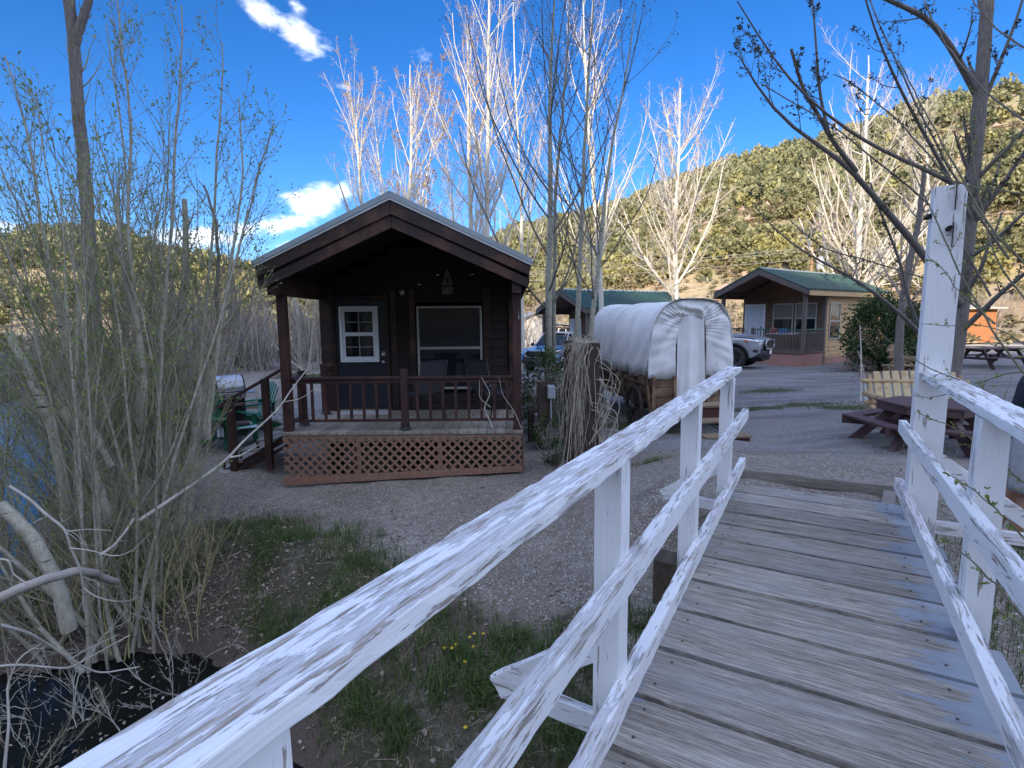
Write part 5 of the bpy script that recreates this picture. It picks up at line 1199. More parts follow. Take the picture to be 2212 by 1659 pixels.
for s in (-1, 1): obj('ear', MB().sphere((s*.096, -.14, 1.635), (.012, .022, .033)), M_skin, PS, smooth=True); obj('shoe', MB().sphere((s*.125, -.03+.04*(s > 0), .035), (.05, .14, .045), 14, 8), M_black, PS, smooth=True)
# ------------------------------------------------------------------ plants
def bark(name, c1, c2, scale=9, dark=(.05, .045, .04), amt=.62, st=(3, 3, 1)):
    m, nt, b = mk(name); f = noise(nt, coord(nt, st), scale, 6, .65); g = noise(nt, coord(nt, (1.2, 1.2, 9)), 3.5, 4)
    c = mix(nt, mrange(nt, f, .35, .65), c1, c2); c = mix(nt, mrange(nt, g, amt, amt+.07), c, dark)
    nt.links.new(c, b.inputs['Base Color']); b.inputs['Roughness'].default_value = .85; b.inputs['Specular IOR Level'].default_value = .25; bump(nt, b, f, .5, .02); return m
B_aspen = bark('aspen_bark', (.72, .68, .58), (.58, .54, .45), amt=.70)
B_aspentw = M('aspen_twigs', (.74, .67, .56), (.58, .50, .41), 3)
B_green = bark('shaded_aspen_bark', (.42, .40, .31), (.27, .26, .205), amt=.60)  # shade on the near aspens put into a darker bark colour
B_greentw = M('dark_twigs', (.19, .165, .13), (.12, .10, .08), 3)
B_dark = bark('furrowed_bark', (.24, .21, .185), (.12, .105, .095), 7, amt=.7, st=(6, 6, 1))
B_willow = bark('willow_bark', (.46, .43, .34), (.28, .26, .20), 12, amt=.63)
B_willowtw = M('willow_twigs', (.40, .36, .20), (.20, .18, .115), 2)
B_yell = M('yellow_willow_shoots', (.46, .40, .17), (.30, .27, .13), 4)
B_dead = M('dead_pale_twig', (.50, .47, .40), (.34, .31, .26), 9)
B_brush = M('bare_brush', (.46, .36, .28), (.33, .26, .21), 3)
B_brushg = M('grey_brush', (.36, .32, .27), (.24, .21, .18), 3)
def leafmat(name, c1, c2, tr=.25):
    m, nt, b = mk(name); g = N(nt, 'ShaderNodeNewGeometry'); nt.links.new(mix(nt, g.outputs['Random Per Island'], c1, c2), b.inputs['Base Color'])
    b.inputs['Roughness'].default_value = .6; b.inputs['Specular IOR Level'].default_value = .3
    t = N(nt, 'ShaderNodeBsdfTranslucent'); nt.links.new(mix(nt, g.outputs['Random Per Island'], c1, c2), t.inputs['Color']); ms = N(nt, 'ShaderNodeMixShader'); ms.inputs[0].default_value = tr
    nt.links.new(b.outputs[0], ms.inputs[1]); nt.links.new(t.outputs[0], ms.inputs[2]); nt.links.new(ms.outputs[0], nt.nodes['Material Output'].inputs[0]); return m
F_leaf = leafmat('young_willow_leaves', (.17, .25, .05), (.30, .38, .10), .35); F_bud = leafmat('red_brown_buds', (.36, .22, .15), (.46, .32, .23)); F_bush = leafmat('bush_leaves', (.03, .065, .018), (.08, .12, .035))
F_ever = leafmat('evergreen_sprays', (.03, .065, .022), (.09, .12, .04), .1); F_jun = leafmat('juniper_foliage', (.18, .175, .075), (.36, .32, .16), .2); F_jun0 = leafmat('dark_juniper_foliage', (.11, .12, .055), (.23, .22, .11), .15); F_jun2 = leafmat('yellow_green_foliage', (.30, .27, .09), (.42, .37, .15), .2)
F_darkbud = leafmat('dark_buds', (.05, .06, .03), (.09, .08, .045)); F_grass = leafmat('grass_blades', (.05, .11, .025), (.17, .21, .07), .3); F_straw = leafmat('dead_grass', (.30, .25, .14), (.45, .39, .25), .2); F_dry = leafmat('dead_leaves', (.16, .11, .075), (.46, .40, .33), .1)
def rg_(s): return np.random.default_rng(s)
def tree(name, label, cat_, base, trunk, r0, levels, seed, tb, tw, group=None, bud=None, budsize=(.05, .012), nb=3, extra=None, rtop=.25, tn=22, parts=('trunk', 'crown')):
    """trunk: world polyline; levels: list of (K,t0,t1,ang,lenfac,radfac,points,wobble,up)"""
    rg = rg_(seed); base = np.array(base, float); root = thing(name, label, cat_, tuple(base), 0, group)
    P = resample(trunk, tn)[None] - base; n = P.shape[1]; P[0, 1:-1, :2] += np.cumsum(rg.normal(0, .010, (n-2, 2)), 0)
    R = (r0*np.linspace(1, rtop, n)**.9)[None]; R[0, 0] *= 1.25
    G0 = [(P, R, 10)]
    if extra is not None:
        for pts, ra, rb in extra:
            q = resample(pts, 14)[None]-base; G0.append((q, np.linspace(ra, rb, 14)[None], 8))
    npmesh(parts[0], *tubes(G0), tb, root, smooth=True)
    srcs = [(g[0], g[1]) for g in G0]; G = []; last = None; L0 = None
    cur = srcs
    for li, (K, t0, t1, ang, lf, rf, npt, wob, up) in enumerate(levels):
        nxt = []
        for P_, R_ in cur:
            Kk = K if li or P_ is srcs[0][0] else max(4, int(K*.6))
            s, d, L, r = spawn(P_, R_, Kk, t0, t1, ang, lf, rf, rg)
            p2, r2 = grow(s, d, L, np.maximum(r, .0022 if li else .006), npt, wob, up, .3, rg); nxt.append((p2, r2))
        G += [(a, b_, 6 if li == 0 else (4 if li == 1 else 3)) for a, b_ in nxt]; cur = nxt
    npmesh(parts[1], *tubes(G), tw, root, smooth=True)
    if bud is not None:
        pc = []
        for P_, R_ in cur:
            p, d = along(P_, nb, .35, 1., rg); d = norm(d + rg.normal(0, .5, d.shape)); pc.append(leaves(p, d, budsize[0]*rg.uniform(.6, 1.3, len(p)), budsize[1], rg))
        npmesh('foliage', *cat(pc), bud, root)
    return root
ASP = [(24, .16, .95, (20, 40), .42, .55, 9, .08, .10), (9, .10, 1., (20, 42), .42, .5, 7, .11, .09), (7, .15, 1., (22, 48), .45, .6, 5, .13, .05)]
def aspen(label, pxs, Y, r0, seed, grp, lv=ASP, tb=B_aspen, tw=B_aspentw, bud=F_bud, bs=(.055, .014), nb=2, dy=0.):
    b = aty(*pxs[0], Y); gz_ = h1(b[0], Y); pts = [aty(q[0], q[1], Y+dy*i) for i, q in enumerate(pxs)]; pts = [np.array((b[0]+(b[0]-pts[1][0])*.1, Y, gz_-.1))]+pts
    return tree('aspen_tree', label, 'tree', (b[0], Y, gz_), pts, r0*(.8 if tb is B_aspen else 1), lv, seed, tb, tw, grp, bud, bs, nb, rtop=.10)
GA = 'sunlit leafless aspens behind the cabin'
aspen('sunlit bare aspen furthest left behind the brown cabin roof', [(790, 600), (782, 448), (775, 330), (752, 160)], 23, .16, 1, GA)
aspen('slim low sunlit aspen between the two tallest left of the brown roof ridge', [(838, 600), (828, 440), (812, 310), (800, 215)], 24, .10, 2, GA)
aspen('sunlit bare aspen standing straight above the brown roof ridge', [(884, 600), (885, 448), (888, 300), (886, 140)], 22.5, .16, 3, GA)
aspen('rusty-tinted slanting aspen just right of the brown roof ridge', [(893, 600), (908, 450), (935, 330), (948, 200)], 25, .11, 4, GA, bs=(.07, .02), nb=5)
aspen('thin grey aspen low behind the right slope of the brown roof', [(985, 600), (980, 470), (968, 360), (960, 270)], 26, .09, 5, GA)
aspen('tall forked aspen with a straight white trunk right of the brown roof ridge', [(1020, 600), (1016, 450), (1011, 260), (1008, 70)], 21, .17, 6, GA)
aspen('tallest white-trunked aspen behind the right slope of the brown roof', [(1048, 620), (1054, 440), (1061, 200), (1064, -60)], 20.5, .18, 7, GA)
aspen('slender aspen behind the dark three-stemmed trees', [(1130, 620), (1128, 420), (1118, 200), (1112, -20)], 26, .13, 8, GA)
aspen('white aspen rising behind the dark leaning stems above the wagon', [(1300, 640), (1285, 420), (1268, 180), (1262, -80)], 24, .16, 9, GA)
ASP2 = [(34, .14, .92, (30, 60), .52, .55, 10, .08, .11), (13, .10, 1., (22, 48), .42, .55, 7, .11, .08), (8, .15, 1., (25, 50), .45, .6, 5, .12, .05)]
aspen('broad sunlit white aspen standing alone behind the wagon and the tan cabin', [(1461, 640), (1458, 500), (1468, 330), (1470, 190)], 31, .26, 10, GA, ASP2)
aspen('sunlit white aspen behind the roof of the tan cabin', [(1848, 610), (1856, 470), (1868, 300), (1876, 120)], 33, .28, 11, GA, ASP2)
aspen('thin sunlit aspen beside the white post, behind the shed', [(2010, 640), (2010, 480), (2000, 300), (1990, 180)], 38, .16, 12, GA, ASP2)
# the three grey stems near the vine posts
NEAR = [(16, .24, .95, (30, 56), .58, .42, 12, .05, .115), (7, .10, 1., (22, 46), .42, .5, 8, .09, .07), (4, .15, 1., (25, 50), .45, .6, 5, .12, .04)]
GN = 'grey bare trees in shade beside the brown cabin'
def near(label, pxs, Y, r0, seed, lv=NEAR): return aspen(label, pxs, Y, r0*.82, seed, GN, lv, B_green, B_greentw, F_darkbud, (.05, .014), 1)
near('thick straight grey trunk nearest the brown cabin, its crown in shade', [(1186, 860), (1187, 640), (1190, 420), (1189, 200), (1202, -60)], 13.5, .135, 21)
near('slender companion stem close behind the thick straight trunk', [(1198, 860), (1196, 640), (1196, 430), (1212, 250), (1225, 30), (1240, -100)], 13.8, .085, 22)
near('middle grey tree above the vine posts, leaning slightly away from the cabin', [(1238, 850), (1244, 700), (1255, 480), (1262, 330), (1285, -60)], 12.6, .095, 23)
near('leaning grey tree over the wagon cover', [(1266, 850), (1276, 700), (1300, 480), (1322, 320), (1348, 190), (1372, 20)], 12.2, .09, 24)
0 and near('thin forked dark stem rising between the leaning trees', [(1215, 860), (1235, 660), (1252, 480), (1262, 380), (1290, 250), (1300, 60)], 12.9, .045, 25, NEAR[:2]+[(3, .2, 1., (25, 50), .42, .6, 4, .1, .04)])
# big tree at right with its limbs
Yb = 13.5
def L(pts, Y): return line3(pts, Y)
limbs = [(L([(2072, 655), (2000, 556), (1960, 505), (1916, 459), (1871, 408), (1846, 365), (1800, 332), (1745, 300), (1680, 258), (1646, 211), (1618, 160), (1596, 120)], [13.4, 10.6]), .105, .012),
 (L([(1850, 370), (1825, 340), (1795, 300), (1764, 240), (1735, 200), (1722, 150), (1709, 106)], [12.1, 11.3]), .052, .028),
 (L([(1790, 285), (1772, 215), (1765, 130), (1757, 20), (1750, -60)], [11.7, 11.2]), .035, .01),
 (L([(2098, 420), (2023, 376), (1950, 345), (1891, 320), (1808, 267), (1735, 205), (1690, 160), (1640, 80), (1593, 3)], [13.4, 9.8]), .055, .010),
 (L([(2096, 470), (2020, 330), (1960, 225), (1915, 130), (1880, 40), (1862, -30)], [13.3, 10.5]), .05, .012),
 (L([(2108, 200), (2060, 110), (2010, 40), (1930, 5), (1850, -30)], [13.5, 12]), .085, .03),
 (L([(2104, 480), (2150, 420), (2212, 330), (2260, 250)], [13.4, 12.2]), .06, .02), (L([(2080, 712), (2122, 672), (2165, 630), (2215, 590), (2270, 540)], [13.4, 11.5]), .07, .03),
 (L([(2090, 560), (2150, 520), (2215, 455), (2300, 400)], [13.4, 12]), .055, .02), (L([(1988, 720), (1940, 672), (1885, 628), (1840, 600), (1790, 572), (1740, 548), (1700, 520), (1655, 478), (1625, 440)], [12.8, 10.5]), .050, .008),
 (L([(2110, 260), (2150, 160), (2190, 60), (2215, -20)], [13.5, 13]), .06, .02), (L([(2070, 740), (1985, 718), (1960, 640), (1945, 560), (1905, 470), (1880, 395)], [13.5, 12.4]), .05, .02)]
b = aty(2058, 800, Yb); gz_ = h1(b[0], Yb)
RT = tree('cottonwood_tree', 'large bare budding tree with a dark furrowed trunk behind the tall white post', 'tree', (b[0], Yb, gz_),
     [np.array((b[0]-.12, Yb, gz_-.1)), aty(2062, 790, Yb), aty(2076, 640, Yb), aty(2092, 430, Yb), aty(2112, 190, Yb), aty(2126, 20, Yb), aty(2134, -160, Yb)], .185,
     [(14, .2, .98, (25, 50), .22, .42, 9, .07, .10), (7, .1, 1., (25, 50), .38, .5, 6, .1, .06), (4, .15, 1., (25, 55), .42, .55, 4, .12, .04)], 31, B_dark, B_greentw, None, F_darkbud, (.05, .014), 2, extra=limbs, rtop=.6)
# smaller grey forked trunk between the tan cabin and the white post
Yc = 16.5; b = aty(1945, 780, Yc)
tree('small_tree', 'small grey forked tree between the evergreen bush and the white post', 'tree', (b[0], Yc, h1(b[0], Yc)), [np.array((b[0], Yc, h1(b[0], Yc)-.1)), aty(1944, 690, Yc), aty(1956, 610, Yc), aty(1966, 560, Yc), aty(1985, 470, Yc), aty(1996, 360, Yc)], .13,
     [(12, .3, 1., (25, 50), .4, .5, 8, .08, .08), (7, .15, 1., (25, 50), .45, .5, 5, .1, .05), (4, .2, 1., (25, 50), .45, .5, 4, .1, .05)], 33, B_dark, B_brush, None, F_bud, (.05, .012), 1, rtop=.4)
# weeping sapling
Ys = 13.2; b = aty(1860, 862, Ys); rg = rg_(35); root = thing('sapling', 'thin birch-barked sapling with drooping twigs at the edge of the gravel', 'sapling', (b[0], Ys, h1(b[0], Ys)))
G = []
for dx, hh_ in ((0, 1.9), (.13, 1.25)): 
    q = resample([(dx, 0, -.05), (dx*.8-.04, 0, hh_*.4), (-.10+dx*.5, 0, hh_*.75), (-.14, .03, hh_)], 10); G.append((q[None], np.linspace(.028, .008, 10)[None], 7))
npmesh('trunk', *tubes(G), B_aspen, root, smooth=True)
s, d, Ln, r = spawn(G[0][0], G[0][1], 34, .35, 1., (60, 110), .42, .5, rg); P, R = grow(s, d, Ln, r*.5+.002, 10, .12, -.22, rng=rg); s, d, Ln, r = spawn(P, R, 7, .2, 1., (20, 60), .5, .6, rg); P2_, R2_ = grow(s, d, Ln, np.maximum(r, .002), 6, .1, -.25, rng=rg)
npmesh('crown', *tubes([(P, R, 4), (P2_, R2_, 3)]), M('reddish_twigs', (.28, .17, .14), (.19, .12, .10), 4), root)

# ------------------------------------------------------------------ willows on the stream bank
def clump(name, label, cat_, x, y, n, hgt, lean, spread, r0, seed, tb, tw, lf=None, nleaf=2, lsize=(.032, .006), k2=10, k3=6, stub=0, group=None, up=.03, ang=(14, 38), wob=.045, bd=.25):
    rg = rg_(seed); z = h1(x, y); root = thing(name, label, cat_, (x, y, z), 0, group)
    a = rg.uniform(0, 2*np.pi, n); rr_ = bd*np.sqrt(rg.uniform(0, 1, n)); st = np.c_[rr_*np.cos(a), rr_*np.sin(a)*.8, np.full(n, -.15)]
    az = rg.uniform(0, 2*np.pi, n); tilt = np.abs(rg.normal(0, spread, n)); d = np.c_[np.minimum(np.cos(az)*np.sin(tilt)+lean[0], .30), np.sin(az)*np.sin(tilt)*.6+lean[1], np.cos(tilt)]
    Ls = hgt*rg.uniform(.55, 1.1, n); P, R = grow(st, d, Ls, r0*rg.uniform(.4, 1.15, n), 14, wob, up, .18, rg)
    s, d, Ln, r = spawn(P, R, k2, .10, .98, ang, .42, .45, rg); P1, R1 = grow(s, d, Ln, np.maximum(r, .003), 8, .08, .07, .3, rg)
    s, d, Ln, r = spawn(P1, R1, k3, .1, 1., (18, 48), .40, .55, rg); P2, R2 = grow(s, d, Ln, np.maximum(r, .0018), 5, .12, .04, .4, rg)
    npmesh('stems', *tubes([(P, R, 8)]), tb, root, smooth=True); npmesh('crown', *tubes([(P1, R1, 5), (P2, R2, 3)]), tw, root, smooth=True)
    if lf:
        p, d = along(P2, nleaf, .3, 1., rg); k = rg.uniform(0, 1, len(p)) < .45 + 1.2*(vnoise(p[:, 0]+x, p[:, 2], 1.0, seed)+.3); p = p[k]; d = norm(d[k]+rg.normal(0, .45, (k.sum(), 3)))
        npmesh('leaves', *leaves(p, d, lsize[0]*rg.uniform(.6, 1.3, len(p)), lsize[1], rg), lf, root)
    return root
GW = 'budding willow clumps on the stream bank'
B_wdark = M('dark_willow_twigs', (.36, .32, .21), (.19, .165, .115), 3)
WL = [clump('willow_shrub', 'many-stemmed budding willow nearest the bridge on the leafy bank', 'shrub', -4.05, 5.0, 24, 4.6, (-.10, .06), .50, .024, 41, B_willow, B_wdark, F_leaf, 2, (.034, .009), 16, 12, group=GW, bd=.55),
 clump('willow_shrub', 'tall willow clump with thick pale trunks beside the picnic table', 'shrub', -4.8, 6.8, 20, 5.8, (.04, .02), .44, .036, 42, B_willow, B_wdark, F_leaf, 2, (.036, .009), 18, 12, group=GW, bd=.5),
 clump('willow_shrub', 'willow clump leaning out of the picture over the water', 'shrub', -5.9, 5.6, 16, 4.8, (-.16, .0), .40, .024, 43, B_willow, B_wdark, F_leaf, 2, (.034, .009), 14, 12, group=GW, bd=.5),
 clump('willow_shrub', 'low thicket of thin olive shoots at the foot of the nearest willow', 'shrub', -3.75, 5.25, 55, 1.5, (.0, -.02), .42, .008, 44, B_yell, B_willowtw, None, 1, k2=6, k3=4, wob=.09, group=GW, bd=.75),
 clump('willow_shrub', 'low tangle of thin shoots on the leaf-strewn bank at the frame edge', 'shrub', -4.9, 4.75, 50, 1.7, (-.1, -.05), .45, .009, 45, B_willowtw, B_willowtw, None, 1, k2=5, k3=3, group=GW, bd=.8),
 clump('willow_shrub', 'yellowish willow shoots between the picnic table and the water', 'shrub', -5.3, 7.4, 40, 2.6, (-.05, .05), .34, .012, 46, B_yell, B_willowtw, F_leaf, 1, k2=6, k3=4, group=GW, bd=.8)]
clump('dead_tangle', 'tangle of pale dead curling twigs along the edge of the dark water', 'branches', -3.5, 4.25, 34, 1.25, (-.1, -.15), .95, .008, 47, B_dead, B_dead, None, 1, k2=7, k3=4, up=-.03, wob=.17, bd=.9)
clump('dead_tangle', 'reddish-grey dead twigs matted on the bank at the frame edge', 'branches', -3.6, 3.75, 26, 1.1, (-.1, .1), 1.1, .006, 48, B_brush, B_willowtw, None, 1, k2=7, k3=4, up=-.03, wob=.2, bd=.6)
# individually placed pale thick trunks of the rear clump, some sawn off
def stemthing(label, pts, Y, ra, rb, mat=B_willow, sides=9, name='leaning_willow', cat_='tree trunk', group=None, twigs=0, seed=0, cut=True, tw=None, lv=(.25, .5), leafy_=False):
    q = resample(line3(pts, Y), 16); base = q[0].copy(); root = thing(name, label, cat_, tuple(base), 0, group); rg = rg_(900+seed)
    q = q-base; q[1:-1] += rg.normal(0, .006, (14, 3)); R = np.linspace(ra, rb, 16)
    npmesh('trunk', *tubes([(q[None], R[None], sides)]), mat, root, smooth=True)
    if cut: d = norm(q[-1]-q[-2]); obj('cut_face', MB().cyl(tuple(q[-1]-d*.004), tuple(q[-1]+d*.006), rb*1.0, n=14), M('sawn_wood', (.50, .34, .17), (.40, .27, .13), 10), root)
    if twigs:
        s, d, Ln, r = spawn(q[None], R[None], twigs, .2, 1., (20, 50), lv[0], .4, rg); P, R2 = grow(s, d, Ln, np.clip(r, .003, .014), 10, .08, .08, rng=rg); s, d, Ln, r = spawn(P, R2, 8, .1, 1., (20, 50), lv[1], .5, rg); P3, R3 = grow(s, d, Ln, np.maximum(r, .002), 5, .12, .03, rng=rg)
        npmesh('twigs', *tubes([(P, R2, 5), (P3, R3, 3)]), tw or B_willowtw, root, smooth=True)
        if leafy_: p, d = along(P3, 2, .3, 1., rg); d = norm(d+rg.normal(0, .45, d.shape)); npmesh('foliage', *leaves(p, d, .036*rg.uniform(.6, 1.3, len(p)), .009, rg), F_leaf, root)
    return root
GT_ = 'pale willow trunks by the picnic table'
stemthing('tall dark-barked trunk rising straight out of the willow thicket', [(212, 860), (205, 720), (192, 500), (172, 260), (155, 60), (146, -60)], 9.6, .115, .08, B_dark, 12, 'bare_tree', 'tree', None, 26, 1, False)
stemthing('branch fork at the top of the tall dark trunk', [(160, 100), (172, 60), (192, 0), (205, -50)], 9.6, .075, .05, B_dark, 9, 'forked_branch', 'branch', None, 6, 2, False)
stemthing('pale sawn trunk leaning up beside the picnic table, cut short', [(388, 1150), (400, 1060), (418, 960), (424, 890), (430, 846)], 6.6, .055, .042, group=GT_, seed=3)
stemthing('grey trunk with peeling bark closest to the green chair', [(402, 1180), (408, 1060), (428, 900), (460, 770), (474, 720)], 6.9, .075, .05, group=GT_, seed=4, twigs=10)
for i_, (lb, p_) in enumerate((('slender budding stem arching toward the cabin eave from the pale trunks', [(440, 940), (462, 760), (498, 600), (532, 470), (560, 370), (592, 262)]), ('tall slender stem whose tip stands alone against the sky above the willow', [(425, 930), (440, 700), (462, 500), (468, 320), (482, 200), (480, 92)]), ('slender willow stem forking over the cloud beside the cabin roof', [(450, 950), (470, 740), (500, 560), (520, 430), (526, 330), (515, 210)]), ('slender willow stem rising close to the tall dark-barked trunk', [(340, 950), (350, 700), (372, 480), (378, 280), (400, 130), (392, 10)]), ('slender willow stem high in the middle of the willow crown', [(300, 950), (300, 700), (270, 480), (290, 280), (262, 100), (250, -30)]), ('slender willow stem fanning over the water at the frame edge', [(180, 950), (130, 700), (90, 480), (60, 280), (10, 120)]))):
    stemthing(lb, p_, 6.6-.25*i_, .026, .006, group=GT_, seed=40+i_, twigs=24, cut=False, tw=B_wdark, lv=(.34, .5), leafy_=True)
stemthing('slender dark stem above the sawn crotch, near the grill', [(474, 720), (468, 640), (472, 560), (466, 470), (440, 400)], 6.9, .032, .014, B_dark, 8, group=GT_, seed=5, twigs=9, cut=False)
stemthing('smooth grey trunk crossing behind the olive shoots', [(330, 1120), (352, 980), (372, 840), (392, 700), (404, 560), (398, 430)], 6.7, .06, .03, group=GT_, seed=6, twigs=12, cut=False)
stemthing('pale forked trunk in the middle of the willow thicket', [(262, 1180), (282, 1030), (318, 880), (300, 700), (262, 560), (250, 420)], 5.6, .055, .02, group=GT_, seed=7, twigs=14, cut=False)
stemthing('thick sawn trunk with an orange cut face leaning left out of the thicket', [(236, 1130), (205, 1040), (180, 975), (165, 930), (136, 885)], 5.1, .058, .043, group=GT_, seed=8)
stemthing('sawn pale branch with an orange cut face above the water', [(240, 1010), (200, 925), (163, 890), (134, 850), (112, 806)], 5.3, .04, .034, group=GT_, seed=9)
stemthing('grey sloping trunk in front of the bright water', [(150, 1130), (128, 980), (96, 880), (60, 800), (20, 720)], 5.0, .055, .035, group=GT_, seed=10, twigs=10, cut=False)
stemthing('smooth curved trunk low on the leaf-covered bank', [(150, 1360), (122, 1260), (85, 1180), (45, 1135), (0, 1090)], 3.9, .055, .045, group=GT_, seed=11, cut=False)
stemthing('grey horizontal limb reaching across the water at the frame edge', [(-40, 1310), (60, 1262), (120, 1243), (176, 1229), (200, 1236), (225, 1250), (251, 1256)], [3.0, 3.7], .032, .024, M('smooth_grey_limb', (.40, .35, .30), (.30, .265, .23), 9), group=GT_, seed=12, cut=False)
# gnarled stumps with sprouts in the middle distance
GS = 'gnarled willow stumps beyond the gravel'
for i, (px, py, Y, sc, lb) in enumerate(((505, 770, 24.5, 1.9, 'gnarled dark willow stump with long slanting branches behind the grill'), (668, 775, 24., 1.5, 'pale broken willow stump seen through the porch opening'), (560, 778, 23.5, 1.1, 'small cluster of bare upright sprouts behind the step handrail'), (455, 790, 22, 1.4, 'fallen grey willow trunk with bare sprouts behind the picnic table'))):
    q = aty(px, py, Y); clump('willow_stump', lb, 'stump', q[0], Y, 20, 2.6*sc, (-.15*(i in (0, 3)), 0), .48, .055*sc, 60+i, B_dark if i in (0, 3) else B_dead, B_brushg, None, 1, k2=8, k3=5, group=GS, bd=.4*sc, ang=(20, 50))
# brush thickets: variants copied
B_wdark = M('dark_willow_twigs', (.26, .225, .17), (.14, .12, .095), 3)
def variant(seed, tb, tw, n=46, h=2.6, lf=None):
    return clump('bare_bush', 'x', 'bush', 0., 30., n, h, (0, 0), .42, .018, seed, tb, tw, lf, 1, k2=9, k3=6, bd=.8, ang=(18, 45))
bushes = {'g': [variant(70, B_brushg, B_brushg), variant(71, B_brushg, B_brushg)], 'r': [variant(72, B_brush, B_brush), variant(73, B_brush, B_brush)]}
BL = [  # x,y,scale,kind,label
 (-11.6, 23.5, 1.3, 'g', 'grey bare thicket bush behind the grill, nearest the water'), (-9.6, 16.5, 1.3, 'g', 'grey bare thicket bush hidden behind the willow stems'), (-11.8, 15.2, 1.35, 'g', 'grey thicket bush on the far bank above the bright water'), (-8.2, 26.5, 1.45, 'g', 'grey thicket bush seen between the willow and the porch post'),
 (-11.0, 27.5, 1.7, 'g', 'tall grey thicket bush rising behind the gnarled stump'), (-13.5, 21, 1.6, 'g', 'grey thicket bush behind the dark straight trunk'), (-17, 20, 1.6, 'g', 'grey thicket bush at the frame edge behind the water'), (-6.2, 28.5, 1.7, 'r', 'pinkish sunlit thicket bush between the porch post and the cabin wall'),
 (-8.8, 31, 2.0, 'r', 'sunlit tan thicket bush left of the porch post'), (-10.5, 29, 1.9, 'r', 'sunlit tan thicket bush above the grey stump bushes'), (-15, 31, 2., 'r', 'tan thicket bush beyond the far bank'), (-21, 33, 2.1, 'r', 'tan thicket bush far back behind the willow trunks'), (-27, 34, 2.1, 'g', 'grey thicket bush far back at the frame edge'),
 (-7.6, 24.5, .8, 'g', 'low grey bush close behind the cabin porch rail'), (.6, 36, 1.9, 'r', 'tan sunlit bush above the roof of the white shed'), (3.2, 50, 2.3, 'r', 'orange-tan brush on the slope foot behind the near trunks'), (-1.2, 48, 2.3, 'r', 'orange-tan brush just clear of the brown cabin corner'), (9.6, 42, 1.9, 'r', 'tan brush behind the far end of the half-hidden cabin'),
 (13.5, 40, 1.7, 'r', 'tan brush between the wagon top and the tan cabin porch'), (11.4, 32.5, 1.3, 'r', 'tan brush seen under the tan cabin porch roof'), (16.5, 44, 2.0, 'r', 'tan brush left behind the tan cabin'), (27.5, 46, 1.8, 'r', 'tan brush behind the tan cabin end wall'), (33, 50, 2., 'r', 'pinkish brush behind the orange shed'),
 (38, 44, 1.9, 'r', 'pinkish brush right of the orange shed'), (43, 47, 2., 'r', 'pinkish brush beyond the far picnic table'), (48, 46, 2., 'r', 'pinkish brush at the frame edge beyond the lawn')]
cnt = {'g': 0, 'r': 0}
for x, y, s_, k, lb in BL:
    i = cnt[k]; cnt[k] += 1; src = bushes[k][i % 2]; o = src if i < 2 else copy_tree(src)
    o.location = (x, y, h1(x, y)-.05); o.rotation_euler = (0, 0, i*1.7); o.scale = (s_*1.05, s_*1.05, s_*.9); o['label'] = lb; o['group'] = 'bare brush thickets'
# leafy bushes
def leafy(name, label, cat_, x, y, w, h, n, lsize, mat, tmat, seed, dens=.55, group=None, shape=1.):
    rg = rg_(seed); z = h1(x, y); root = thing(name, label, cat_, (x, y, z), 0, group)
    m = 26; st = np.c_[rg.normal(0, w*.08, (m, 2)), np.full(m, -.05)]; d = np.c_[rg.normal(0, .33, (m, 2)), np.ones(m)]; P, R = grow(st, d, h*rg.uniform(.6, 1., m), rg.uniform(.008, .02, m), 9, .08, .03, rng=rg)
    s, d, Ln, r = spawn(P, R, 10, .1, 1., (25, 65), .32, .5, rg); P1, R1 = grow(s, d, Ln, np.maximum(r, .003), 6, .12, .03, rng=rg)
    npmesh('stems', *tubes([(P, R, 6), (P1, R1, 4)]), tmat, root, smooth=True)
    c = rg.normal(0, 1, (n//26, 3)); c = norm(c)*rg.uniform(.35, 1., (n//26, 1))**.5*np.array((w/2, w/2, h/2)); c[:, 2] = c[:, 2]*1.0+h*.52
    c[:, :2] *= (1.08-shape*.35*np.clip(c[:, 2:3]/h, 0, 1)**2); p = np.repeat(c, 26, 0)+rg.normal(0, 1, (len(c)*26, 3))*np.array((.13, .13, .12))*w*.55
    p = p[p[:, 2] > .02]; dd = norm(norm(p-np.array((0, 0, h*.4)))+rg.normal(0, .7, p.shape)); npmesh('foliage', *leaves(p, dd, lsize*rg.uniform(.6, 1.3, len(p)), lsize*.28, rg), mat, root); return root
q = aty(1172, 800, 10.6)
leafy('leafy_bush', 'green leafy bush between the brown cabin and the vine posts', 'bush', q[0]+.05, 10.6, 1.05, 1.75, 3600, .055, F_bush, B_brushg, 80)
leafy('leafy_bush', 'low green bush trailing by the cabin corner', 'bush', .62, 9.3, .55, .65, 800, .045, F_bush, B_brushg, 81)
clump('bare_bush', 'thin bare saplings tangled in the leafy bush by the vine posts', 'bush', 1.15, 9.6, 16, 2.0, (.02, 0), .22, .010, 82, B_brushg, B_brushg, None, 1, k2=6, k3=3, bd=.3)
q = aty(1893, 790, 20.4); leafy('evergreen_bush', 'tall dark evergreen bush against the side wall of the tan cabin', 'bush', q[0]+.1, 20.6, 2.0, 2.9, 9000, .13, F_ever, B_dark, 83, shape=.6)
q = aty(1972, 790, 21); leafy('evergreen_bush', 'narrow dark evergreen bush beside the orange shed', 'bush', q[0], 21.4, 1.4, 2.5, 5000, .13, F_ever, B_dark, 84, shape=.6)
q = aty(1795, 770, 21); clump('bare_bush', 'reddish bare shrub at the skirting corner of the tan cabin', 'bush', 13.6, 21.4, 26, 1.3, (0, 0), .6, .010, 85, B_brush, B_brush, None, 1, k2=8, k3=5, bd=.3)
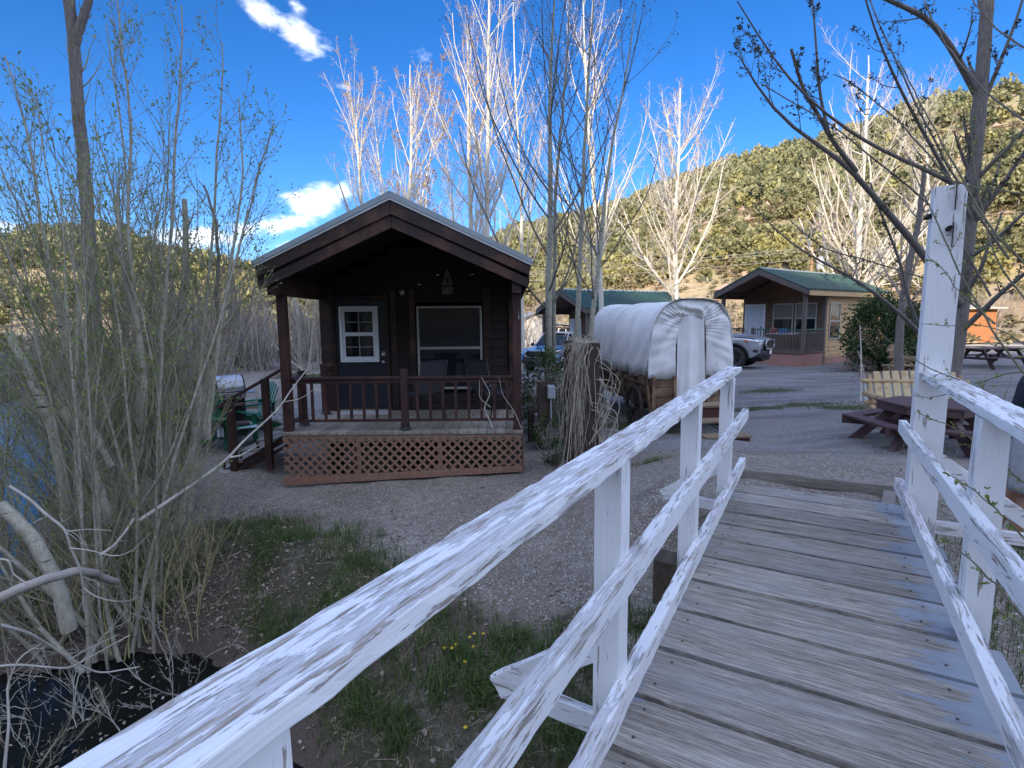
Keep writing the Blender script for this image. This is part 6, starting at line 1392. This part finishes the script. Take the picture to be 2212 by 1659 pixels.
q = aty(1198, 960, 8.3); leafy('leafy_bush', 'small dark green weed clump at the foot of the vine posts', 'plant', q[0], 8.3, .55, .42, 700, .04, F_bush, B_brushg, 86)

# ------------------------------------------------------------------ twigs in front of the right handrail
GF = 'budding twigs hanging over the right handrail'
def twig(label, pts, Y, r, seed, nl=9, side=6, group=GF, mat=None, leaf=F_leaf, ls=(.019, .0045)):
    q = resample(line3(pts, Y), 22); base = q[0].copy(); root = thing('twig', label, 'twig', tuple(base), 0, group); q = (q-base)[None]; rg = rg_(seed); R = np.linspace(r, r*.45, 22)[None]; q[0, 1:-1] += rg.normal(0, .0022, (20, 3))
    s, d, Ln, rr_ = spawn(q, R, side, .15, .98, (25, 60), .16, .6, rg); P, R2 = grow(s, d, Ln, np.maximum(rr_*.7, .0013), 6, .12, .02, rng=rg)
    npmesh('stem', *tubes([(q, R, 7), (P, R2, 4)]), mat or B_greentw, root, smooth=True)
    pc = []
    for a, k in ((q, nl), (P, 3)):
        p, d = along(a, k, .1, 1., rg); p = np.repeat(p, 3, 0); d = np.repeat(d, 3, 0); d = norm(d+rg.normal(0, .55, d.shape)); pc.append(leaves(p, d, ls[0]*rg.uniform(.4, 1.2, len(p)), ls[1]*rg.uniform(.6, 1.2), rg))
    npmesh('leaves', *cat(pc), leaf, root); return root
B_gtw = M('olive_twig', (.17, .155, .09), (.11, .10, .06), 6)
TW = [('long twig sloping down across the tall white post to the handrail', [(2260, 915), (2212, 889), (2156, 857), (2101, 831), (2038, 809), (1981, 782), (1930, 744), (1895, 712)], [2.9, 3.4], .0052),
 ('leafy twig crossing the tall white post below the handrail end', [(2260, 800), (2180, 806), (2094, 832), (2061, 847), (2028, 857), (1992, 861), (1968, 852)], [3.0, 3.3], .0040),
 ('purple-tipped twig in front of the second white post', [(2260, 1080), (2212, 1042), (2165, 1004), (2129, 971), (2107, 950)], [2.3, 2.3], .0045),
 ('bare twig crossing the middle handrail', [(2260, 1210), (2212, 1164), (2151, 1097), (2105, 1058), (2068, 1034), (2042, 1021)], [2.0, 2.2], .0042),
 ('bare twig over the lower handrail near the second post', [(2260, 1390), (2212, 1335), (2151, 1263), (2085, 1200), (2055, 1172), (2036, 1157)], [1.9, 2.1], .0048),
 ('pale olive shoot at the frame edge beside the second post', [(2290, 1470), (2212, 1358), (2172, 1328), (2135, 1312)], [2.2, 2.5], .0050),
 ('thin twig with paired buds across the top of the tall white post', [(2290, 440), (2212, 418), (2112, 406), (2022, 382), (1990, 340), (1970, 310)], [3.2, 3.8], .0055),
 ('long curved twig running down the face of the tall white post', [(2270, 870), (2212, 805), (2154, 736), (2122, 673), (2075, 599), (2040, 514), (1995, 419), (1962, 340)], [2.9, 3.5], .0062),
 ('short leafy twig on the upper part of the tall white post', [(2130, 670), (2064, 623), (2038, 580), (2003, 551)], [3.2, 3.3], .0032),
 ('budding twig reaching left above the tall white post', [(2290, 640), (2200, 560), (2130, 480), (2085, 400), (2030, 300), (1985, 215), (1940, 130)], [2.9, 3.8], .0075),
 ('budding twig arching across the upper frame edge', [(2290, 300), (2200, 255), (2120, 190), (2060, 120), (2010, 40), (1985, -30)], [3.0, 3.9], .0065),
 ('budding twig from the frame edge over the dark trunk', [(2290, 720), (2212, 650), (2150, 560), (2120, 450), (2100, 330), (2095, 220)], [3.1, 3.8], .0060),
 ('highest budding twig in the corner of the frame', [(2290, 130), (2212, 105), (2150, 60), (2100, 0), (2080, -40)], [3.2, 3.8], .006),
 ('drooping leafy twig near the far picnic table', [(2290, 820), (2230, 760), (2180, 720), (2120, 700), (2060, 705), (1990, 700)], [2.9, 3.3], .0042),
 ('green leafy twig beside the second post top', [(2180, 1005), (2120, 965), (2085, 940), (2050, 918), (2010, 905), (1980, 890)], [2.6, 3.0], .0036)]
for i, (lb, p, Y, r) in enumerate(TW): twig(lb, p, Y, r, 300+i, 10, 9, mat=B_gtw if i % 2 else B_greentw)
twig('dark budding branch reaching far left against the sky', [(2140, 640), (2050, 480), (1960, 400), (1870, 330), (1790, 262), (1700, 215), (1645, 180)], [6., 6.6], .013, 330, 30, 14, leaf=F_darkbud, ls=(.04, .010))
twig('dark budding branch with dense buds high above the tan cabin', [(2180, 560), (2080, 420), (2000, 330), (1935, 250), (1880, 215), (1840, 175), (1800, 160)], [5.6, 6.4], .012, 331, 34, 14, leaf=F_darkbud, ls=(.04, .010))
twig('dark budding branch rising steeply beside the big trunk', [(2150, 520), (2060, 380), (1990, 250), (1930, 120), (1885, 20), (1870, -40)], [5.8, 6.6], .013, 332, 34, 14, leaf=F_darkbud, ls=(.04, .010))
twig('dark budding branch low across the tan cabin roof', [(2150, 700), (2060, 620), (1960, 590), (1870, 560), (1780, 540), (1700, 470)], [6, 7], .012, 333, 20, 14, leaf=F_darkbud, ls=(.03, .009))
# pale fallen branches and crooked dead twigs by the left bank
GD = 'pale dead branches over the stream bank'
def dead(label, pts, Y, ra, rb, seed, side=5, lf_=.3, kids=()):
    q = resample(line3(pts, Y), 24); base = q[0].copy(); root = thing('dead_branch', label, 'branch', tuple(base), 0, GD); rg = rg_(seed); G = [((q-base)[None], np.linspace(ra, rb, 24)[None], 7)]
    for kp, kY, k0 in kids: kq = resample(line3(kp, kY), 12); G.append(((kq-base)[None], np.linspace(k0, k0*.4, 12)[None], 6))
    if side:
        s, d, Ln, r = spawn(G[0][0], G[0][1], side, .2, .95, (30, 75), lf_, .5, rg); P, R = grow(s, d, Ln, np.maximum(r*.6, .0018), 9, .22, 0, rng=rg); s, d, Ln, r = spawn(P, R, 2, .2, .9, (30, 70), .4, .5, rg); P3, R3 = grow(s, d, Ln, np.maximum(r, .0013), 6, .22, 0, rng=rg); G += [(P, R, 5), (P3, R3, 4)]
    npmesh('branch', *tubes(G), B_dead, root, smooth=True); return root
dead('long pale branch sloping up from the willow to the porch rail', [(300, 1125), (360, 1085), (420, 1045), (470, 1008), (497, 988), (515, 962), (545, 935), (585, 900), (612, 872), (622, 850), (645, 822), (664, 797)], [4.9, 6.7], .020, .005, 1, 3, .12, [([(497, 988), (520, 985), (560, 960)], [5.5, 5.6], .014), ([(614, 868), (650, 862), (690, 832)], [6.3, 6.5], .006)])
dead('crooked white twig hanging over the water in front of the willow', [(20, 1050), (66, 1079), (99, 1112), (146, 1145), (149, 1181), (172, 1221), (179, 1258), (181, 1320)], [2.7, 2.8], .0085, .004, 2, 7, .35, [([(147, 1148), (190, 1143), (240, 1146)], 2.7, .004), ([(150, 1184), (210, 1190), (245, 1207), (290, 1190), (325, 1150)], 2.7, .0045), ([(180, 1270), (205, 1290), (250, 1300), (285, 1298), (310, 1285)], 2.7, .0035)])
dead('curving yellowish twig low over the dark water', [(-20, 1205), (20, 1210), (28, 1240), (60, 1262)], [2.4, 2.4], .006, .003, 3, 4, .4)
dead('white forked twig spread above the dark water', [(0, 1350), (60, 1365), (110, 1395), (160, 1430), (215, 1456), (300, 1440)], [2.3, 2.7], .008, .003, 4, 7, .4, [([(150, 1425), (200, 1395), (260, 1370)], 2.4, .0035)])
dead('thin looping yellow twig at the lower frame edge', [(-10, 1440), (40, 1435), (90, 1440), (150, 1445), (230, 1400), (280, 1372)], [2.5, 2.7], .006, .003, 5, 6, .35)
dead('tangle of pale curved twigs in the lower corner', [(10, 1659), (20, 1560), (15, 1480), (40, 1420), (90, 1390)], [2.2, 2.4], .007, .003, 6, 9, .5)
dead('pale twigs poking through the front porch railing', [(1065, 925), (1045, 880), (1060, 850), (1040, 815)], [7.3, 7.5], .009, .004, 7, 4, .4, [([(1126, 925), (1110, 885), (1085, 855), (1078, 815)], 7.4, .007), ([(1060, 880), (1035, 860), (1036, 820)], 7.4, .006)])
dead('grey fallen stick lying in the leafy gap beside the willow foot', [(215, 1200), (245, 1180), (270, 1150), (290, 1120)], [4.3, 4.6], .014, .008, 8, 3, .3)
# sawn logs by the stream
# ------------------------------------------------------------------ ground cover
def scatter(n, xr_, yr_, wfn, rg):
    x = rg.uniform(*xr_, n); y = rg.uniform(*yr_, n); k = rg.uniform(0, 1, n) < wfn(x, y); x, y = x[k], y[k]; return np.c_[x, y, H(x, y)]
rg = rg_(500)
def vis(x, y, pad=.12):   # inside the wedge the photo could see
    return (np.abs(np.arctan2(x, y+.3)) < rad(50)) & (y > .5)
def blades(p, L, W, rg, k=3, lean=.5):
    m = len(p); p = np.repeat(p, k, 0)+np.c_[rg.normal(0, .018, (m*k, 2)), np.zeros(m*k)]; m *= k; L = np.repeat(np.broadcast_to(L, m//k), k)*rg.uniform(.5, 1.2, m)
    a = rg.uniform(0, 2*np.pi, m); dx = np.c_[np.cos(a), np.sin(a), np.zeros(m)]; s = np.c_[-np.sin(a), np.cos(a), np.zeros(m)]*W*.5; ln = rg.uniform(.1, 1., m)[:, None]*lean; up = np.array((0, 0, 1.))
    b0 = p-up*.01; m1 = p+up*(L*.55)[:, None]+dx*ln*(L*.25)[:, None]; t = p+up*(L*(1-.35*ln[:, 0]))[:, None]+dx*ln*(L*.9)[:, None]
    V = np.stack([b0-s, b0+s, m1+s*.8, m1-s*.8, t+s*.15, t-s*.15], 1).reshape(-1, 3); o = np.arange(m)[:, None]*6
    Fq = np.concatenate([o+np.array([[0, 1, 2, 3]]), o+np.array([[3, 2, 4, 5]])]); return V, Fq
p = scatter(82000, (-6, 3.2), (2.2, 7.2), lambda x, y: grassmask(x, y)*np.clip(.3+1.6*(vnoise(x, y, .28, 8)+.2), 0, 1)*.75*vis(x, y)*(H(x, y) > WZ+.04), rg)
p2 = scatter(60000, (2.8, 6), (1., 5), lambda x, y: grassmask(x, y)*.5*vis(x, y), rg)
o = npmesh('grass', *cat([blades(p, .085+.10*np.clip(vnoise(p[:, 0], p[:, 1], .6, 3)+.35, 0, 1), .005, rg, 3, .9), blades(p2, .08, .005, rg, 2)]), F_grass); o['kind'] = 'stuff'
p = scatter(160000, (-9, 16), (6.5, 24), lambda x, y: grassmask(x, y)*.35*vis(x, y)*(blot(x, y, GR) > .15), rg)
o = npmesh('grass', *blades(p, .055+.03*rg.uniform(0, 1, len(p)), .010, rg, 2), F_grass); o['kind'] = 'stuff'
p = scatter(60000, (-6, 3.6), (2.2, 7.6), lambda x, y: np.clip(grassmask(x, y)+.12, 0, 1)*np.clip(.2+1.8*(vnoise(x, y, .4, 18)+.1), 0, 1)*.45*vis(x, y)*(H(x, y) > WZ+.04), rg)
o = npmesh('grass', *blades(p, .075, .0045, rg, 2, 1.6), F_straw); o['kind'] = 'stuff'
# tall tussocks under the bridge rail
cl = scatter(420, (-2.6, 1.2), (2.0, 4.2), lambda x, y: (stream_d(x, y) < 2.4)*(stream_d(x, y) > .25)*(x > -1.9)*.75*np.clip(.6+2*fbm(x, y, .8, 2, 66), 0, 1), rg)
q = np.repeat(cl, 55, 0)+np.c_[rg.normal(0, .055, (len(cl)*55, 2)), np.zeros(len(cl)*55)]; q[:, 2] = H(q[:, 0], q[:, 1])
o = npmesh('grass', *blades(q, .17, .0075, rg, 1, 1.0), F_grass); o['kind'] = 'stuff'
# pebbles
def pebbles(p, s, rg):
    m = len(p); base = np.array([(1, 0, 0), (0, 1, 0), (-1, 0, 0), (0, -1, 0), (0, 0, .8), (0, 0, -.5), (.75, .7, .1), (-.7, -.72, .15)], float)[:6]
    V = p[:, None]+base[None]*s[:, None, None]*rg.uniform(.6, 1.3, (m, 6, 3)); f = np.array([(0, 1, 4), (1, 2, 4), (2, 3, 4), (3, 0, 4), (1, 0, 5), (2, 1, 5), (3, 2, 5), (0, 3, 5)]); return V.reshape(-1, 3), (np.arange(m)[:, None, None]*6+f[None]).reshape(-1, 3)
M_peb, nt, b = mk('pebble_stone'); g = N(nt, 'ShaderNodeNewGeometry'); cr_ = N(nt, 'ShaderNodeValToRGB'); nt.links.new(g.outputs['Random Per Island'], cr_.inputs[0]); e0 = cr_.color_ramp.elements; e0[0].color = (.12, .11, .10, 1); e0[1].color = (.42, .40, .38, 1); x = e0.new(.5); x.color = (.26, .22, .19, 1); nt.links.new(cr_.outputs[0], b.inputs['Base Color']); b.inputs['Roughness'].default_value = .9
p = scatter(52000, (-6, 9), (2.4, 11), lambda x, y: vis(x, y)*np.clip(1.3-y/12, .1, 1)*(stream_d(x, y) > .3)*(1-.6*grassmask(x, y))*.6, rg)
o = npmesh('gravel', *pebbles(p, rg.uniform(.003, .011, len(p))*(1+1.2*(rg.uniform(0, 1, len(p)) > .97)), rg), M_peb); o['kind'] = 'stuff'
# dead leaves
def dleaves(p, L, rg):
    m = len(p); a = rg.uniform(0, 2*np.pi, m); d = np.c_[np.cos(a), np.sin(a), rg.normal(0, .35, m)]; d = norm(d); s = norm(np.c_[-np.sin(a), np.cos(a), rg.normal(0, .3, m)]); c = p+np.array((0, 0, .008)); L = L*rg.uniform(.5, 1.2, m)[:, None]; up = np.array((0, 0, 1))*L*.12
    V = np.stack([c-d*L*.5, c-s*L*.36+up, c+d*L*.05, c+s*L*.36+up, c+d*L*.55], 1).reshape(-1, 3); o = np.arange(m)[:, None]*5; return V, np.concatenate([o+np.array([[0, 1, 2, 3]]), o+np.array([[1, 4, 3, 2]])])
p = scatter(30000, (-6, 4), (2.2, 7), lambda x, y: vis(x, y)*np.where((x < -2.5) & (y < 5.9) & (y > 3.5), .9, .09)*(stream_d(x, y) < 2.2)*(stream_d(x, y) > -.05), rg)
p2 = scatter(5000, (-4, 5), (4, 9), lambda x, y: vis(x, y)*.045, rg)
o = npmesh('dead_leaves', *dleaves(np.concatenate([p, p2]), .05, rg), F_dry); o['kind'] = 'stuff'
p = scatter(2600, (-5.2, 0), (1.5, 5), lambda x, y: (stream_d(x, y) < -.1)*.6*np.clip(.4+2*fbm(x, y, .8, 2, 9), 0, 1), rg); p[:, 2] = WZ-.002
o = npmesh('dead_leaves', *dleaves(p, .035, rg), F_dry); o['kind'] = 'stuff'
# small sticks and litter
def sticks(n, xr_, yr_, wf, L):
    p = scatter(n, xr_, yr_, wf, rg); m = len(p); a_ = rg.uniform(0, 6.28, m); d = np.c_[np.cos(a_), np.sin(a_), rg.normal(0, .08, m)]; P, R = grow(p+np.array((0, 0, .006)), d, rg.uniform(.3, 1.2, m)*L, rg.uniform(.0012, .0035, m), 5, .12, 0, .5, rg); P[:, :, 2] = np.maximum(P[:, :, 2], H(P[:, :, 0], P[:, :, 1])+.003); return P, R, 4
o = npmesh('twig_litter', *tubes([sticks(5000, (-6, 3), (2.2, 7.5), lambda x, y: vis(x, y)*np.clip((2.2-stream_d(x, y))/1.5, .05, 1)*.5*(stream_d(x, y) > 0), .16), sticks(1500, (-4, 9), (4, 12), lambda x, y: vis(x, y)*.3, .2)]), B_brush); o['kind'] = 'stuff'
# dandelions
def hit(px, py):
    r = np.array(ray(px, py)); r = r/np.linalg.norm(r); t = np.linspace(1.5, 30, 1500); P = np.array((0, 0, EZ))+r*t[:, None]; k = np.argmax(P[:, 2] < H(P[:, 0], P[:, 1])); return P[k]
M_yel = plain('yellow_petals', (.75, .50, .02), .6); M_stalk = plain('flower_stalk', (.10, .16, .05), .6)
dl = ['yellow dandelion at the left end of the small group below the handrail', 'yellow dandelion second from the left in the small group below the handrail', 'yellow dandelion just above the left pair in the grass', 'yellow dandelion in the middle of the flower group', 'topmost yellow dandelion of the flower group', 'yellow dandelion at the right end of the flower group', 'yellow dandelion below the right end of the flower group', 'single yellow dandelion just below the flower group', 'lone yellow dandelion low in the tall tussocks']
for lb, (px, py) in zip(dl, ((961, 1412), (977, 1413), (986, 1405), (1015, 1389), (1025, 1381), (1044, 1381), (1023, 1410), (1005, 1443), (1006, 1587))):
    q = hit(px, py+8); t = thing('dandelion', lb, 'flower', tuple(q), 0, 'yellow dandelions in the bank grass')
    obj('stalk', MB().cyl((0, 0, -.01), (.004, 0, .075), .002, n=5), M_stalk, t); obj('flower_head', MB().lathe([(.001, .074), (.012, .080), (.0155, .088), (.008, .093), (.001, .091)], n=9), M_yel, t)
# rocks at the water's edge
M_rock = M('bank_rock', (.22, .19, .16), (.13, .115, .10), 6, rough=.9, bmp=.6)
for i, (px, py, s, lb) in enumerate(((1218, 1330, .11, 'brown block of stone set in the bank by the near post'), (1385, 1345, .10, 'dark rounded stone behind the lower rail'), (1310, 1260, .08, 'pale crumpled rock among leaves beside the near post'), (390, 1560, .10, 'grey stone just breaking the dark water'))):
    q = hit(px, py); mb = MB().sphere((0, 0, 0), (s, s*.8, s*.7), 10, 7); rr2 = random.Random(i); mb.v = [(a*(1+rr2.uniform(-.12, .12)), b_*(1+rr2.uniform(-.12, .12)), c*(1+rr2.uniform(-.12, .12))) for a, b_, c in mb.v]
    o = obj('rock', mb, M_rock, weld=True); o.location = tuple(q); tag(o, lb, 'rock', 'rocks on the stream bank')
# ------------------------------------------------------------------ junipers on the hills
def junmesh(seed, n, w=1., h=1.15, ls=.23):
    rg = rg_(seed); c = norm(rg.normal(0, 1, (9, 3)))*.34; c[:, 2] = np.abs(c[:, 2])*1.1+.30; s = rg.uniform(.20, .34, 9); i = rg.integers(0, 9, n)
    v = norm(rg.normal(0, 1, (n, 3))); p = c[i]+v*s[i][:, None]; p[:, 2] = np.clip(p[:, 2], .05, 2)*h; d = norm(v+rg.normal(0, .55, (n, 3))); V, Fq = leaves(p-d*ls*.5, d, ls*rg.uniform(.6, 1.3, n), ls*.42, rg); V[:, :2] *= w; return V, Fq
JM = []
for k in range(5):
    V, Fq = junmesh(600+k, 420, ls=.17); root = thing('juniper_tree', 'x', 'tree'); npmesh('crown', V, Fq, F_jun if k < 4 else F_jun2, root); obj('trunk', MB().cyl((0, 0, -.25), (.02, 0, .45), .05, .03, 6), B_dark, root); JM.append(root)
rg = rg_(610); n = 64000; a = rg.uniform(-rad(54), rad(60), n); r = np.sqrt(rg.uniform(62**2, 345**2, n)); x = r*np.sin(a); y = r*np.cos(a)
Rc = np.interp(a, [-.8, -.3, .1, .5, .9], [260, 330, 330, 240, 200]); r0_ = np.interp(a, [-.8, 0, .3, .8], [60, 60, 50, 46]); s = (r-r0_)/(Rc-r0_)
dens = np.clip(.02+1.1*np.clip((s-.09)/.13, 0, 1), 0, 1)*np.clip(.62+2.6*fbm(x, y, 16, 4, 50), .08, 1)*(s < 1.03)*.62*np.where(a < -.1, .6, 1)
k = rg.uniform(0, 1, n) < dens; x, y, r, s = x[k], y[k], r[k], s[k]; z = H(x, y); sc = rg.uniform(1.3, 3.6, len(x))*(.75+.35*np.clip(s*2, 0, 1))
# visible share: skip the ones hidden behind the brown cabin
pxs = 1106+1150*x/np.maximum(y, 1); hid = (pxs > 700) & (pxs < 1000) | (pxs < -60) | (pxs > 2290); x, y, z, r, sc = [q[~hid] for q in (x, y, z, r, sc)]
o_ = np.argsort(-(sc/r)); near_ = o_[:230]; far_ = o_[230:]
lbl = {0: 'dark green juniper on the sunlit slope across the valley', 1: 'yellow-green juniper on the sunlit slope across the valley'}
for j, i in enumerate(near_):
    v_ = 4 if j % 9 == 0 else j % 4; src = JM[v_]; o = src if not src.get('used') else copy_tree(src); src['used'] = 1
    o.location = (x[i], y[i], z[i]-.1); o.rotation_euler = (0, 0, rg.uniform(0, 6)); q = sc[i]; o.scale = (q, q, q*rg.uniform(.85, 1.25)); o['label'] = lbl[int(v_ == 4)]; o['group'] = 'yellow-green junipers on the slope' if v_ == 4 else 'dark green junipers on the slope'
for q in JM:
    for o in SC.objects:
        if 'used' in o: del o['used']
def forest(idx, seedm, mat, nleaf):
    vs = [junmesh(seedm+k, nleaf, ls=.30) for k in range(4)]; pc = []
    for k in range(4):
        ii = idx[k::4]; V, Fq = vs[k]; th = rg.uniform(0, 6.28, len(ii)); c, s_ = np.cos(th)[:, None], np.sin(th)[:, None]
        X = (V[None, :, 0]*c-V[None, :, 1]*s_)*sc[ii][:, None]+x[ii][:, None]; Y = (V[None, :, 0]*s_+V[None, :, 1]*c)*sc[ii][:, None]+y[ii][:, None]; Z = V[None, :, 2]*(sc[ii]*rg.uniform(.65, 1.6, len(ii)))[:, None]+z[ii][:, None]-.1
        pc.append((np.stack([X, Y, Z], -1).reshape(-1, 3), (Fq[None]+(np.arange(len(ii))*len(V))[:, None, None]).reshape(-1, 4)))
    return cat(pc)
m_ = rg.uniform(0, 1, len(far_)) < .12; d_ = rg.uniform(0, 1, len(far_)) < .38
o = npmesh('woodland', *forest(far_[~m_ & d_], 660, F_jun0, 110), F_jun0); o['kind'] = 'stuff'
o = npmesh('woodland', *forest(far_[~m_ & ~d_], 620, F_jun, 110), F_jun); o['kind'] = 'stuff'
o = npmesh('woodland', *forest(far_[m_], 640, F_jun2, 90), F_jun2); o['kind'] = 'stuff'
# sagebrush on the open foot of the slope
n = 42000; a = rg.uniform(-rad(52), rad(56), n); r = np.sqrt(rg.uniform(50**2, 190**2, n)); xs_ = r*np.sin(a); ys_ = r*np.cos(a); k = rg.uniform(0, 1, n) < .3+.9*fbm(xs_, ys_, 12, 3, 70); xs_, ys_ = xs_[k], ys_[k]; zs_ = H(xs_, ys_)
V, Fq = junmesh(650, 26, ls=.4); ss = rg.uniform(.4, 1.5, len(xs_))**1.3; VV = V[None]*ss[:, None, None]*np.array((1, 1, .7))+np.c_[xs_, ys_, zs_][:, None]
F_sage = leafmat('sagebrush', (.16, .15, .08), (.42, .33, .20), .05); o = npmesh('sagebrush', VV.reshape(-1, 3), (Fq[None]+(np.arange(len(xs_))*len(V))[:, None, None]).reshape(-1, 4), F_sage); o['kind'] = 'stuff'

# pale rocks breaking the slope
n = 2600; a = rg.uniform(-rad(50), rad(56), n); r = np.sqrt(rg.uniform(60**2, 260**2, n)); p = np.c_[r*np.sin(a), r*np.cos(a)]; k = fbm(p[:, 0], p[:, 1], 30, 3, 88) > .05; p = p[k]; p = np.c_[p, H(p[:, 0], p[:, 1])]
M_slope = M('slope_rock', (.45, .30, .21), (.30, .22, .17), .5); o = npmesh('slope_rocks', *pebbles(p, rg.uniform(.3, 1.5, len(p)), rg), M_slope); o['kind'] = 'stuff'
# sunlit road past the shed
pts = [(24, 39.5), (32, 38.6), (42, 37.6), (52, 36.2), (70, 33)]; q = resample([(a_, b_, 0) for a_, b_ in pts], 40); vs = []
for a_, b_, _ in q: vs += [(a_, b_-1.3, h1(a_, b_-1.3)+.03), (a_, b_+1.3, h1(a_, b_+1.3)+.03)]
o = obj('road', MB().add(vs, [(2*i, 2*i+1, 2*i+3, 2*i+2) for i in range(39)]), M('road_surface', (.62, .58, .52), (.52, .48, .43), 2)); o['kind'] = 'structure'
# ------------------------------------------------------------------ sky, sun, camera
EL = rad(26); AZ = math.atan2(-U[0], -U[1])
w = bpy.data.worlds.new('World'); SC.world = w; w.use_nodes = True; nt = w.node_tree; bg = nt.nodes['Background']
sky = N(nt, 'ShaderNodeTexSky', sky_type='NISHITA'); sky.sun_disc = False; sky.sun_elevation = EL; sky.sun_rotation = AZ % (2*math.pi); sky.altitude = 2200; sky.air_density = 1.0; sky.dust_density = .25; sky.ozone_density = 3.5
tc = N(nt, 'ShaderNodeTexCoord'); V0 = tc.outputs['Generated']
def dot(v, c):
    n = N(nt, 'ShaderNodeVectorMath', operation='DOT_PRODUCT'); nt.links.new(v, n.inputs[0]); n.inputs[1].default_value = tuple(c); return n.outputs['Value']
mp = N(nt, 'ShaderNodeMapping'); mp.inputs['Scale'].default_value = (1, 1, 1.9); nt.links.new(V0, mp.inputs[0])
nz = noise(nt, mp.outputs[0], 9., 9, .62, .35); nz2 = noise(nt, mp.outputs[0], 38., 6, .6, .4)
acc = None
for px, py, rx, ry, an, st in ((555, 25, 62, 34, 32, 1.), (660, 95, 75, 38, 25, 1.), (735, 180, 64, 18, 8, .72), (920, 130, 38, 30, 40, .66), (690, 432, 85, 42, -14, 1.15), (610, 485, 90, 26, -14, 1.05), (520, 508, 70, 26, -20, 1.), (430, 512, 100, 30, -8, 1.1), (20, 492, 60, 30, 8, 1.05), (625, 528, 35, 12, -10, .7), (640, 12, 30, 18, 50, .6), (790, 45, 40, 14, 30, .35), (1440, 380, 60, 26, -30, .4), (300, 560, 100, 24, 0, .8), (-300, 400, 160, 50, 0, 1.), (2700, 250, 200, 60, 10, .9)):
    c = np.array(ray(px, py)); c /= np.linalg.norm(c); e1 = np.cross(c, (0, 0, 1)); e1 /= np.linalg.norm(e1); e2 = np.cross(e1, c); t = rad(-an); a1 = e1*math.cos(t)+e2*math.sin(t); a2 = -e1*math.sin(t)+e2*math.cos(t); K = 1/np.linalg.norm(ray(px, py))
    u = math_(nt, 'MULTIPLY', dot(V0, a1), 1/(rx*K)); v = math_(nt, 'MULTIPLY', dot(V0, a2), 1/(ry*K)); d = math_(nt, 'SQRT', math_(nt, 'ADD', math_(nt, 'MULTIPLY', u, u), math_(nt, 'MULTIPLY', v, v)))
    m = math_(nt, 'MULTIPLY', mrange(nt, d, .25, 1.45, st, 0.), mrange(nt, dot(V0, c), .2, .3)); acc = m if acc is None else math_(nt, 'MAXIMUM', acc, m)
s = math_(nt, 'ADD', math_(nt, 'MULTIPLY', acc, .50), math_(nt, 'ADD', math_(nt, 'MULTIPLY', nz, 1.0), math_(nt, 'MULTIPLY', nz2, .42)))
cm = math_(nt, 'MULTIPLY', mrange(nt, s, .94, 1.38, 0, 1, True), mrange(nt, acc, 0, .10))
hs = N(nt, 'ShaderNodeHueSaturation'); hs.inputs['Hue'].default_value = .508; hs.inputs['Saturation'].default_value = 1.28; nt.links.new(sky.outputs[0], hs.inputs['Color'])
# unseen sky overhead and behind brightened and paled, added as fill; view side lowered
fill_gain = mrange(nt, dot(V0, norm(np.array((.05, .96, .18)))), .05, .72, 3.0, .53, True)
fill_col = mix(nt, mrange(nt, dot(V0, norm(np.array((.05, .96, .18)))), .1, .72, .74, 0.), hs.outputs[0], (1.20, 1.19, 1.14))
vs_ = N(nt, 'ShaderNodeVectorMath', operation='SCALE'); nt.links.new(fill_col, vs_.inputs[0]); nt.links.new(fill_gain, vs_.inputs['Scale'])
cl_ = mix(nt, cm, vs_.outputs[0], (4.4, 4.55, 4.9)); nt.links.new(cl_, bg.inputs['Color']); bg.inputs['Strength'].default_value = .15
sd_ = bpy.data.lights.new('sun', 'SUN'); sd_.energy = 2.35; sd_.angle = rad(.5); sd_.color = (1, .89, .72); so = bpy.data.objects.new('sun', sd_); C.objects.link(so)
dirv = Vector((-U[0]*math.cos(EL), -U[1]*math.cos(EL), math.sin(EL))); so.rotation_euler = dirv.to_track_quat('Z', 'Y').to_euler()
cd = bpy.data.cameras.new('camera'); cam = bpy.data.objects.new('camera', cd); C.objects.link(cam); SC.camera = cam
cd.sensor_fit = 'HORIZONTAL'; cd.sensor_width = 36; cd.lens = 36*F/2212.; cd.clip_start = .03; cd.clip_end = 2000
cd.shift_x = 0; cd.shift_y = 0
cam.matrix_world = Matrix.Translation((0, 0, EZ)) @ Matrix.Rotation(rad(90)-PIT, 4, 'X') @ Matrix.Rotation(-ROL, 4, 'Z')
SC.view_settings.view_transform = 'Standard'; SC.view_settings.look = 'None'; SC.view_settings.gamma = 1; SC.view_settings.exposure = 1.56
SC.cycles.max_bounces = 6; SC.cycles.transparent_max_bounces = 8; SC.cycles.use_denoising = True
